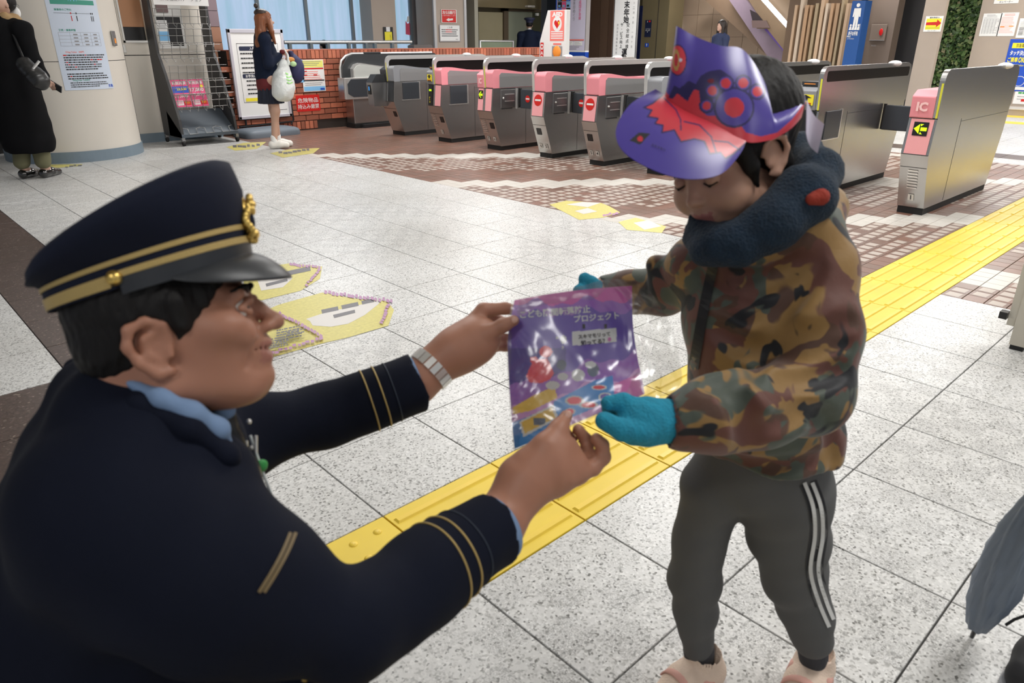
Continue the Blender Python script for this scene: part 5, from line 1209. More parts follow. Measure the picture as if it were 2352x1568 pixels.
# grey stand at the right edge of the frame
p = Z(2338, 790) - E_R * .07
gs = thing('grey_stand', 'cream metal stand leg with a red line at the right edge of the paving', 'stand', (p[0], p[1], 0))
def wpart(name, fn, parent):
    b = MB(); fn(b); o = b.build(name); return wpar(o, parent)
pa = Z(2336, 790); dv = pa
b = MB(); M_ST = mat('stand_cream', sr(196, 190, 176), .45)
b.box((-.03, -.24, .10), (.02, .0, .55), M_ST); b.build('panel', gs)
b = MB(); b.box((-.035, -.09, .02), (.03, -.03, .45), M_ST); b.box((-.035, -.085, 0), (.03, -.035, .02), M_RUB); b.build('leg', gs)
b = MB(); b.box((-.037, -.10, .15), (-.03, -.093, .55), M_RED); b.build('red_line', gs)
b = MB(); b.box((-.06, .0, .13), (-.02, .03, .16), M_BLACK); b.build('bumper', gs)
# ================================================================ the crouching officer
def Rp(r, d): return r * d / F
M_SKIN = mat('skin_tan', (0.40, 0.185, 0.118), 0.5, var=.06, vs=14, sss=.12)
M_LIP = mat('lip', (0.36, 0.15, 0.11), 0.5)
M_HAIR = mat('black_hair', (0.006, 0.005, 0.005), 0.6, spec=.3, bump=.6, bs=90, bstr=(1, 1, .2), bdist=.006)
M_NAVY = mat('navy_wool', (0.0045, 0.0065, 0.016), 0.85, spec=.18, bump=.12, bs=500, var=.3, vs=6)
M_SHIRT = mat('pale_blue_shirt', sr(118, 144, 180), 0.8)
M_GOLD = mat('gold_braid', (0.50, 0.36, 0.13), 0.45, 0.25, bump=.3, bs=500)
M_GOLDM = mat('gold_metal', (0.75, 0.52, 0.15), 0.3, 0.9)
M_CAPN = mat('cap_navy', (0.006, 0.009, 0.024), 0.8, spec=.25, bump=.1, bs=400)
M_LEATH = mat('black_leather', (0.022, 0.025, 0.030), 0.38)
M_EYEW = mat('eye_white', (0.7, 0.67, 0.62), 0.25)
M_EYED = mat('eye_dark', (0.01, 0.006, 0.004), 0.15)
M_TEETH = mat('teeth', (0.7, 0.66, 0.58), 0.3)
def wrinkle(amp, k=1.0, seed=0):
    ph = [seed * 1.7 + i * 2.1 for i in range(6)]
    def f(p):
        x, y, z = p[..., 0] * k, p[..., 1] * k, p[..., 2] * k
        w = np.sin(9 * x + 7 * y + 4 * z + ph[0]) * 1.3
        return amp * (np.sin(46 * x - 22 * z + 15 * y + 2 * w + ph[1]) * .5 + np.sin(31 * z + 26 * y - 18 * x + 2.4 * w + ph[2]) * .5 + .35 * np.sin(88 * z - 60 * x + 40 * y + 3 * w + ph[3]))
    return f
off = thing('person', 'crouching man in navy uniform and gold-braided peaked cap holding out the printed bag', 'person', tuple(Z(420, 1950)[:2]) + (0,))
# --- head frame, in centimetres from the mid point between the ears
O_ = D(352, 797, .74)
HF = frame(cv(.951, .174, .25), cv(-.17, .98, -.14))
def hp(f, s, u): return O_ + (HF @ np.array([f, s, u])) * .01
def hell(B, c, r, k=.008, op=1): return B.ell(hp(*c), np.array(r) * .01, HF, k, op)
NB = D(335, 1005, .80)
sh_n = D(285, 1175, .70); el_n = D(800, 1440, .74); cu_n = D(1135, 1215, .90); wr_n = D(1165, 1170, .92)
sh_f = D(500, 1010, .97); el_f = D(735, 955, 1.03); cu_f = D(958, 878, 1.07); wr_f = D(1000, 838, 1.08)
hip = D(150, 1800, .86)
body = Body()
hell(body, (1.4, 0, 5), (8.0, 6.9, 8.0)); hell(body, (4.6, 0, -.6), (6.1, 6.0, 6.3), .02)
for sg in (-1, 1):
    body.cap(hp(1.6, sg * 5.0, -4.0), hp(8.4, sg * 2.0, -5.4), .017, .016, .02)
    hell(body, (7.4, sg * 4.2, 1.1), (2.5, 2.2, 1.9), .015); hell(body, (8.9, sg * 3.1, .1), (1.7, 1.8, 1.5), .008); body.cap(hp(9.9, sg * 2.9, -1.0), hp(8.9, sg * 3.5, -3.2), .0022, .0018, .006, -1)
hell(body, (9.6, 0, -4.9), (1.7, 2.2, 1.5), .015); hell(body, (6.5, 0, -6.0), (3.2, 2.6, 1.6), .02)
body.cap(hp(9.3, -3.6, 4.1), hp(9.3, 3.6, 4.1), .009, .009, .012)
hell(body, (9.5, 0, -1.9), (1.9, 2.6, 2.3), .012)
for sg in (-1, 1): hell(body, (10.6, sg * 3.2, 2.7), (1.3, 1.5, .95), .006, -1)
body.chain([hp(9.9, 0, 3.6), hp(10.9, 0, 2.3), hp(12.1, 0, .9)], [.0065, .0072, .0088], .006); hell(body, (12.3, 0, .6), (1.05, 1.0, .9), .005)
for sg in (-1, 1): hell(body, (11.4, sg * 1.2, .3), (.9, .62, .65), .005); hell(body, (11.6, sg * .7, -.35), (.4, .32, .3), .002, -1)
body.chain([hp(9.7, -2.8, -1.5), hp(11.1, -.9, -1.35), hp(11.2, 0, -1.45), hp(11.1, .9, -1.35), hp(9.7, 2.8, -1.5)], [.002, .0036, .0038, .0036, .002], .005)
body.chain([hp(9.6, -2.7, -1.9), hp(10.9, -.9, -3.0), hp(10.9, .9, -3.0), hp(9.6, 2.7, -1.9)], [.002, .0042, .0042, .002], .005)
body.cap(hp(9.9, -2.8, -1.7), hp(11.6, 0, -2.25), .0016, .0036, .002, -1); body.cap(hp(9.9, 2.8, -1.7), hp(11.6, 0, -2.25), .0016, .0036, .002, -1)
for sg in (-1, 1):      # ears
    e = [(3.0, 6.6, 1.0), (2.7, 7.0, 2.4), (1.3, 7.4, 3.0), (-.2, 7.8, 2.4), (-.6, 7.8, .8), (0.1, 7.5, -.9), (1.4, 7.0, -2.2), (2.5, 6.6, -2.1)]
    body.chain([hp(f_, sg * s_, u_) for f_, s_, u_ in e], [.004, .0045, .0045, .005, .0048, .0045, .006, .005], .004)
    hell(body, (1.4, sg * 6.7, .5), (1.8, .45, 2.2), .005)
    body.chain([hp(2.0, sg * 7.1, 1.8), hp(.9, sg * 7.3, 1.3), hp(.9, sg * 7.2, -.3), hp(1.9, sg * 6.9, -1.1)], [.003, .0035, .0035, .003], .004)
    body.cap(hp(2.8, sg * 6.7, 0), hp(2.8, sg * 6.8, -.6), .0035, .0035, .003)
body.chain([hp(-1.2, 0, -2), hp(-2.2, 0, -6), NB], [.054, .051, .055], .02)
chest = D(330, 1120, .85)
body.chain([NB, chest, D(240, 1400, .86), hip], [.055, .085, .11, .12], .03)
body.chain([NB, sh_n, el_n, cu_n, wr_n], [.045, .050, .040, .030, .026], .03)
body.chain([NB, sh_f, el_f, cu_f, wr_f], [.045, .036, .028, .026, .0265], .03)
# legs: squatting, mostly below the frame
FG = nrm(E_R - np.array([0, 0, E_R[2]])); SG_ = np.cross(np.array([0, 0, 1.0]), FG)
base = np.array([hip[0], hip[1], 0])
legs = []
for sg, fwd in ((-1, .34), (1, .26)):
    h_ = base + np.array([0, 0, .36]) + SG_ * sg * .10; kn = base + FG * fwd + SG_ * sg * .15 + np.array([0, 0, .44 if sg > 0 else .40]); an = base + FG * (fwd - .20) + SG_ * sg * .13 + np.array([0, 0, .09]); toe = an + FG * .15 - np.array([0, 0, .05])
    legs.append((h_, kn, an, toe)); body.chain([hip, h_, kn, an], [.1, .075, .052, .036], .02).cap(an, toe, .032, .026, .01)
# near hand (palm up, thumb on the bag)
def fing(B, pts, r0, r1, k=.005):
    P = [D(*q) for q in pts]; n = len(P); B.chain(P, [r0 + (r1 - r0) * i / (n - 1) for i in range(n)], k)
body.chain([wr_n, D(1205, 1108, .935), D(1262, 1072, .945)], [.027, .034, .036], .02)
body.ell(D(1262, 1068, .945), (.048, .022, .040), frame(cv(.72, .62, .1), cv(-.4, .5, -.7)), .02)
body.chain([D(1285, 1080, .95), D(1318, 1078, .95)], [.032, .022], .015)
fing(body, [(1215, 1055, .93), (1252, 1020, .93), (1283, 985, .945), (1301, 955, .96)], .015, .0085, .012)
fing(body, [(1290, 1058, .96), (1312, 1040, .985), (1308, 1010, .995), (1296, 990, .985)], .0105, .0085)
fing(body, [(1305, 1072, .95), (1350, 1046, .975), (1348, 1012, .985), (1328, 986, .98)], .0105, .008)
fing(body, [(1312, 1092, .94), (1362, 1075, .955), (1386, 1050, .965), (1383, 1022, .965), (1370, 1008, .962)], .011, .0085)
fing(body, [(1305, 1098, .93), (1335, 1092, .955), (1345, 1075, .965), (1340, 1060, .965)], .0098, .0078)
# far hand pinching the top corner
body.chain([wr_f, D(1045, 808, 1.085), D(1085, 785, 1.09)], [.0265, .032, .033], .02)
body.ell(D(1085, 785, 1.09), (.046, .020, .036), frame(cv(.8, .5, .1), cv(-.4, .6, .3)), .02)
fing(body, [(1075, 750, 1.10), (1110, 712, 1.11), (1160, 708, 1.12), (1205, 716, 1.115)], .013, .0075)
fing(body, [(1080, 775, 1.08), (1120, 765, 1.075), (1155, 747, 1.075), (1180, 736, 1.08)], .0135, .0085, .008)
fing(body, [(1095, 745, 1.12), (1130, 730, 1.14), (1170, 745, 1.15), (1195, 760, 1.145)], .0105, .008)
fing(body, [(1100, 790, 1.11), (1135, 775, 1.13), (1165, 780, 1.14), (1185, 785, 1.14)], .0105, .0078)
fing(body, [(1105, 800, 1.10), (1135, 795, 1.12), (1160, 795, 1.13), (1172, 797, 1.13)], .0095, .007)
def headloc(c): return (c - O_) @ HF * 100
def offmat(c):
    q = headloc(c); r_ = np.zeros(len(c), int)
    lip = (q[:, 0] > 9.9) & (np.abs(q[:, 1]) < 2.4) & (q[:, 2] < -1.15) & (q[:, 2] > -3.4); r_[lip] = 1
    return r_
body.build('body', off, .0032, [M_SKIN, M_LIP], offmat)
# nails
def nail(px, py, d, rx, ry, ax, up, par):
    Rn = frame(ax, up); b = MB(); b.ball(D(px, py, d), (rx, ry, .0022), mat('nail', (.62, .36, .28), .3), 10, 6, Rn); wpar(b.build('fingernail'), par)
nail(1304, 952, .951, .0065, .005, cv(.5, .8, .2), cv(-.2, -.1, -1), off); nail(1181, 735, 1.0715, .0065, .005, cv(.9, .35, 0), cv(0, .1, -1), off)
# eyes, brows, teeth
for sg in (-1, 1):
    b = MB(); b.ball(hp(9.0, sg * 3.1, 2.7), .0122, M_EYEW, 14, 10); wpar(b.build('eye'), off)
    b = MB(); b.ball(hp(9.75, sg * 3.25, 2.65), .0058, M_EYED, 12, 8); wpar(b.build('iris'), off)
    B2 = Body(); B2.chain([hp(9.9, sg * 1.8, 3.0), hp(10.35, sg * 3.0, 3.35), hp(9.6, sg * 4.4, 2.8)], [.0026, .0038, .0026], .004); B2.chain([hp(9.9, sg * 1.8, 2.5), hp(10.2, sg * 3.0, 2.2), hp(9.6, sg * 4.4, 2.6)], [.0022, .003, .0022], .004); B2.build('eyelid', off, .0016, M_SKIN)
    B2 = Body(); B2.chain([hp(10.2, sg * 1.4, 4.2), hp(10.3, sg * 3.0, 4.8), hp(9.0, sg * 4.8, 4.5)], [.002, .0032, .0016], .003); B2.build('eyebrow', off, .0016, M_HAIR)
b = MB(); b.ball(hp(9.9, 0, -2.1), (.010, .024, .0045), M_TEETH, 12, 8, HF); wpar(b.build('teeth'), off)
# hair
h_ = Body(); hell(h_, (1.0, 0, 4.6), (8.6, 7.6, 8.2)); hell(h_, (-2.2, 0, .8), (5.0, 6.2, 4.8), .01)
for sg in (-1, 1): h_.cap(hp(4.0, sg * 7.0, 4.5), hp(4.2, sg * 6.7, 2.2), .010, .006, .01)
hell(h_, (12.3, 0, -1.5), (8.0, 12, 8.2), .006, -1); hell(h_, (1, 0, -12), (15, 15, 9.4), .006, -1)
for sg in (-1, 1): hell(h_, (1.5, sg * 7.6, .1), (2.5, 2.7, 3.0), .004, -1)
h_.build('hair', off, .003, M_HAIR, wob=lambda p: .0012 * np.sin(p[..., 0] * 400 + 3 * np.sin(p[..., 2] * 90)) * np.sin(p[..., 1] * 330))
# cap: band and crown as stacked ovals in the head frame (f, u of ring centre; half length, half width; tilt)
cap = wpar(empty('peaked_cap', tuple(hp(0, 0, 8))), off)
cap.matrix_parent_inverse = parent_inv(off)
def cring(cf, cu_, a, w, tilt, n=64, sq=0):
    out = []; cf += CO
    for i in range(n):
        t = 2 * PI * i / n; x_ = a * math.cos(t); y_ = w * math.sin(t); out.append(hp(cf + x_ * math.cos(tilt), y_, cu_ + x_ * math.sin(tilt) + sq * x_ * x_))
    return out
def capart(name, rings, m, parent=cap, cp=(False, False)):
    b = MB(); b.rings(rings, m, True, cp); o = b.build(name); o.parent = parent; o.matrix_parent_inverse = Matrix.Translation(cap.location).inverted() @ Matrix.Identity(4)
    o.matrix_parent_inverse = (Matrix.Translation(Vector(hp(0, 0, 8)))).inverted(); return o
tb = .165; CO = 1.25
R0 = cring(.1, 6.6, 9.9, 8.0, tb); R1 = cring(0, 9.3, 10.1, 8.2, tb + .03)
cr = [R1, cring(-.1, 10.1, 10.6, 9.0, .23), cring(-.3, 11.3, 11.2, 10.2, .32), cring(-.4, 12.3, 11.2, 10.8, .40), cring(-.5, 13.1, 11.1, 10.9, .42), cring(-.6, 13.6, 10.4, 10.3, .42), cring(-.6, 13.75, 9.2, 9.0, .42), cring(-.9, 13.55, 6, 6, .40), cring(-.9, 13.45, 2, 2, .40)]
capart('crown', cr, M_CAPN, cp=(False, True))
capart('band', [R0, R1], M_CAPN)
def bandstrip(name, u0, u1, t0, t1, m, lift=.12, n=60):
    o1 = []; o2 = []; o3 = []; o4 = []
    for i in range(n + 1):
        t = math.radians(t0 + (t1 - t0) * i / n)
        for lst, k, l_ in ((o1, u0, 0), (o2, u0, lift), (o3, u1, lift), (o4, u1, 0)):
            a_ = 9.9 + .2 * k + l_; w_ = 8.0 + .2 * k + l_; tl = tb + .03 * k; lst.append(hp(CO + .1 - .1 * k + a_ * math.cos(t) * math.cos(tl), w_ * math.sin(t), 6.6 + 2.7 * k + a_ * math.cos(t) * math.sin(tl)))
    b = MB(); b.rings([o1, o2, o3, o4], m, False, (False, False), False); o = b.build(name); o.parent = cap; o.matrix_parent_inverse = (Matrix.Translation(Vector(hp(0, 0, 8)))).inverted(); return o
bandstrip('upper_braid', .80, .97, 8, 352, M_GOLD)
bandstrip('lower_braid', .08, .52, 102, 258, M_GOLD)
bandstrip('chin_cord', .34, .56, -97, 97, M_GOLD, .25)
bandstrip('chin_strap', -.25, .33, -97, 97, M_LEATH, .3)
for sg in (-1, 1):
    t = math.radians(sg * 99); b = MB(); b.ball(hp(CO + .1 + 10.2 * math.cos(t), 8.35 * math.sin(t), 7.5 - .2), .0072, M_GOLDM, 16, 10); o = b.build('cap_button'); o.parent = cap; o.matrix_parent_inverse = (Matrix.Translation(Vector(hp(0, 0, 8)))).inverted()
# visor
vr = []
for j, (ext, dn) in enumerate(((0, .35), (.9, -.2), (1.8, -1.0), (2.7, -2.0), (3.4, -3.1), (3.5, -3.4), (3.3, -3.5), (1.8, -1.3), (0, -.05))):
    row = []
    for i in range(33):
        t = math.radians(-72 + 144 * i / 32); c_ = max(math.cos((t) * 1.22), 0) ** .75; a_ = 10.1 + ext * c_; w_ = 8.2 + ext * .55 * c_
        row.append(hp(CO + .1 + a_ * math.cos(t), w_ * math.sin(t), 6.2 + a_ * math.cos(t) * tb + dn * c_ + .25 * abs(math.sin(t)) * 0))
    vr.append(row)
b = MB(); b.rings(vr, M_LEATH, True, (False, False), False); o = b.build('visor'); o.parent = cap; o.matrix_parent_inverse = (Matrix.Translation(Vector(hp(0, 0, 8)))).inverted()
# badge: gold wreath with a dark rosette
b = MB(); rr = random.Random(4); bc = (11.6, 0, 12.0)
for i in range(22):
    a_ = math.radians(-150 - 240 * i / 21 + 90) ; q = hp(bc[0] + .25 * math.sin(i), 1.7 * math.cos(a_ - .0), bc[2] - .6 + 1.9 * math.sin(a_)); b.ball(q, (.004, .0028, .0045), M_GOLDM, 8, 5, HF)
b.ball(hp(bc[0] - .15, 0, bc[2] - .3), (.0045, .017, .024), M_GOLDM, 16, 10, HF); b.ball(hp(bc[0] + .25, 0, bc[2] - .5), (.004, .008, .010), M_CAPN, 12, 8, HF)
for i in range(8):
    a_ = 2 * PI * i / 8; b.ball(hp(bc[0] + .5, .75 * math.cos(a_), bc[2] + 1.2 + .75 * math.sin(a_)), .0042, M_GOLDM, 8, 5)
b.ball(hp(bc[0] + .7, 0, bc[2] + 1.2), .004, M_GOLDM, 8, 6); b.ball(hp(bc[0] + .4, 0, bc[2] - 1.9), (.005, .013, .006), M_GOLDM, 8, 5, HF)
o = b.build('cap_badge'); o.parent = cap; o.matrix_parent_inverse = (Matrix.Translation(Vector(hp(0, 0, 8)))).inverted(); o['kind'] = 'stuff' if False else 'thing'
del o['kind']
# jacket
j = Body(); FT = frame(cv(.93, .1, .3), cv(.25, .95, 0)); sq = (FT[:, 0], 1.35)
j.chain([D(335, 1090, .84), D(300, 1230, .85), D(250, 1450, .86), D(180, 1800, .86)], [.120, .150, .17, .18], .05, 1, (FT[:, 0], 1.08))
j.chain([NB + E_R * .004, D(305, 1075, .81)], [.070, .10], .03)
j.chain([D(320, 1060, .80), sh_n], [.070, .080], .09)
j.chain([sh_n, D(500, 1335, .70), el_n], [.080, .070, .057], .07); j.chain([el_n, D(960, 1335, .82), cu_n], [.056, .052, .0485], .015)
j.chain([D(400, 1050, .93), sh_f, el_f], [.09, .058, .044], .04); j.chain([el_f, cu_f], [.044, .0462], .02)

for a_, d_, r_ in ((cu_n, nrm(cu_n - el_n), .30), (cu_f, nrm(cu_f - el_f), .30)): j.ell(a_ + d_ * (r_ * .3), (.09, .09, .09), None, .003, -1) if False else j.ell(a_ + d_ * .052, (.052, .12, .12), frame(d_, (0, 0, 1)), .003, -1)
j.chain([D(216, 895, .80), D(232, 1010, .81), D(215, 1190, .84)], [.030, .050, .078], .035); hell(j, (2.6, 0, -5.2), (7.2, 6.6, 7.4), .008, -1)
j.chain([D(215, 905, .78), D(262, 950, .725), D(390, 1015, .72), D(480, 1085, .74)], [.036, .042, .044, .038], .03)
j.cap(D(540, 1180, .80), D(590, 1330, .82), .03, .035, .03)
jk = j.build('jacket', off, .005, M_NAVY, wob=wrinkle(.0035, .8, 1))
# collar and lapel, shirt, tie
c = Body(); c.chain([D(178, 850, .80), D(222, 884, .735), D(325, 930, .685), D(430, 980, .685), D(520, 1045, .715), D(565, 1125, .77)], [.010, .011, .012, .012, .011, .008], .012); c.chain([D(178, 850, .80), D(250, 842, .87), D(400, 900, .88)], [.014, .012, .01], .01); c.build('collar', off, .004, M_NAVY)
c = Body(); c.chain([D(300, 880, .690), D(370, 915, .682), D(440, 948, .688), D(500, 985, .710), D(520, 1015, .73)], [.005, .008, .010, .010, .006], .01); c.chain([D(515, 940, .76), D(500, 960, .80)], [.012, .012], .01); c.build('shirt_collar', off, .003, M_SHIRT)
c = Body(); c.chain([D(515, 955, .765), D(535, 1010, .775), D(560, 1080, .785), D(590, 1180, .80)], [.012, .010, .016, .018], .008); c.build('necktie', off, .003, M_BLACK)
for nm, a_, dr, r_ in (('shirt_cuff', cu_n, nrm(cu_n - el_n), .0440), ('shirt_cuff', cu_f, nrm(cu_f - el_f), .0400)):
    b = MB(); u_ = nrm(np.cross(dr, (0, 0, 1))); w_ = np.cross(dr, u_); rg = []
    ln = .004 if a_ is cu_n else .001
    for t_, rr_ in ((-.02, r_), (ln, r_), (ln + .0015, r_ - .0015), (ln, r_ - .003), (-.02, r_ - .003)): rg.append([a_ + dr * t_ + rr_ * (math.cos(2 * PI * i / 32) * u_ + math.sin(2 * PI * i / 32) * w_) for i in range(32)])
    b.rings(rg, M_SHIRT, True, (False, False)); wpar(b.build(nm), off)
# sleeve stripes hugging the sleeve surface, found by casting onto the jacket mesh
JB = bvh(jk)
def ringstripe(a, dr, t0, t1, m, w, half=(0, 360), slant=0.0, par=off, name='sleeve_stripe', tree=None, R=.12, ref=None):
    tree = tree or JB; dr = nrm(dr); u_ = nrm(np.cross(dr, (0, 0, 1) if ref is None else ref)); w_ = np.cross(dr, u_); P = []
    n = 60
    for i in range(n + 1):
        t = math.radians(half[0] + (half[1] - half[0]) * i / n); c_ = a + dr * (t0 + slant * math.sin(t)); d_ = math.cos(t) * u_ + math.sin(t) * w_
        hit = tree.ray_cast(Vector(c_ + d_ * R), Vector(-d_), R)
        if hit[0] is not None: P.append(np.array(hit[0]) + d_ * .0006)
    if len(P) > 2:
        b = MB(); b.tube(P, w, m, 6); wpar(b.build(name), par)
d_n = nrm(cu_n - el_n); d_f = nrm(cu_f - el_f)
ringstripe(cu_n, d_n, -.092, 0, M_GOLD, .0013); ringstripe(cu_n, d_n, -.074, 0, M_GOLD, .0013); ringstripe(cu_n, d_n, -.055, 0, mat('navy_braid', (.02, .03, .05), .6), .0009)
ringstripe(cu_f, d_f, -.075, 0, M_GOLD, .0012); ringstripe(cu_f, d_f, -.057, 0, M_GOLD, .0012); ringstripe(cu_f, d_f, -.040, 0, MATS['navy_braid'], .0009)
# armband on the upper near arm
b = MB(); dg = mat('dark_gold_braid', (.16, .11, .045), .5)
for dx in (-7, 5): lineband(JB, b, [(675 + dx, 1222), (657 + dx, 1265), (630 + dx, 1315), (602 + dx, 1360)], 8, dg, .002, 24)
wpar(b.build('arm_braid'), off)
# lanyard, pens
b = MB(); b.tube([D(575, 1000, .80), D(600, 1075, .805), D(622, 1130, .81), D(628, 1160, .815), D(600, 1200, .80)], .0016, mat('clear_cord', (.7, .75, .75), .3), 6); wpar(b.build('cord'), off)
b = MB(); b.tube([D(588, 1000, .80), D(588, 1040, .80)], .0018, M_STEELM, 6); b.tube([D(566, 1012, .80), D(566, 1040, .80)], .0018, M_STEELM, 6); b.ball(D(572, 968, .80), .003, M_STEELM, 8, 6); b.ball(D(578, 1028, .80), .0025, M_STEELM, 8, 6); wpar(b.build('pen_clip'), off)
b = MB(); b.ball(D(600, 1070, .80), (.008, .004, .008), M_GRN, 10, 6); wpar(b.build('green_tag'), off)
b = MB(); b.ball(D(712, 1551, .74), (.010, .004, .004), M_GOLDM, 10, 6); wpar(b.build('gold_button'), off)
# trousers and shoes
t_ = Body()
for h2, kn, an, toe in legs: t_.chain([hip - np.array([0, 0, .06]), h2, kn], [.15, .105, .082], .04); t_.chain([kn, an + np.array([0, 0, .02])], [.08, .056], .03)
t_.build('trousers', off, .008, M_NAVY, wob=wrinkle(.004, .8, 3))
for h2, kn, an, toe in legs:
    s_ = Body(); z0 = np.array([0, 0, 1.0]); p0 = an * np.array([1, 1, 0]) + z0 * .045; p1 = toe * np.array([1, 1, 0]) + z0 * .035; s_.cap(p0 - FG * .04, p1 + FG * .03, .042, .036, .01); s_.ell((p0 + p1) / 2 - z0 * .08, (.4, .4, .055), None, .004, -1); s_.build('shoe', off, .005, M_LEATH)
# wristwatch
dw = nrm(wr_f - cu_f); a_ = D(982, 838, 1.08); u_ = nrm(np.cross(dw, E_F)); w_ = np.cross(dw, u_)
a_ = cu_f + dw * .030
for k in range(18):
    t = 2 * PI * k / 18; c_ = a_ + (math.cos(t) * u_ + math.sin(t) * w_) * .0335
    b = MB(); Rw = np.stack([dw, -math.sin(t) * u_ + math.cos(t) * w_, math.cos(t) * u_ + math.sin(t) * w_], 1)
    vs = [c_ + Rw @ np.array(q) for q in ((-.009, -.0048, -.0015), (.009, -.0048, -.0015), (.009, .0048, -.0015), (-.009, .0048, -.0015), (-.009, -.0048, .0015), (.009, -.0048, .0015), (.009, .0048, .0015), (-.009, .0048, .0015))]
    b.hexa(vs, M_STEELM)
    if k == 0: watch = b.build('wristwatch'); wpar(watch, off)
    else: o = b.build('link'); o.parent = watch; o.matrix_parent_inverse = parent_inv(off) if False else Matrix.Identity(4); 
t = math.radians(250); c_ = a_ + (math.cos(t) * u_ + math.sin(t) * w_) * .031
# ================================================================ the boy
M_SKB = mat('boy_skin', (0.50, 0.285, 0.20), 0.5, var=.05, vs=14, sss=.12)
M_HAIRB = mat('soft_black_hair', (0.007, 0.006, 0.0055), 0.6, spec=.25, bump=.6, bs=80, bstr=(1, 1, .2), bdist=.006)
# camouflage cloth
M_CAMO = bpy.data.materials.new('camouflage_cloth'); M_CAMO.use_nodes = True; _N = M_CAMO.node_tree.nodes; _L = M_CAMO.node_tree.links; _b = _N['Principled BSDF']; _b.inputs['Roughness'].default_value = .62; _b.inputs['Sheen Weight'].default_value = .15
_g = _N.new('ShaderNodeTexCoord'); last = None
base_c = sr(146, 112, 62)
def layer(last, seed, scale, thr, col):
    mp = _N.new('ShaderNodeMapping'); mp.inputs['Location'].default_value = (seed * 3.1, seed * 1.7, seed * 2.3); nz = _N.new('ShaderNodeTexNoise'); nz.inputs['Scale'].default_value = scale; nz.inputs['Detail'].default_value = 2.2; nz.inputs['Roughness'].default_value = .55; nz.inputs['Distortion'].default_value = .9
    _L.new(_g.outputs['Object'], mp.inputs[0]); _L.new(mp.outputs[0], nz.inputs['Vector'])
    r_ = _N.new('ShaderNodeValToRGB'); r_.color_ramp.elements[0].position = thr; r_.color_ramp.elements[1].position = thr + .018; _L.new(nz.outputs['Fac'], r_.inputs[0])
    mx = _N.new('ShaderNodeMix'); mx.data_type = 'RGBA'; _L.new(r_.outputs[0], mx.inputs[0]); mx.inputs[7].default_value = (*col, 1)
    if last is None: mx.inputs[6].default_value = (*base_c, 1)
    else: _L.new(last, mx.inputs[6])
    return mx.outputs[2]
for sd, sc_, th_, co in ((1, 9.5, .50, sr(84, 56, 42)), (4, 10, .50, sr(74, 82, 72)), (9, 12, .55, sr(102, 62, 52)), (7, 11, .585, sr(20, 22, 28))): last = layer(last, sd, sc_, th_, co)
_L.new(last, _b.inputs['Base Color'])
_z = _N.new('ShaderNodeTexNoise'); _z.inputs['Scale'].default_value = 26; _z.inputs['Detail'].default_value = 3; _bp = _N.new('ShaderNodeBump'); _bp.inputs['Strength'].default_value = .35; _bp.inputs['Distance'].default_value = .006; _L.new(_g.outputs['Object'], _z.inputs['Vector']); _L.new(_z.outputs['Fac'], _bp.inputs['Height']); _L.new(_bp.outputs[0], _b.inputs['Normal'])
M_FLEECE = mat('navy_fleece', (0.006, 0.020, 0.040), .95, bump=1, bs=260, bdist=.004, var=.5, vs=60, sheen=.06)
M_PANT = mat('grey_jersey', sr(88, 88, 88), .85, var=.12, vs=9, bump=.1, bs=300)
M_GLOVE = mat('blue_knit', sr(36, 142, 172), .9, var=.38, vs=70, vstr=(3, .6, .6), bump=.9, bs=260, bdist=.003)
M_SHOEB = mat('beige_shoe', sr(232, 208, 188), .6, var=.08, vs=20, bump=.5, bs=300); M_SHOEP = mat('rose_strap', sr(226, 172, 158), .6); M_SOLE = mat('pale_sole', sr(206, 200, 200), .6)
hc = Z(1612, 1545, .045); hr = Z(1866, 1540, .045)
boy = thing('person', 'small boy in camouflage jacket, grey track trousers and purple paper visor reaching for the bag', 'person', ((hc[0] + hr[0]) / 2, (hc[1] + hr[1]) / 2, 0))
OB = D(1680, 378, 1.065)
HB_ = frame(cv(-.74, -.5, -.45), cv(-.3, .87, -.3))
def bp(f, s, u): return OB + (HB_ @ np.array([f, s, u])) * .01
def bell(B, c, r, k=.008, op=1): return B.ell(bp(*c), np.array(r) * .01, HB_, k, op)
bd = Body()
bell(bd, (-.6, 0, 5), (8.9, 7.0, 7.6)); bell(bd, (3.8, 0, -1.2), (5.6, 5.6, 6.2), .02)
for sg in (-1, 1):
    bell(bd, (5.9, sg * 3.6, -2.2), (2.9, 2.7, 2.8), .015); bd.cap(bp(1.4, sg * 4.6, -4.6), bp(7, sg * 1.6, -7), .015, .014, .02)
    bell(bd, (9.0, sg * 2.9, .9), (1.0, 1.4, .75), .006, -1)
bell(bd, (7.3, 0, -6.6), (1.7, 1.9, 1.4), .015); bell(bd, (7.9, 0, -4.3), (1.5, 2.1, 1.9), .012)
bd.cap(bp(8.5, 0, 1.4), bp(9.9, 0, -1.3), .005, .0075, .008); bell(bd, (10.0, 0, -1.7), (.85, .85, .75), .006)
for sg in (-1, 1): bell(bd, (9.4, sg * .95, -2.0), (.7, .5, .5), .005); bell(bd, (9.7, sg * .5, -2.5), (.3, .25, .25), .002, -1)
bd.chain([bp(8.6, -1.9, -4.4), bp(9.3, -.6, -3.9), bp(9.3, .6, -3.9), bp(8.6, 1.9, -4.4)], [.0025, .004, .004, .0025], .004)
bd.chain([bp(8.5, -1.7, -4.8), bp(9.1, 0, -5.2), bp(8.5, 1.7, -4.8)], [.0025, .0045, .0025], .004); bd.cap(bp(9.0, -1.6, -4.6), bp(9.0, 1.6, -4.6), .0016, .0016, .002, -1)
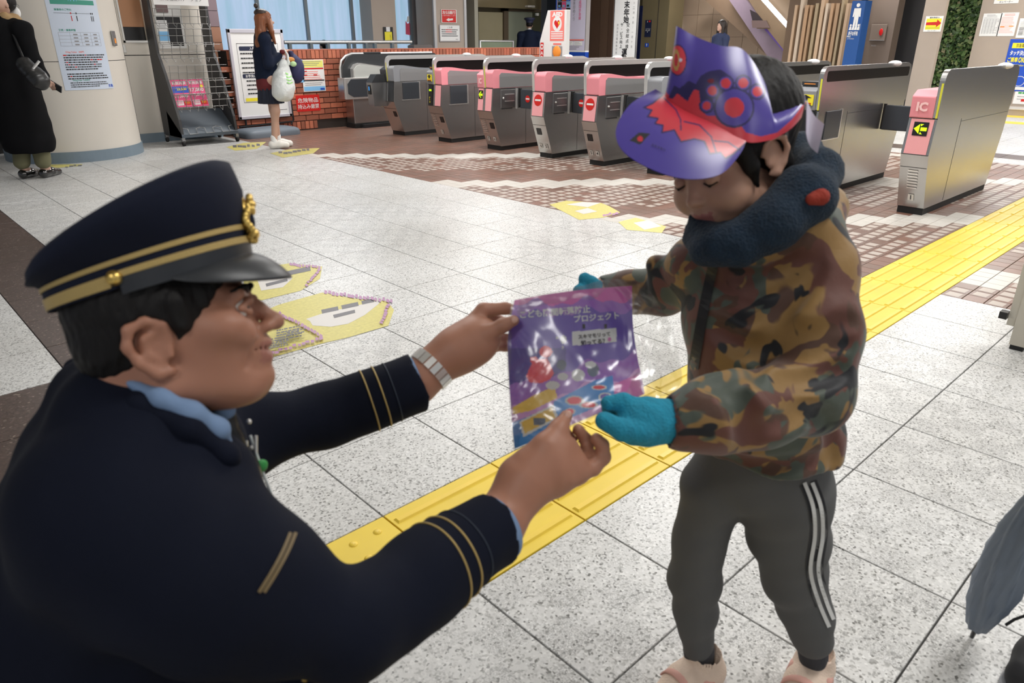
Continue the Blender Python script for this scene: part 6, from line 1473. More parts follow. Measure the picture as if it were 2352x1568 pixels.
for sg in (-1, 1):
    e = [(1.2, 6.5, 1.0), (.8, 7.1, 2.4), (-.7, 7.7, 3.0), (-2.2, 8.1, 2.2), (-2.6, 8.0, .5), (-1.8, 7.5, -1.2), (-.5, 7.0, -2.3), (.4, 6.6, -2.0)]
    bd.chain([bp(*(f_, sg * s_, u_)) for f_, s_, u_ in e], [.0035, .004, .004, .0042, .004, .004, .005, .004], .004); bell(bd, (-.8, sg * 6.9, .4), (2.0, .45, 2.4), .005); bd.cap(bp(.7, sg * 6.7, 0), bp(.7, sg * 6.9, -.6), .0035, .0035, .003)
nk = D(1745, 580, 1.12)
bd.chain([bp(-2, 0, -2), bp(-3, 0, -6), nk], [.045, .042, .048], .02)
ps_ = [nk, D(1745, 720, 1.15), D(1745, 900, 1.19), D(1740, 1040, 1.25)]; bd.chain(ps_, [.06, .085, .08, .082], .03)
shB, elB, cuB = D(1866, 622, 1.07), D(1855, 900, 1.04), D(1568, 968, .985)
shF, elF, cuF = D(1605, 610, 1.17), D(1525, 665, 1.27), D(1400, 672, 1.30)
bd.chain([nk, shB, elB, cuB, D(1520, 966, .985)], [.04, .042, .032, .022, .020], .02); bd.chain([nk, shF, elF, cuF, D(1375, 668, 1.30)], [.04, .04, .03, .022, .020], .02)
LL = [D(1645, 1120, 1.28), D(1607, 1290, 1.36), D(1600, 1480, 1.42)]; LR = [D(1808, 1120, 1.26), D(1832, 1290, 1.33), D(1862, 1470, 1.40)]
for L_ in (LL, LR): bd.chain([ps_[-1]] + L_, [.075, .048, .034, .022], .02)
f1 = nrm((Z(1490, 1625) - Z(1612, 1545)) * np.array([1, 1, 0])); f2 = nrm((Z(1815, 1650) - Z(1866, 1540)) * np.array([1, 1, 0]))
bd.chain([LL[-1], hc + np.array([0, 0, .005]), hc + f1 * .10 - np.array([0, 0, .01])], [.022, .024, .023], .015); bd.chain([LR[-1], hr + np.array([0, 0, .005]), hr + f2 * .10 - np.array([0, 0, .01])], [.022, .024, .023], .015)
def handn(B, g):     # near hand pinching the film between thumb and fingers
    B.chain([D(1545, 966, .985), D(1490, 968, .975)], [.024 + g, .030 + g], .015)
    B.ell(D(1478, 968, .975), (.036 + g, .024 + g, .026 + g), frame(cv(-1, 0, 0), cv(0, 1, 0)), .015)
    for q, r0 in (([(1470, 942, .975), (1432, 923, .975), (1398, 926, .975)], .0105), ([(1470, 955, .995), (1425, 940, 1.0), (1398, 936, .995)], .0095), ([(1475, 985, .99), (1440, 985, .995), (1415, 978, .99)], .010), ([(1480, 995, .975), (1450, 1000, .975), (1430, 992, .975)], .0095), ([(1475, 992, .950), (1430, 988, .950), (1388, 966, .958)], .0125)):
        P = [D(*a) for a in q]; B.chain(P, [r0 + g, r0 * .9 + g, r0 * .78 + g], .006)
def handf(B, g):
    B.ell(D(1385, 672, 1.30), (.034 + g, .022 + g, .022 + g), frame(cv(-1, 0, 0), cv(0, 1, 0)), .012)
    for q in ([(1380, 665, 1.29), (1358, 650, 1.28), (1343, 640, 1.27)], [(1365, 672, 1.29), (1345, 660, 1.28), (1330, 668, 1.26)], [(1365, 680, 1.30), (1340, 678, 1.28), (1322, 690, 1.26)], [(1370, 690, 1.30), (1345, 695, 1.28), (1325, 702, 1.26)], [(1372, 698, 1.31), (1350, 708, 1.29), (1335, 715, 1.28)]):
        B.chain([D(*a) for a in q], [.010 + g, .0095 + g, .0085 + g], .005)
handn(bd, 0); handf(bd, 0)
def boymat(c):
    q = (c - OB) @ HB_ * 100; r_ = np.zeros(len(c), int); r_[(q[:, 0] > 8.2) & (np.abs(q[:, 1]) < 1.9) & (q[:, 2] < -3.7) & (q[:, 2] > -5.6)] = 1; return r_
bd.build('body', boy, .0035, [M_SKB, mat('boy_lip', (.40, .15, .13), .45)], boymat)
for sg in (-1, 1):
    B2 = Body(); B2.ell(bp(7.9, sg * 2.9, .85), (.0112, .0112, .0112), None); B2.build('eye', boy, .0016, M_SKB)
    B2 = Body(); B2.chain([bp(8.6, sg * 1.7, .5), bp(9.0, sg * 2.9, .1), bp(8.4, sg * 4.0, .4)], [.0012, .0014, .0012], .002); B2.build('eyelashes', boy, .0012, M_HAIRB)
    B2 = Body(); B2.chain([bp(9.2, sg * 1.3, 2.4), bp(9.1, sg * 2.8, 2.8), bp(7.9, sg * 4.3, 2.5)], [.0018, .0026, .0014], .003); B2.build('eyebrow', boy, .0015, M_HAIRB)
g_ = Body(); handn(g_, .003); g_.cap(D(1560, 967, .985), D(1530, 967, .985), .028, .029, .01); g_.build('glove', boy, .0032, M_GLOVE); g_ = Body(); handf(g_, .003); g_.build('glove', boy, .0035, M_GLOVE)
h_ = Body(); bell(h_, (-2.0, 0, 5.6), (10.8, 8.1, 8.9)); bell(h_, (-4.5, 0, 0), (5.2, 6.6, 5.4), .01); bell(h_, (5.5, 0, 6.5), (4.6, 6.4, 3.6), .01); bell(h_, (-6.5, 1.5, 6), (6.8, 6.8, 7.2), .02)
for sg in (-1, 1): h_.chain([bp(4.5, sg * 6.2, 4), bp(3.8, sg * 6.4, .5), bp(3.4, sg * 6.2, -2.6)], [.013, .010, .003], .01); h_.chain([bp(-2.2, sg * 7.3, 2), bp(-2.8, sg * 7, -1.5), bp(-3.2, sg * 6.4, -4)], [.012, .01, .004], .01)
bell(h_, (10.2, 0, -3.2), (6.8, 9.5, 6.6), .006, -1); bell(h_, (0, 0, -12.5), (14, 14, 8.2), .006, -1)
for sg in (-1, 1): bell(h_, (-.4, sg * 8.0, .3), (2.1, 2.4, 2.6), .004, -1)
h_.build('hair', boy, .003, M_HAIRB, wob=lambda p: .0007 * np.sin(p[..., 0] * 420 + 3 * np.sin(p[..., 2] * 60)) * np.sin(p[..., 1] * 210 + 2 * np.sin(p[..., 0] * 90)))
# jacket
jb = Body()
jb.chain([D(1742, 600, 1.13), D(1742, 720, 1.15), D(1750, 880, 1.18), D(1768, 1000, 1.22), D(1772, 1035, 1.235)], [.090, .112, .108, .110, .100], .03)
jb.chain([D(1800, 600, 1.10), shB], [.07, .062], .03); jb.chain([shB, D(1878, 760, 1.04), elB], [.057, .056, .053], .025); jb.chain([elB, D(1740, 930, .99), D(1640, 955, .985), cuB], [.056, .056, .053, .041], .025)
jb.chain([D(1650, 600, 1.16), shF, elF, D(1450, 668, 1.29), cuF], [.06, .050, .042, .036, .033], .02)
jb.chain([D(1508, 610, 1.22), D(1520, 660, 1.22)], [.020, .022], .015)
jb.chain([D(1660, 575, 1.09), D(1740, 560, 1.06), D(1840, 520, 1.05), D(1880, 480, 1.10)], [.035, .04, .045, .04], .03)
jb.cap(D(1552, 968, .985), D(1490, 972, .985), .032, .034, .004, -1); jb.cap(D(1395, 672, 1.30), D(1340, 672, 1.30), .026, .028, .004, -1)
jb.ell(D(1745, 470, 1.08), (.08, .08, .09), HB_, .01, -1)
zh_ = D(1780, 1096, 1.13)[2]; jb.cap(D(1770, 1030, 1.235), D(1770, 1085, 1.255), .104, .098, .02); jb.ell(np.array((*D(1775, 1060, 1.24)[:2], zh_ - .30)), (.5, .5, .30), None, .012, -1)
J0 = jb.mesh('rough', .009, [M_SKB]); JT0 = BVHTree.FromPolygons([v.co.copy() for v in J0.vertices], [tuple(p.vertices) for p in J0.polygons]); bpy.data.meshes.remove(J0)
def groove(B, tree, pts, r_=.0045, k=.016, dn=.0):
    P = [cast(tree, *crom(pts, i / 8), -dn) for i in range(9)]; P = [p for p in P if p is not None]
    for a_, c_ in zip(P[:-1], P[1:]):
        if np.linalg.norm(a_ - c_) < .09: B.cap(a_, c_, r_, r_, k, -1)
for g_ in ([(1774, 726), (1762, 790), (1729, 838), (1664, 864), (1632, 880)], [(1876, 610), (1815, 680), (1776, 732)], [(1732, 842), (1797, 900), (1850, 935), (1838, 966), (1778, 984)], [(1667, 868), (1704, 940), (1728, 1012)], [(1765, 788), (1855, 806), (1945, 790)], [(1782, 760), (1874, 772), (1955, 738)], [(1637, 672), (1740, 712)], [(1866, 945), (1912, 985), (1925, 1080)], [(1640, 760), (1700, 800), (1760, 806)], [(1800, 858), (1860, 870), (1935, 850)], [(1690, 640), (1760, 650), (1830, 610)], [(1660, 1060), (1760, 1078), (1900, 1062)]):
    groove(jb, JT0, g_, .0075, .022)
wr_b = wrinkle(.0042, .62, 2)
jko = jb.build('jacket', boy, .0045, M_CAMO, wob=wr_b); JT = bvh(jko)
b = MB(); M_ZIP = mat('black_placket', (.006, .006, .008), .6)
lineband(JT, b, [(1640, 600), (1618, 700), (1600, 800), (1585, 880)], 24, M_ZIP, .004, 24); wpar(b.build('zip_placket'), boy)
b = MB(); lineband(JT, b, [(1668, 570), (1712, 580)], 6, M_STEELM, .004, 4); wpar(b.build('zip_pull'), boy)
c_ = Body(); c_.cap(D(1560, 968, .985), D(1572, 966, .985), .0315, .0325, .003); c_.build('cuff', boy, .004, M_ZIP)
# fleece snood
sn = Body(); sn.chain([D(1600, 545, 1.07), D(1620, 575, 1.04), D(1700, 570, 1.01), D(1790, 515, 1.0), D(1860, 455, 1.01), D(1880, 395, 1.06), D(1840, 350, 1.14), D(1740, 400, 1.19), D(1640, 480, 1.16), D(1600, 545, 1.07)], [.016, .019, .023, .029, .033, .031, .028, .028, .024, .016], .02)
sn.chain([D(1598, 500, 1.06), D(1650, 560, 1.02), D(1760, 520, 1.01), D(1830, 430, 1.02)], [.010, .022, .03, .03], .02)
sn.build('fleece_snood', boy, .0045, [M_FLEECE], wob=lambda p: .0012 * np.sin(p[..., 0] * 310) * np.sin(p[..., 1] * 290) * np.sin(p[..., 2] * 300))
c_ = Body(); c_.chain([D(1862, 458, .972), D(1882, 453, .98), D(1900, 444, .99)], [.008, .011, .008], .01); c_.build('orange_lining', boy, .004, mat('orange_fleece', sr(150, 50, 34), .9, bump=.8, bs=160))
# trousers
tr = Body(); tr.chain([D(1745, 1000, 1.23), D(1735, 1070, 1.26)], [.09, .092], .03)
tr.chain([D(1700, 1060, 1.26), D(1640, 1120, 1.28), D(1606, 1230, 1.33), D(1598, 1330, 1.375), D(1596, 1400, 1.40), D(1604, 1488, 1.425)], [.075, .056, .046, .048, .041, .031], .02)
tr.chain([D(1780, 1060, 1.25), D(1802, 1130, 1.26), D(1812, 1230, 1.31), D(1822, 1320, 1.345), D(1850, 1400, 1.38), D(1866, 1462, 1.40)], [.085, .078, .070, .057, .047, .039], .02)
wt = wrinkle(.0030, .9, 5)
tro = tr.build('trousers', boy, .0045, M_PANT, wob=wt); TT = bvh(tro)
M_STW = mat('stripe_white', (.62, .62, .6), .7); b = MB()
S1 = [(1848, 1108), (1868, 1165), (1872, 1230), (1862, 1310), (1880, 1380), (1905, 1440)]
lineband(TT, b, [(x_ + 9, y_) for x_, y_ in S1], 40, M_ZIP, .0025, 40); wpar(b.build('side_band'), boy)
b = MB(); lineband(TT, b, S1, 9, M_STW, .0035, 40); lineband(TT, b, [(x_ + 18, y_) for x_, y_ in S1], 9, M_STW, .0035, 40); wpar(b.build('side_stripe'), boy)
for L_ in ((1605, 1492, 1.43), (1866, 1472, 1.405)):
    c_ = Body(); c_.cap(D(*L_), D(L_[0] + 2, L_[1] + 36, L_[2] + .014), .031, .028, .01); c_.build('ribbed_hem', boy, .004, mat('dark_rib', sr(60, 60, 64), .9, bump=.6, bs=200, bstr=(1, 1, .05)))
# shoes
for q, d_ in ((hc, f1), (hr, f2)):
    z0 = np.array([0, 0, 1.0]); sd = np.cross(z0, d_); FR_ = np.stack([d_, sd, z0], 1)
    s_ = Body(); s_.chain([q + z0 * .004 - d_ * .012, q + d_ * .05, q + d_ * .115 - z0 * .012], [.040, .038, .031], .02); s_.cap(q + z0 * .02, q + z0 * .045, .038, .036, .01); s_.cap(q + z0 * .055, q + z0 * .12, .031, .031, .004, -1); s_.ell(q * np.array([1, 1, 0]) - z0 * .095, (.6, .6, .1), None, .003, -1)
    so_ = s_.build('shoe', boy, .004, M_SHOEB)
    sl = Body(); sl.chain([q * np.array([1, 1, 0]) + z0 * .012 - d_ * .018, q * np.array([1, 1, 0]) + d_ * .06 + z0 * .012, q * np.array([1, 1, 0]) + d_ * .12 + z0 * .012], [.041, .042, .034], .01); sl.ell(q * np.array([1, 1, 0]) - z0 * .097, (.6, .6, .1), None, .002, -1); sl.ell(q * np.array([1, 1, 0]) + z0 * .118, (.6, .6, .1), None, .002, -1)
    w_ = link('sole', sl.mesh('sole', .004, [M_SOLE])); w_.parent = so_; w_.matrix_parent_inverse = Matrix.Identity(4)
    for t_, mm in ((.022, M_SHOEP), (.062, M_SHOEP)):
        b = MB(); P_ = []
        for i in range(13):
            a_ = math.radians(-75 + 150 * i / 12); P_.append(q + d_ * (t_ + .004 * math.cos(a_)) + sd * math.sin(a_) * (.0415 - .05 * (t_ - .022)) + z0 * (math.cos(a_) * .043 - (.004 if t_ < .03 else .006)))
        A = [p - d_ * .015 for p in P_]; Bq = [p + d_ * .015 for p in P_]; b.add(A + Bq, [(i, i + 1, i + 14, i + 13) for i in range(12)], mm, True); w2 = wpar(b.build('strap'), boy); md = w2.modifiers.new('thick', 'SOLIDIFY'); md.thickness = .003
# ---------------------------------------------------------------- paper visor
M_VP = mat('visor_purple', sr(78, 64, 156), .34, coat=.3, coatr=.3); M_VR = mat('visor_red', sr(206, 52, 66), .34, coat=.3, coatr=.3); M_VN = mat('visor_navy', sr(40, 32, 90), .34, coat=.3, coatr=.3); M_VG = mat('visor_gold', sr(190, 150, 90), .3); M_VD = mat('visor_dark_red', sr(120, 30, 50), .25); M_VW = mat('visor_white', sr(215, 208, 225), .4)
zf = lambda P: [(1380 + x * .38265, 40 + y * .38265) for x, y in P]
jag = zf([(370, 420), (430, 490), (460, 450), (490, 480), (520, 500), (560, 432), (590, 436), (640, 462), (600, 500), (600, 560), (640, 590), (690, 590), (740, 640), (840, 645), (870, 690), (960, 715), (1060, 690), (1150, 610), (1215, 520), (1260, 560), (1260, 800), (870, 800), (300, 560)])
navy = zf([(405, 480), (440, 408), (475, 425), (525, 380), (570, 400), (600, 350), (650, 322), (720, 312), (775, 350), (800, 420), (700, 420), (650, 560), (600, 560), (590, 440), (560, 430), (520, 505), (460, 455), (430, 490)])
pads = [(750, 395, 30), (855, 393, 30), (940, 445, 30), (670, 440, 28), (635, 530, 25), (800, 540, 60)]
pads = [(1380 + x * .38265, 40 + y * .38265, r_ * .38265) for x, y, r_ in pads]
def crowncls(P):
    x, y = topx(P)
    ex, ey = (x - 1556) / 19, (y - 138) / 33
    if ex * ex + ey * ey < 1:
        g1_ = ((x - 1553) / 8) ** 2 + ((y - 138) / 25) ** 2
        if (x - 1563) ** 2 + (y - 138) ** 2 < 16: return 5
        return 3 if .35 < g1_ < 1 else 1
    if ex * ex / 1.3 + ey * ey / 1.2 < 1: return 2
    if ((x - 1633) / 8) ** 2 + ((y - 186) / 5) ** 2 < 1: return 4
    for cx_, cy_, r_ in pads:
        if (x - cx_) ** 2 + (y - cy_) ** 2 < r_ * r_: return 1
    X0, Y0, R0_ = pads[5]; dd = math.hypot(x - X0, y - Y0)
    for cx_, cy_, r_ in pads[:5]:
        q = math.hypot(x - cx_, y - cy_)
        if r_ + 3.5 < q < r_ + 8 and dd > R0_ + 18: return 2
        if q <= r_ + 3.5: return 0
    if R0_ + 19 < dd < R0_ + 24 : return 2
    if dd <= R0_ + 19: return 0
    if pinpoly(x, y, navy): return 2
    if pinpoly(x, y, jag): return 1
    return 0
dz = .047
CB = [(1575, 195, 1.09), (1527, 220, 1.012), (1571, 254, .977), (1648, 289, .955), (1713, 325, .95), (1763, 323, .962), (1786, 315, .972), (1822, 291, .995), (1846, 260, 1.04), (1842, 244, 1.10)]
CT = [(1600, 100, 1.09), (1553, 60, 1.0), (1602, 86, .982), (1655, 105, .965), (1709, 116, .968), (1758, 192, .98), (1768, 256, .982), (1802, 248, 1.0), (1838, 216, 1.04), (1838, 200, 1.10)]
CB3 = [D(*p) for p in CB]; CT3 = [D(*p) for p in CT]
def crownf(u, v):
    a = crom(CB3, u); c = crom(CT3, u); m = a + (c - a) * v; return m - E_F * .010 * math.sin(PI * v)
VM = [M_VP, M_VR, M_VN, M_VG, M_VD, M_VW]
vis_ = patch(crownf, 330, 110, VM, lambda u, v: crowncls(crownf(u, v)), 'paper_visor', boy, .0012)
BI = [(1527, 220, 1.012), (1545, 235, .995), (1571, 254, .977), (1600, 268, .966), (1635, 284, .957), (1665, 300, .953), (1690, 315, .951), (1713, 325, .950)]
BO = [(1505, 206, 1.01), (1446, 243, .975), (1415, 300, .95), (1433, 350, .93), (1502, 392, .912), (1580, 412, .905), (1655, 400, .912), (1702, 350, .938)]
BI3 = [D(*p) for p in BI]; BO3 = [D(*p) for p in BO]
drip = zf([(370, 470), (310, 520), (258, 545), (305, 562), (280, 600), (342, 610), (325, 642), (372, 652), (366, 696), (440, 680), (480, 750), (560, 733), (620, 748), (652, 822), (715, 815), (745, 850), (792, 822), (880, 745), (700, 650), (500, 560), (400, 440)])
dl = [zf(q) for q in ([(380, 490), (450, 560), (478, 620), (480, 680)], [(500, 630), (590, 650), (660, 720), (690, 812)], [(680, 745), (760, 752), (835, 802)])]
def nearline(x, y, P, w):
    for (x1, y1), (x2, y2) in zip(P[:-1], P[1:]):
        dx, dy = x2 - x1, y2 - y1; t = max(0, min(1, ((x - x1) * dx + (y - y1) * dy) / (dx * dx + dy * dy + 1e-9)))
        if (x - x1 - t * dx) ** 2 + (y - y1 - t * dy) ** 2 < w * w: return True
    return False
logo = zf([(172, 742), (228, 695), (297, 700), (236, 768)])
def brimcls(P):
    x, y = topx(P)
    if pinpoly(x, y, logo):
        return 1 if (x - 1470.5) ** 2 + (y - 320) ** 2 < 40 else 3
    if any(nearline(x, y, q, 1.7) for q in dl): return 2
    if nearline(x, y, drip[:19], 1.9): return 2
    return 1 if pinpoly(x, y, drip) else 0
def brimf(u, v):
    a = crom(BI3, u); c = crom(BO3, u); m = a + (c - a) * v; bow = math.sin(PI * u); return m - E_F * .006 * math.sin(PI * v) * bow + E_U * .006 * math.sin(PI * v) * bow
br = patch(brimf, 240, 130, [M_VP, M_VR, M_VN, M_INK], lambda u, v: brimcls(brimf(u, v)), 'brim', boy, .0012)
br.parent = vis_; br.matrix_parent_inverse = Matrix.Identity(4)
BT_ = bvh(br); b = MB(); decaltext(BT_, b, 'スキマモリ', 1512, 338, 34, .40, M_INK, .01, 1.0, .002); o = b.build('brim_lettering'); wpar(o, boy)
tl = [D(1852, 228, 1.03), D(1893, 285, 1.02), D(1878, 352, 1.02), D(1850, 305, 1.03)]
def tailf(u, v): return (tl[0] * (1 - u) + tl[1] * u) * (1 - v) + (tl[3] * (1 - u) + tl[2] * u) * v + E_F * .008 * math.sin(PI * u)
patch(tailf, 10, 10, [M_VW], lambda u, v: 0, 'visor_tail', boy, .001)
# ================================================================ printed booklet in a clear bag
PK = [[(1182, 690, 1.105), (1250, 678, 1.10), (1330, 667, 1.10), (1395, 661, 1.11), (1450, 657, 1.125)],
      [(1168, 775, 1.10), (1240, 768, 1.085), (1320, 757, 1.08), (1392, 748, 1.09), (1452, 742, 1.11)],
      [(1170, 870, 1.09), (1245, 858, 1.075), (1325, 842, 1.065), (1400, 828, 1.07), (1462, 818, 1.09)],
      [(1176, 955, 1.08), (1250, 930, 1.065), (1330, 902, 1.055), (1405, 880, 1.055), (1472, 862, 1.07)],
      [(1183, 1030, 1.07), (1255, 1000, 1.055), (1335, 966, 1.045), (1410, 935, 1.045), (1480, 905, 1.055)]]
PK3 = [[D(*q) for q in r_] for r_ in PK]
def bookf(u, v): return crom([crom(r_, u) for r_ in PK3], v)
BM_ = [mat('book_pink', sr(224, 112, 190), .3), mat('book_violet', sr(170, 118, 208), .3), mat('book_purple', sr(122, 100, 194), .3), mat('book_blue', sr(84, 158, 232), .3), mat('book_yellow', sr(250, 210, 100), .3), mat('book_red', sr(250, 76, 92), .3), M_PAPER, mat('book_lilac', sr(222, 168, 226), .3), mat('book_indigo', sr(94, 80, 164), .3), mat('book_grey', sr(122, 130, 146), .4)]
zb3 = lambda P: [(900 + x * .35714, 600 + y * .35714) for x, y in P]
blueP = zb3([(1045, 900), (1300, 770), (1420, 735), (1430, 880), (1210, 985), (1080, 1030), (1040, 960)])
cardP = zb3([(820, 1030), (1040, 920), (1075, 1010), (850, 1130)]); cardI = zb3([(835, 1035), (1030, 940), (1055, 1005), (858, 1108)])
sunP = zb3([(900, 870), (1050, 800), (1065, 880), (900, 960), (780, 985), (780, 940)])
blobP = zb3([(865, 740), (900, 660), (890, 620), (925, 610), (945, 630), (1000, 625), (1020, 660), (1045, 720), (1020, 760), (960, 785), (890, 780)])
skirtP = zb3([(770, 1040), (1050, 930), (1120, 1000), (1100, 1100), (780, 1230)])
signP = zb3([(1160, 455), (1440, 430), (1442, 520), (1160, 545)])
pinkR = zb3([(1430, 790), (1580, 730), (1620, 880), (1430, 880)])
def bookcls(P):
    x, y = topx(P)
    if pinpoly(x, y, signP): return 6
    if ((x - 1254) / 15) ** 2 + ((y - 808) / 13) ** 2 < 1: return 5
    if pinpoly(x, y, blobP): return 5
    for cx_, cy_, rx, ry, c_ in ((1294, 780, 7, 10, 6), (1280, 776, 3, 3, 6), (1293, 798, 3, 3, 6), (1290, 838, 11, 12, 9), (1293, 865, 12, 9, 6), (1328, 862, 15, 14, 6), (1328, 862, 11, 10, 7), (1356, 838, 13, 8, 6), (1362, 850, 13, 16, 9), (1270, 885, 16, 10, 6)):
        if ((x - cx_) / rx) ** 2 + ((y - cy_) / ry) ** 2 < 1: return c_
    if pinpoly(x, y, cardI):
        return 9 if abs(x - 1240) < 13 and abs(y - 968) < 8 else 4
    if pinpoly(x, y, cardP): return 6
    if pinpoly(x, y, blueP):
        for cx_, cy_, rx, ry, c_ in ((1320, 920, 22, 11, 0), (1376, 890, 18, 6, 0), (1352, 930, 22, 8, 0), (1390, 912, 16, 10, 2), (1310, 945, 12, 8, 5)):
            q = ((x - cx_) / rx) ** 2 + ((y - cy_) / ry) ** 2
            if q < .55: return 5 if c_ == 0 else c_
            if q < 1: return 6
        return 3
    if pinpoly(x, y, sunP): return 4
    if pinpoly(x, y, skirtP): return 3
    if pinpoly(x, y, pinkR): return 0
    w_ = 8 * math.sin(x * .05) + 5 * math.sin(x * .11 + 1)
    if y < 700 + w_ - (x - 1180) * .05: return 0
    if y < 725 + w_ - (x - 1180) * .05: return 1
    if y > 930 - (x - 1180) * .25 + w_: return 7
    if y > 880 - (x - 1180) * .25 + w_: return 1
    return 2 if (y < 800 or x > 1300) else 8
bk_ = patch(bookf, 150, 190, BM_, lambda u, v: bookcls(bookf(u, v)), 'booklet', None, .002)
tag(bk_, 'purple printed booklet with blue sticker sheet inside the clear bag', 'booklet')
KT = bvh(bk_); b = MB(); decaltext(KT, b, 'こども隙間転落防止', 1275, 716, 162, -.085, M_WHITE, .03); decaltext(KT, b, 'プロジェクト', 1370, 728, 104, -.085, M_WHITE, .03); decaltext(KT, b, 'スキマモリって', 1365, 770, 74, -.10, M_INK, .03); decaltext(KT, b, '知ってる？', 1362, 785, 56, -.10, M_INK, .03)
b.add([cast(KT, 1400 + 4 * math.cos(i * PI / 5), 779 + 5 * math.sin(i * PI / 5), .0015) for i in range(10)], [tuple(range(10))], BM_[0])
for px_ in (1341, 1391): b.add([cast(KT, px_ + a_, 749 + c_, .0015) for a_, c_ in ((-3, -5), (3, -5), (3, 5), (-3, 5))], [(0, 1, 2, 3)], M_INK)
o = b.build('lettering'); o.parent = bk_
M_FILM = bpy.data.materials.new('clear_film'); M_FILM.use_nodes = True; _N = M_FILM.node_tree.nodes; _L = M_FILM.node_tree.links; _N.remove(_N['Principled BSDF']); _o = _N['Material Output']
_t = _N.new('ShaderNodeBsdfTransparent'); _t.inputs[0].default_value = (.985, .985, .98, 1); _gl = _N.new('ShaderNodeBsdfGlossy'); _gl.inputs['Roughness'].default_value = .22; _mx = _N.new('ShaderNodeMixShader'); _lw = _N.new('ShaderNodeLayerWeight'); _lw.inputs[0].default_value = .35; _mr = _N.new('ShaderNodeMapRange'); _mr.inputs[3].default_value = .13; _mr.inputs[4].default_value = .5
_tc = _N.new('ShaderNodeTexCoord'); _z = _N.new('ShaderNodeTexNoise'); _z.inputs['Scale'].default_value = 6.5; _z.inputs['Detail'].default_value = 3; _z.inputs['Distortion'].default_value = 1.6; _bp = _N.new('ShaderNodeBump'); _bp.inputs['Strength'].default_value = .55; _bp.inputs['Distance'].default_value = .02
_L.new(_tc.outputs['Object'], _z.inputs['Vector']); _L.new(_z.outputs['Fac'], _bp.inputs['Height']); _L.new(_bp.outputs[0], _gl.inputs['Normal']); _L.new(_bp.outputs[0], _lw.inputs['Normal']); _L.new(_lw.outputs['Facing'], _mr.inputs[0]); _L.new(_mr.outputs[0], _mx.inputs[0]); _L.new(_t.outputs[0], _mx.inputs[1]); _L.new(_gl.outputs[0], _mx.inputs[2]); _L.new(_mx.outputs[0], _o.inputs[0])
FB = [[(1176, 688, 1.10), (1260, 672, 1.085), (1340, 655, 1.085), (1400, 640, 1.10), (1482, 648, 1.12)],
      [(1164, 775, 1.09), (1245, 768, 1.072), (1340, 754, 1.066), (1440, 740, 1.09), (1535, 735, 1.10)],
      [(1166, 870, 1.08), (1250, 858, 1.062), (1350, 840, 1.05), (1460, 820, 1.065), (1562, 825, 1.08)],
      [(1172, 955, 1.07), (1255, 930, 1.052), (1350, 898, 1.04), (1460, 872, 1.04), (1566, 880, 1.06)],
      [(1180, 1036, 1.062), (1260, 1003, 1.045), (1345, 968, 1.033), (1450, 925, 1.03), (1540, 908, 1.04)]]
FB3 = [[D(*q) for q in r_] for r_ in FB]
def filmf(dz_, ph):
    def f(u, v):
        e = math.sin(PI * u) * math.sin(PI * v); w_ = (.0022 * math.sin(14 * u + 9 * v + ph) + .0016 * math.sin(25 * u - 17 * v + 2 * ph)) * (.3 + e); return crom([crom(r_, u) for r_ in FB3], v) + E_F * (dz_ * e + dz_ * .2 + w_)
    return f
bag = thing('clear_bag', 'clear plastic bag around the purple booklet, pinched by both pairs of hands', 'bag', tuple(D(1370, 840, 1.07)))
patch(filmf(-.002, 0), 40, 40, [M_FILM], lambda u, v: 0, 'front_film', bag, None); patch(filmf(.030, 2), 40, 40, [M_FILM], lambda u, v: 0, 'back_film', bag, None)
for o in bag.children:      # single film, no inner copy
    pass
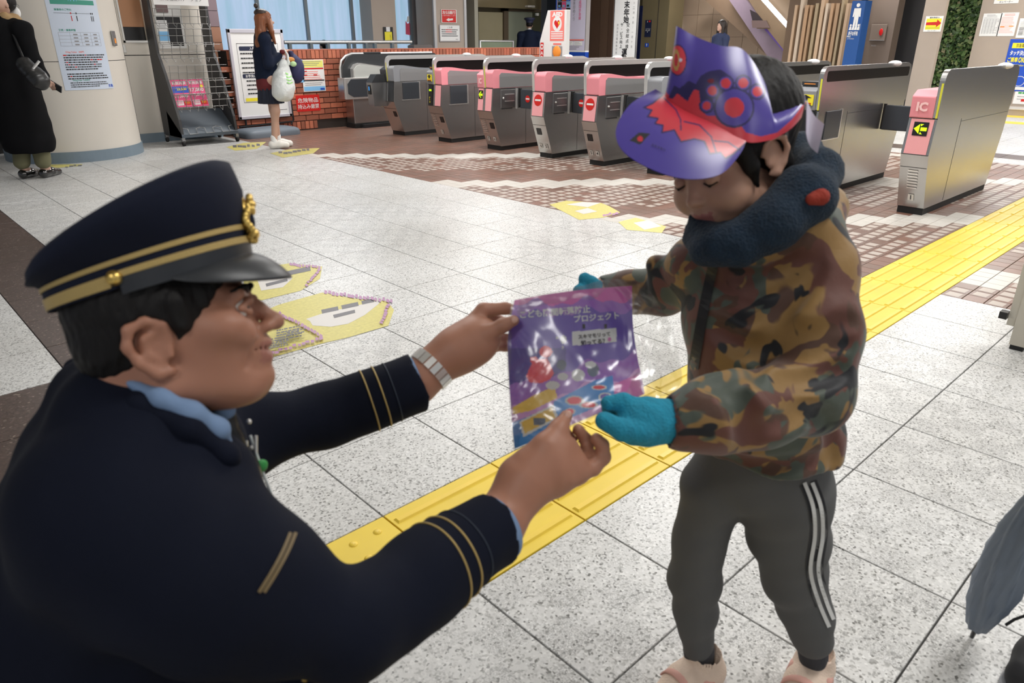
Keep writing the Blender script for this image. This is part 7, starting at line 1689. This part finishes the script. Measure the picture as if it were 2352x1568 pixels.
# ================================================================ people farther away
M_SKIN2 = mat('skin_light', (.52, .32, .24), .5)
def rotz(a): c, s = math.cos(a), math.sin(a); return np.array([[c, -s, 0], [s, c, 0], [0, 0, 1.0]])
class Fig:     # x right of the figure, y forward, z up; metres, at a height scale
    def __init__(s, gx, gy, rz, h, name, label): s.o = np.array((gx, gy, 0.0)); s.R = rotz(rz); s.k = h / 1.7; s.t = thing(name, label, 'person', (gx, gy, 0))
    def w(s, x, y, z): return s.o + s.R @ (np.array((x, y, z)) * s.k)
    def ch(s, B, pts, rs, k=.02, op=1): return B.chain([s.w(*p) for p in pts], [r * s.k for r in rs], k, op)
    def el(s, B, c, r, k=.02, op=1): return B.ell(s.w(*c), np.array(r) * s.k, s.R, k, op)
def figure(fg, arms, legs, head=(0, .03, 0), skin=M_SKIN2, vox=.007):
    B = Body(); fg.ch(B, [(0, 0, .92), (0, 0, 1.1), (0, 0, 1.32)], [.12, .10, .12], .04); fg.ch(B, [(0, 0, 1.36), (head[0] * .3, head[1] * .5, 1.47)], [.05, .045], .02)
    hx, hy, hz = head; fg.el(B, (hx, hy - .01, 1.60 + hz), (.072, .092, .095)); fg.el(B, (hx, hy + .035, 1.545 + hz), (.055, .055, .065)); fg.el(B, (hx, hy + .098, 1.565 + hz), (.010, .014, .018), .008); fg.el(B, (hx, hy + .07, 1.50 + hz), (.025, .02, .018), .015)
    for sg in (-1, 1): fg.el(B, (hx + sg * .074, hy, 1.57 + hz), (.010, .018, .028), .006); fg.el(B, (hx + sg * .03, hy + .088, 1.585 + hz), (.014, .008, .008), .004, -1)
    fg.el(B, (hx, hy + .088, 1.52 + hz), (.022, .008, .007), .004)
    for A in arms:
        fg.ch(B, [(A[0][0] * .5, 0, 1.38)] + list(A), [.05, .048, .036, .026], .02)
        w_ = np.array(A[-1]); dr = nrm(w_ - np.array(A[-2])); fg.el(B, w_ + dr * .05, (.022, .022, .045), .015)
        for q in range(4): p0 = w_ + dr * .07 + np.array((.014 * (q - 1.5), 0, 0)); fg.ch(B, [p0, p0 + dr * .035 + np.array((0, .012, -.006)), p0 + dr * .055 + np.array((0, .02, -.02))], [.009, .008, .007], .004)
        fg.ch(B, [w_ + dr * .03, w_ + dr * .05 + np.array((.03, .01, 0)), w_ + dr * .08 + np.array((.03, .02, 0))], [.011, .009, .008], .006)
    for L in legs: fg.ch(B, [(L[0][0] * .6, 0, .92)] + list(L), [.10, .085, .055, .036], .03); fg.ch(B, [L[-1], (L[-1][0], L[-1][1] + .12, .035)], [.035, .03], .01)
    return B.build('body', fg.t, vox, skin)
# --- schoolgirl with the white carrier bag
p = Z(636, 340); gd = math.radians(-108)
M_BLZ = mat('navy_blazer', (.007, .012, .030), .85, spec=.2, var=.3, vs=8); M_SKRT = mat('navy_skirt', (.010, .014, .03), .8); M_WINE = mat('wine_knit', sr(96, 26, 30), .85); M_BHAIR = mat('auburn_hair', sr(128, 74, 42), .5, var=.35, vs=30, vstr=(1, 1, .15), bump=.6, bs=60, bstr=(1, 1, .1))
gl_ = Fig(p[0], p[1], gd, 1.56, 'person', 'schoolgirl with long auburn hair, navy blazer and white sneakers by the notice board')
lg = [((.075, .02, .86), (.07, .03, .48), (.06, -.03, .09)), ((-.075, .0, .86), (-.08, .03, .48), (-.10, .04, .09))]
ar = [((.17, -.01, 1.34), (.20, .0, 1.06), (.06, .20, 1.18)), ((-.17, -.01, 1.34), (-.20, .03, 1.08), (-.03, .23, 1.10))]
figure(gl_, ar, lg, (0, .05, -.02))
B = Body(); gl_.ch(B, [(0, .0, 1.36), (0, 0, 1.15), (0, 0, .90)], [.115, .145, .155], .04); gl_.ch(B, [(.1, 0, 1.37), ar[0][0], ar[0][1], (.10, .15, 1.15)], [.07, .072, .058, .044], .03); gl_.ch(B, [(-.1, 0, 1.37), ar[1][0], ar[1][1], (-.08, .17, 1.09)], [.07, .072, .058, .046], .03); gl_.el(B, (0, .02, 1.47), (.055, .06, .07), .01, -1); gl_.el(B, (0, 0, .70), (.4, .4, .06), .01, -1); B.build('blazer', gl_.t, .007, M_BLZ, wob=wrinkle(.004, .7, 4))
B = Body(); gl_.ch(B, [(0, 0, .86), (0, 0, .80)], [.153, .158], .02); gl_.el(B, (0, 0, .58), (.4, .4, .15), .01, -1); B.build('knit_hem', gl_.t, .007, M_WINE)
b = MB(); rg = []; n = 64
for z_, r_ in ((.80, .145), (.70, .158), (.58, .172), (.575, .168), (.70, .15)): rg.append([gl_.w((r_ + (.006 if i % 4 < 2 else -.004)) * math.cos(2 * PI * i / n), (r_ * .95 + (.006 if i % 4 < 2 else -.004)) * math.sin(2 * PI * i / n), z_) for i in range(n)])
b.rings(rg, M_SKRT, False, (True, False)); wpar(b.build('pleated_skirt'), gl_.t)
B = Body(); gl_.el(B, (0, .03, 1.59), (.088, .105, .105)); gl_.ch(B, [(.05, -.01, 1.58), (.06, -.03, 1.44), (.07, -.06, 1.30), (.08, -.08, 1.22)], [.06, .06, .05, .018], .03); gl_.ch(B, [(-.05, -.01, 1.58), (-.06, -.02, 1.42), (-.07, .03, 1.30), (-.07, .06, 1.20)], [.06, .055, .04, .018], .03); gl_.ch(B, [(.07, .07, 1.58), (.075, .10, 1.44), (.06, .13, 1.30)], [.03, .028, .012], .02); gl_.el(B, (0, .12, 1.54), (.06, .055, .085), .01, -1); B.build('hair', gl_.t, .006, M_BHAIR, wob=lambda p: .003 * np.sin(p[..., 0] * 150 + p[..., 1] * 130 + 2 * np.sin(p[..., 2] * 20)))
B = Body(); gl_.el(B, (0, .01, 1.655), (.078, .085, .05)); gl_.el(B, (.0, -.04, 1.735), (.026, .026, .03), .01); B.build('hair_bun', gl_.t, .005, mat('dark_brown_hair', sr(52, 38, 32), .5, bump=.5, bs=60))
B = Body(); gl_.el(B, (.10, .20, 1.20), (.035, .035, .03)); B.build('knit_cuff', gl_.t, .006, M_WINE)
for L in lg:
    B = Body(); gl_.ch(B, [(L[2][0], L[2][1], .15), (L[2][0], L[2][1], .08)], [.042, .042], .01); B.build('sock', gl_.t, .006, M_PAPER)
    B = Body(); x_, y_ = L[2][0], L[2][1]; gl_.ch(B, [(x_, y_ - .03, .055), (x_, y_ + .06, .055), (x_, y_ + .15, .04)], [.052, .05, .042], .02); gl_.el(B, (x_, y_, -.10), (.5, .5, .102), .003, -1); B.build('sneaker', gl_.t, .006, mat('sneaker_white', sr(225, 222, 215), .6, bump=.4, bs=80))
# carrier bag and shoulder bag of the schoolgirl
c0 = D(656, 112, 8.45)
cb_ = thing('carrier_bag', 'white plastic carrier bag with green stripes on the arm of the schoolgirl', 'bag', tuple(D(655, 235, 8.42)))
M_PLB = mat('thin_white_plastic', sr(226, 230, 228), .35, alpha=.88, bump=.6, bs=20, bdist=.02)
B = Body(); B.chain([D(650, 150, 8.45), D(650, 190, 8.42), D(650, 212, 8.40)], [.07, .115, .11], .05, 1); B.ell(D(651, 205, 8.38), (.13, .12, .13), None, .04); B.build('bag_body', cb_, .008, M_PLB, wob=wrinkle(.007, .6, 7))
b = MB(); b.tube([D(637, 150, 8.42), D(644, 122, 8.40), D(652, 112, 8.38), D(660, 125, 8.42), D(664, 150, 8.45)], [.022, .014, .008, .014, .022], M_PLB, 8); wpar(b.build('handle'), cb_)
CTr = bvh(cb_.children[0]); its = []
for k in range(4):
    for s_ in (0, 1): x0, y0 = 656 + k * 1.2 + s_ * 7, 166 + 7 * k; its.append(([(x0, y0 + (3 if s_ else 0)), (x0 + 6, y0 + (0 if s_ else 3)), (x0 + 6, y0 + (3 if s_ else 6)), (x0, y0 + (6 if s_ else 3))], mat('bag_green', sr(150, 215, 120), .5)))
decal(CTr, 'green_print', cb_, its, .012)
sb_ = thing('shoulder_bag', 'dark blue bag bulging behind the white carrier bag', 'bag', tuple(D(682, 160, 8.62)))
B = Body(); B.ell(D(680, 160, 8.62), (.10, .10, .16), None); B.chain([D(668, 122, 8.55), D(676, 140, 8.6)], [.03, .05], .03); B.build('bag_body', sb_, .008, mat('bag_indigo', sr(44, 46, 84), .7, var=.2), wob=wrinkle(.004, .8, 2))
b = MB(); b.ball(D(668, 137, 8.46), (.05, .03, .03), mat('orange_cloth', sr(205, 140, 70), .7), 10, 8); wpar(b.build('orange_charm'), sb_); b = MB(); b.ball(D(674, 147, 8.44), (.04, .03, .03), mat('pale_green_cloth', sr(180, 215, 160), .7), 10, 8); wpar(b.build('green_charm'), sb_)
# --- man in the long black coat at the left edge
p = Z(92, 407)
mn = Fig(p[0], p[1], math.radians(-47), 1.64, 'person', 'man in long black coat and white face mask at the left edge')
M_COAT = mat('black_coat', (.005, .005, .006), .9, spec=.15); M_OLV = mat('olive_trousers', sr(112, 110, 82), .8, var=.1); M_SCF = mat('tan_scarf', sr(170, 140, 100), .85, var=.15, vs=12, bump=.4, bs=90)
lg = [((.08, .0, .88), (.08, .03, .48), (.07, .0, .09)), ((-.08, .0, .88), (-.09, -.02, .48), (-.10, -.06, .09))]; ar = [((.19, 0, 1.36), (.24, -.02, 1.08), (.20, .16, .92)), ((-.19, 0, 1.36), (-.24, -.02, 1.08), (-.18, .16, .95))]
figure(mn, ar, lg, (0, .04, 0))
B = Body(); mn.ch(B, [(0, .06, 1.36), (0, .03, 1.1), (.0, -.02, .75), (0, -.03, .36)], [.14, .165, .20, .235], .05); mn.ch(B, [(0, 0, 1.34), (0, 0, 1.05)], [.135, .15], .05); mn.ch(B, [(.1, .05, 1.38), ar[0][0], ar[0][1], (.205, .12, .95)], [.08, .085, .07, .055], .03); mn.ch(B, [(-.1, .05, 1.38), ar[1][0], ar[1][1], (-.19, .12, .98)], [.08, .085, .07, .055], .03); mn.el(B, (0, 0, .0), (.8, .8, .27), .02, -1); mn.el(B, (0, .10, 1.47), (.07, .08, .08), .01, -1)
mn.ch(B, [(.12, .32, .20), (.08, .24, .6), (.03, .22, .9)], [.09, .06, .02], .02, -1)
B.build('coat', mn.t, .008, M_COAT, wob=wrinkle(.006, .5, 6))
B = Body(); [mn.ch(B, [(L[0][0], 0, .8), L[1], (L[2][0], L[2][1], .16)], [.10, .088, .075], .03) for L in lg]; B.build('trousers', mn.t, .008, M_OLV, wob=wrinkle(.004, .7, 1))
B = Body(); mn.ch(B, [(-.09, .07, 1.44), (-.02, .16, 1.41), (.08, .10, 1.45), (.05, .01, 1.46), (-.06, .01, 1.46), (-.09, .07, 1.44)], [.045] * 6, .03); mn.ch(B, [(.04, .19, 1.40), (.08, .22, 1.22), (.12, .22, 1.02)], [.045, .042, .03], .02); B.build('scarf', mn.t, .007, M_SCF, wob=wrinkle(.005, 1.2, 5))
B = Body(); mn.el(B, (0, .215, 1.515), (.058, .038, .058)); B.build('face_mask', mn.t, .005, M_PAPER)
B = Body(); mn.el(B, (0, .12, 1.605), (.085, .105, .09)); mn.el(B, (0, .24, 1.54), (.07, .06, .10), .01, -1); B.build('hair', mn.t, .006, M_HAIR)
b = MB()
for sg in (-1, 1): b.tube([mn.w(sg * .033 + .022 * math.cos(t), .225, 1.57 + .018 * math.sin(t)) for t in [2 * PI * i / 14 for i in range(14)]], .002, M_STEELD, 5, closed=True); b.tube([mn.w(sg * .055, .22, 1.57), mn.w(sg * .08, .12, 1.57)], .002, M_STEELD, 5)
wpar(b.build('glasses'), mn.t)
for L in lg:
    B = Body(); x_, y_ = L[2][0], L[2][1]; mn.ch(B, [(x_, y_ - .03, .045), (x_, y_ + .08, .045), (x_, y_ + .19, .03)], [.045, .044, .034], .02); mn.el(B, (x_, y_, -.10), (.5, .5, .102), .003, -1); B.build('shoe', mn.t, .006, mat('patent_leather', (.008, .008, .008), .12, coat=1))
sg_ = thing('shoulder_bag', 'black leather shoulder bag at the hip of the man in black', 'bag', tuple(D(80, 165, 6.3)))
B = Body(); B.chain([D(58, 150, 6.32), D(92, 185, 6.26)], [.07, .08], .03, 1); B.build('bag_body', sg_, .007, mat('bag_black', (.02, .02, .02), .35), wob=wrinkle(.004, 1, 1)); b = MB(); b.tube([D(76, 158, 6.18), D(90, 140, 6.18)], .012, M_STEELM, 6); wpar(b.build('zip'), sg_); b = MB(); b.tube([D(60, 150, 6.3), D(35, 90, 6.35), D(10, 40, 6.45)], .012, M_BLACK, 6); wpar(b.build('bag_strap'), sg_)
ph = mn.w(.20, .25, .86); b = MB(); Rn = frame(cv(.8, -.5, .2), cv(.3, .6, .6)); b.hexa([ph + Rn @ np.array(q) for q in ((-.075, -.038, -.005), (.075, -.038, -.005), (.075, .038, -.005), (-.075, .038, -.005), (-.075, -.038, .005), (.075, -.038, .005), (.075, .038, .005), (-.075, .038, .005))], M_CHAR); tag(b.build('smartphone'), 'dark smartphone in the hand of the man in black', 'phone')
# --- staff member beyond the brick wall, seen from behind
q = D(1216, 80, 16.2); sm = Fig(q[0], q[1], math.radians(-35), 1.66, 'person', 'station staff member in navy cap seen from behind, beyond the brick wall')
ar = [((.20, 0, 1.36), (.24, .03, 1.06), (.20, .12, .86)), ((-.20, 0, 1.36), (-.24, .03, 1.06), (-.20, .12, .86))]; figure(sm, ar, [((.08, 0, .88), (.08, .02, .48), (.08, 0, .09)), ((-.08, 0, .88), (-.08, .02, .48), (-.08, 0, .09))], (0, .02, 0), vox=.012)
B = Body(); sm.ch(B, [(0, 0, 1.36), (0, 0, 1.15), (0, 0, .88)], [.14, .17, .17], .04); [sm.ch(B, [(A[0][0] * .5, 0, 1.38), A[0], A[1], (A[2][0], .1, .9)], [.08, .085, .068, .05], .03) for A in ar]; sm.el(B, (0, .02, 1.48), (.06, .06, .08), .01, -1); B.build('jacket', sm.t, .01, M_BLZ)
B = Body(); [sm.ch(B, [(s_ * .08, 0, .85), (s_ * .08, .02, .48), (s_ * .08, 0, .05)], [.10, .085, .065], .03) for s_ in (-1, 1)]; B.build('trousers', sm.t, .012, M_BLZ); B = Body(); sm.el(B, (0, .0, 1.60), (.078, .095, .075)); B.build('hair', sm.t, .008, M_HAIR); B = Body(); sm.ch(B, [(0, 0, 1.455), (0, 0, 1.475)], [.05, .05]); B.build('shirt_collar', sm.t, .008, M_PAPER)
b = MB(); b.rings([[sm.w(r_ * math.cos(t), r_ * 1.15 * math.sin(t), z_) for t in [2 * PI * i / 24 for i in range(24)]] for r_, z_ in ((.082, 1.63), (.085, 1.67), (.125, 1.70), (.13, 1.72), (.11, 1.74), (.02, 1.745))], mat('staff_cap', (.02, .025, .06), .6)); wpar(b.build('cap'), sm.t)
# --- woman on the stairs, far behind, with dark hair
q = D(1655, 92, 14.3); wm = Fig(q[0], q[1], math.radians(75), 1.60, 'person', 'far woman with long dark hair and navy top below the stairs')
ar = [((.16, 0, 1.34), (.19, .03, 1.08), (.08, .18, 1.10)), ((-.16, 0, 1.34), (-.19, .03, 1.08), (-.08, .18, 1.10))]; figure(wm, ar, [((.08, 0, .88), (.08, .02, .48), (.08, 0, .09)), ((-.08, 0, .88), (-.08, .02, .48), (-.08, 0, .09))], (0, .02, 0), vox=.012)
B = Body(); wm.ch(B, [(0, 0, 1.36), (0, 0, 1.15), (0, 0, .7)], [.12, .15, .17], .04); [wm.ch(B, [(A[0][0] * .5, 0, 1.38), A[0], A[1], A[2]], [.07, .07, .055, .045], .03) for A in ar]; wm.el(B, (0, .02, 1.48), (.055, .06, .08), .01, -1); B.build('coat', wm.t, .01, mat('navy_top', (.02, .03, .08), .8)); B = Body(); [wm.ch(B, [(s_ * .08, 0, .75), (s_ * .08, .02, .48), (s_ * .08, 0, .05)], [.09, .07, .055], .03) for s_ in (-1, 1)]; B.build('trousers', wm.t, .012, M_CHAR)
B = Body(); wm.el(B, (0, .0, 1.61), (.09, .10, .10)); wm.ch(B, [(0, -.04, 1.58), (0, -.07, 1.35), (.02, -.09, 1.18)], [.08, .085, .05], .03); wm.ch(B, [(.07, .03, 1.56), (.08, .04, 1.38)], [.03, .02]); wm.ch(B, [(-.07, .03, 1.56), (-.08, .04, 1.38)], [.03, .02]); wm.el(B, (0, .12, 1.56), (.055, .06, .075), .01, -1); B.build('hair', wm.t, .009, mat('brown_black_hair', (.02, .013, .010), .5))
# head of someone low behind the wall, before the windows
q = D(745, 108, 12.2); B = Body(); hd = Fig(q[0], q[1], math.radians(30), 1.02 / .98 * (q[2] + .06) / 1.70 * 1.7, 'person', 'dark head just showing above the brick wall before the windows'); figure(hd, [((.17, 0, 1.34), (.2, .03, 1.08), (.18, .12, .9)), ((-.17, 0, 1.34), (-.2, .03, 1.08), (-.18, .12, .9))], [((.08, 0, .88), (.08, .02, .48), (.08, 0, .09)), ((-.08, 0, .88), (-.08, .02, .48), (-.08, 0, .09))], vox=.014)
B = Body(); hd.el(B, (0, .0, 1.61), (.088, .105, .10)); B.build('hair', hd.t, .01, M_HAIR); B = Body(); hd.ch(B, [(0, 0, 1.36), (0, 0, .8)], [.16, .18], .04); B.build('coat', hd.t, .012, M_COAT)
# ================================================================ umbrella and a bystander's shoe, bottom right
tip = Z(2232, 1462, .004); um = thing('umbrella', 'furled grey-blue umbrella resting its black tip on the floor at the lower right', 'umbrella', tuple(tip))
ax_ = nrm(D(2352, 1215, 1.31) - tip); L0 = .02
b = MB(); b.tube([tip, tip + ax_ * .045], [.0045, .0055], M_BLACK, 8); wpar(b.build('ferrule'), um); b = MB(); b.tube([tip + ax_ * .043, tip + ax_ * .052], .010, mat('ring_brass', sr(190, 175, 120), .4, .5), 10); wpar(b.build('ring'), um)
u_ = nrm(np.cross(ax_, (0, 0, 1))); w_ = np.cross(ax_, u_); rg = []; n = 48
for t_, r_ in ((.050, .013), (.058, .022), (.09, .026), (.14, .034), (.22, .040), (.32, .041), (.42, .035), (.50, .022), (.56, .010)):
    rg.append([tip + ax_ * t_ + (r_ * (1 + .16 * math.sin(8 * (2 * PI * i / n) + 3 * t_ * 6) * min(1, t_ * 8))) * (math.cos(2 * PI * i / n) * u_ + math.sin(2 * PI * i / n) * w_) for i in range(n)])
b = MB(); b.rings(rg, mat('umbrella_cloth', sr(108, 120, 136), .5, var=.12, vs=14)); wpar(b.build('canopy'), um)
b = MB(); b.tube([tip + ax_ * .55, tip + ax_ * .80, tip + ax_ * .84 + u_ * .02, tip + ax_ * .84 + u_ * .05, tip + ax_ * .80 + u_ * .06], [.006, .006, .010, .010, .010], M_BLACK, 8); wpar(b.build('handle'), um)
sp = Z(2352, 1535, .04); d_ = nrm(np.array((ray(2352, 1500)[0], ray(2352, 1500)[1], 0))); d2 = nrm(np.array((-E_R[0] * .6 - E_F[0] * .5, -E_R[1] * .6 - E_F[1] * .5, 0)))
shp = Z(2395, 1520, .04); z0 = np.array((0, 0, 1.0)); st_ = thing('shoe', 'black rubber-toed shoe cut by the frame below the umbrella', 'shoe', (shp[0], shp[1], 0))
B = Body(); B.chain([shp - d2 * .12 + z0 * .02, shp, shp + d2 * .07 - z0 * .002], [.05, .048, .042], .02); B.ell(shp * np.array([1, 1, 0]) - z0 * .097, (.6, .6, .1), None, .003, -1); B.build('upper', st_, .005, mat('black_canvas', (.012, .012, .014), .7))
B = Body(); B.chain([shp * np.array([1, 1, 0]) + z0 * .012 - d2 * .13, shp * np.array([1, 1, 0]) + z0 * .012 + d2 * .072], [.052, .0455], .01); B.ell(shp * np.array([1, 1, 0]) - z0 * .098, (.6, .6, .1), None, .002, -1); B.ell(shp * np.array([1, 1, 0]) + z0 * .116, (.6, .6, .1), None, .002, -1); B.build('sole', st_, .004, M_GREYP)
b = MB(); b.tube([D(2310, 1435, 1.50), D(2330, 1422, 1.49), D(2370, 1408, 1.47)], .003, M_BLACK, 6); wpar(b.build('lace'), st_)
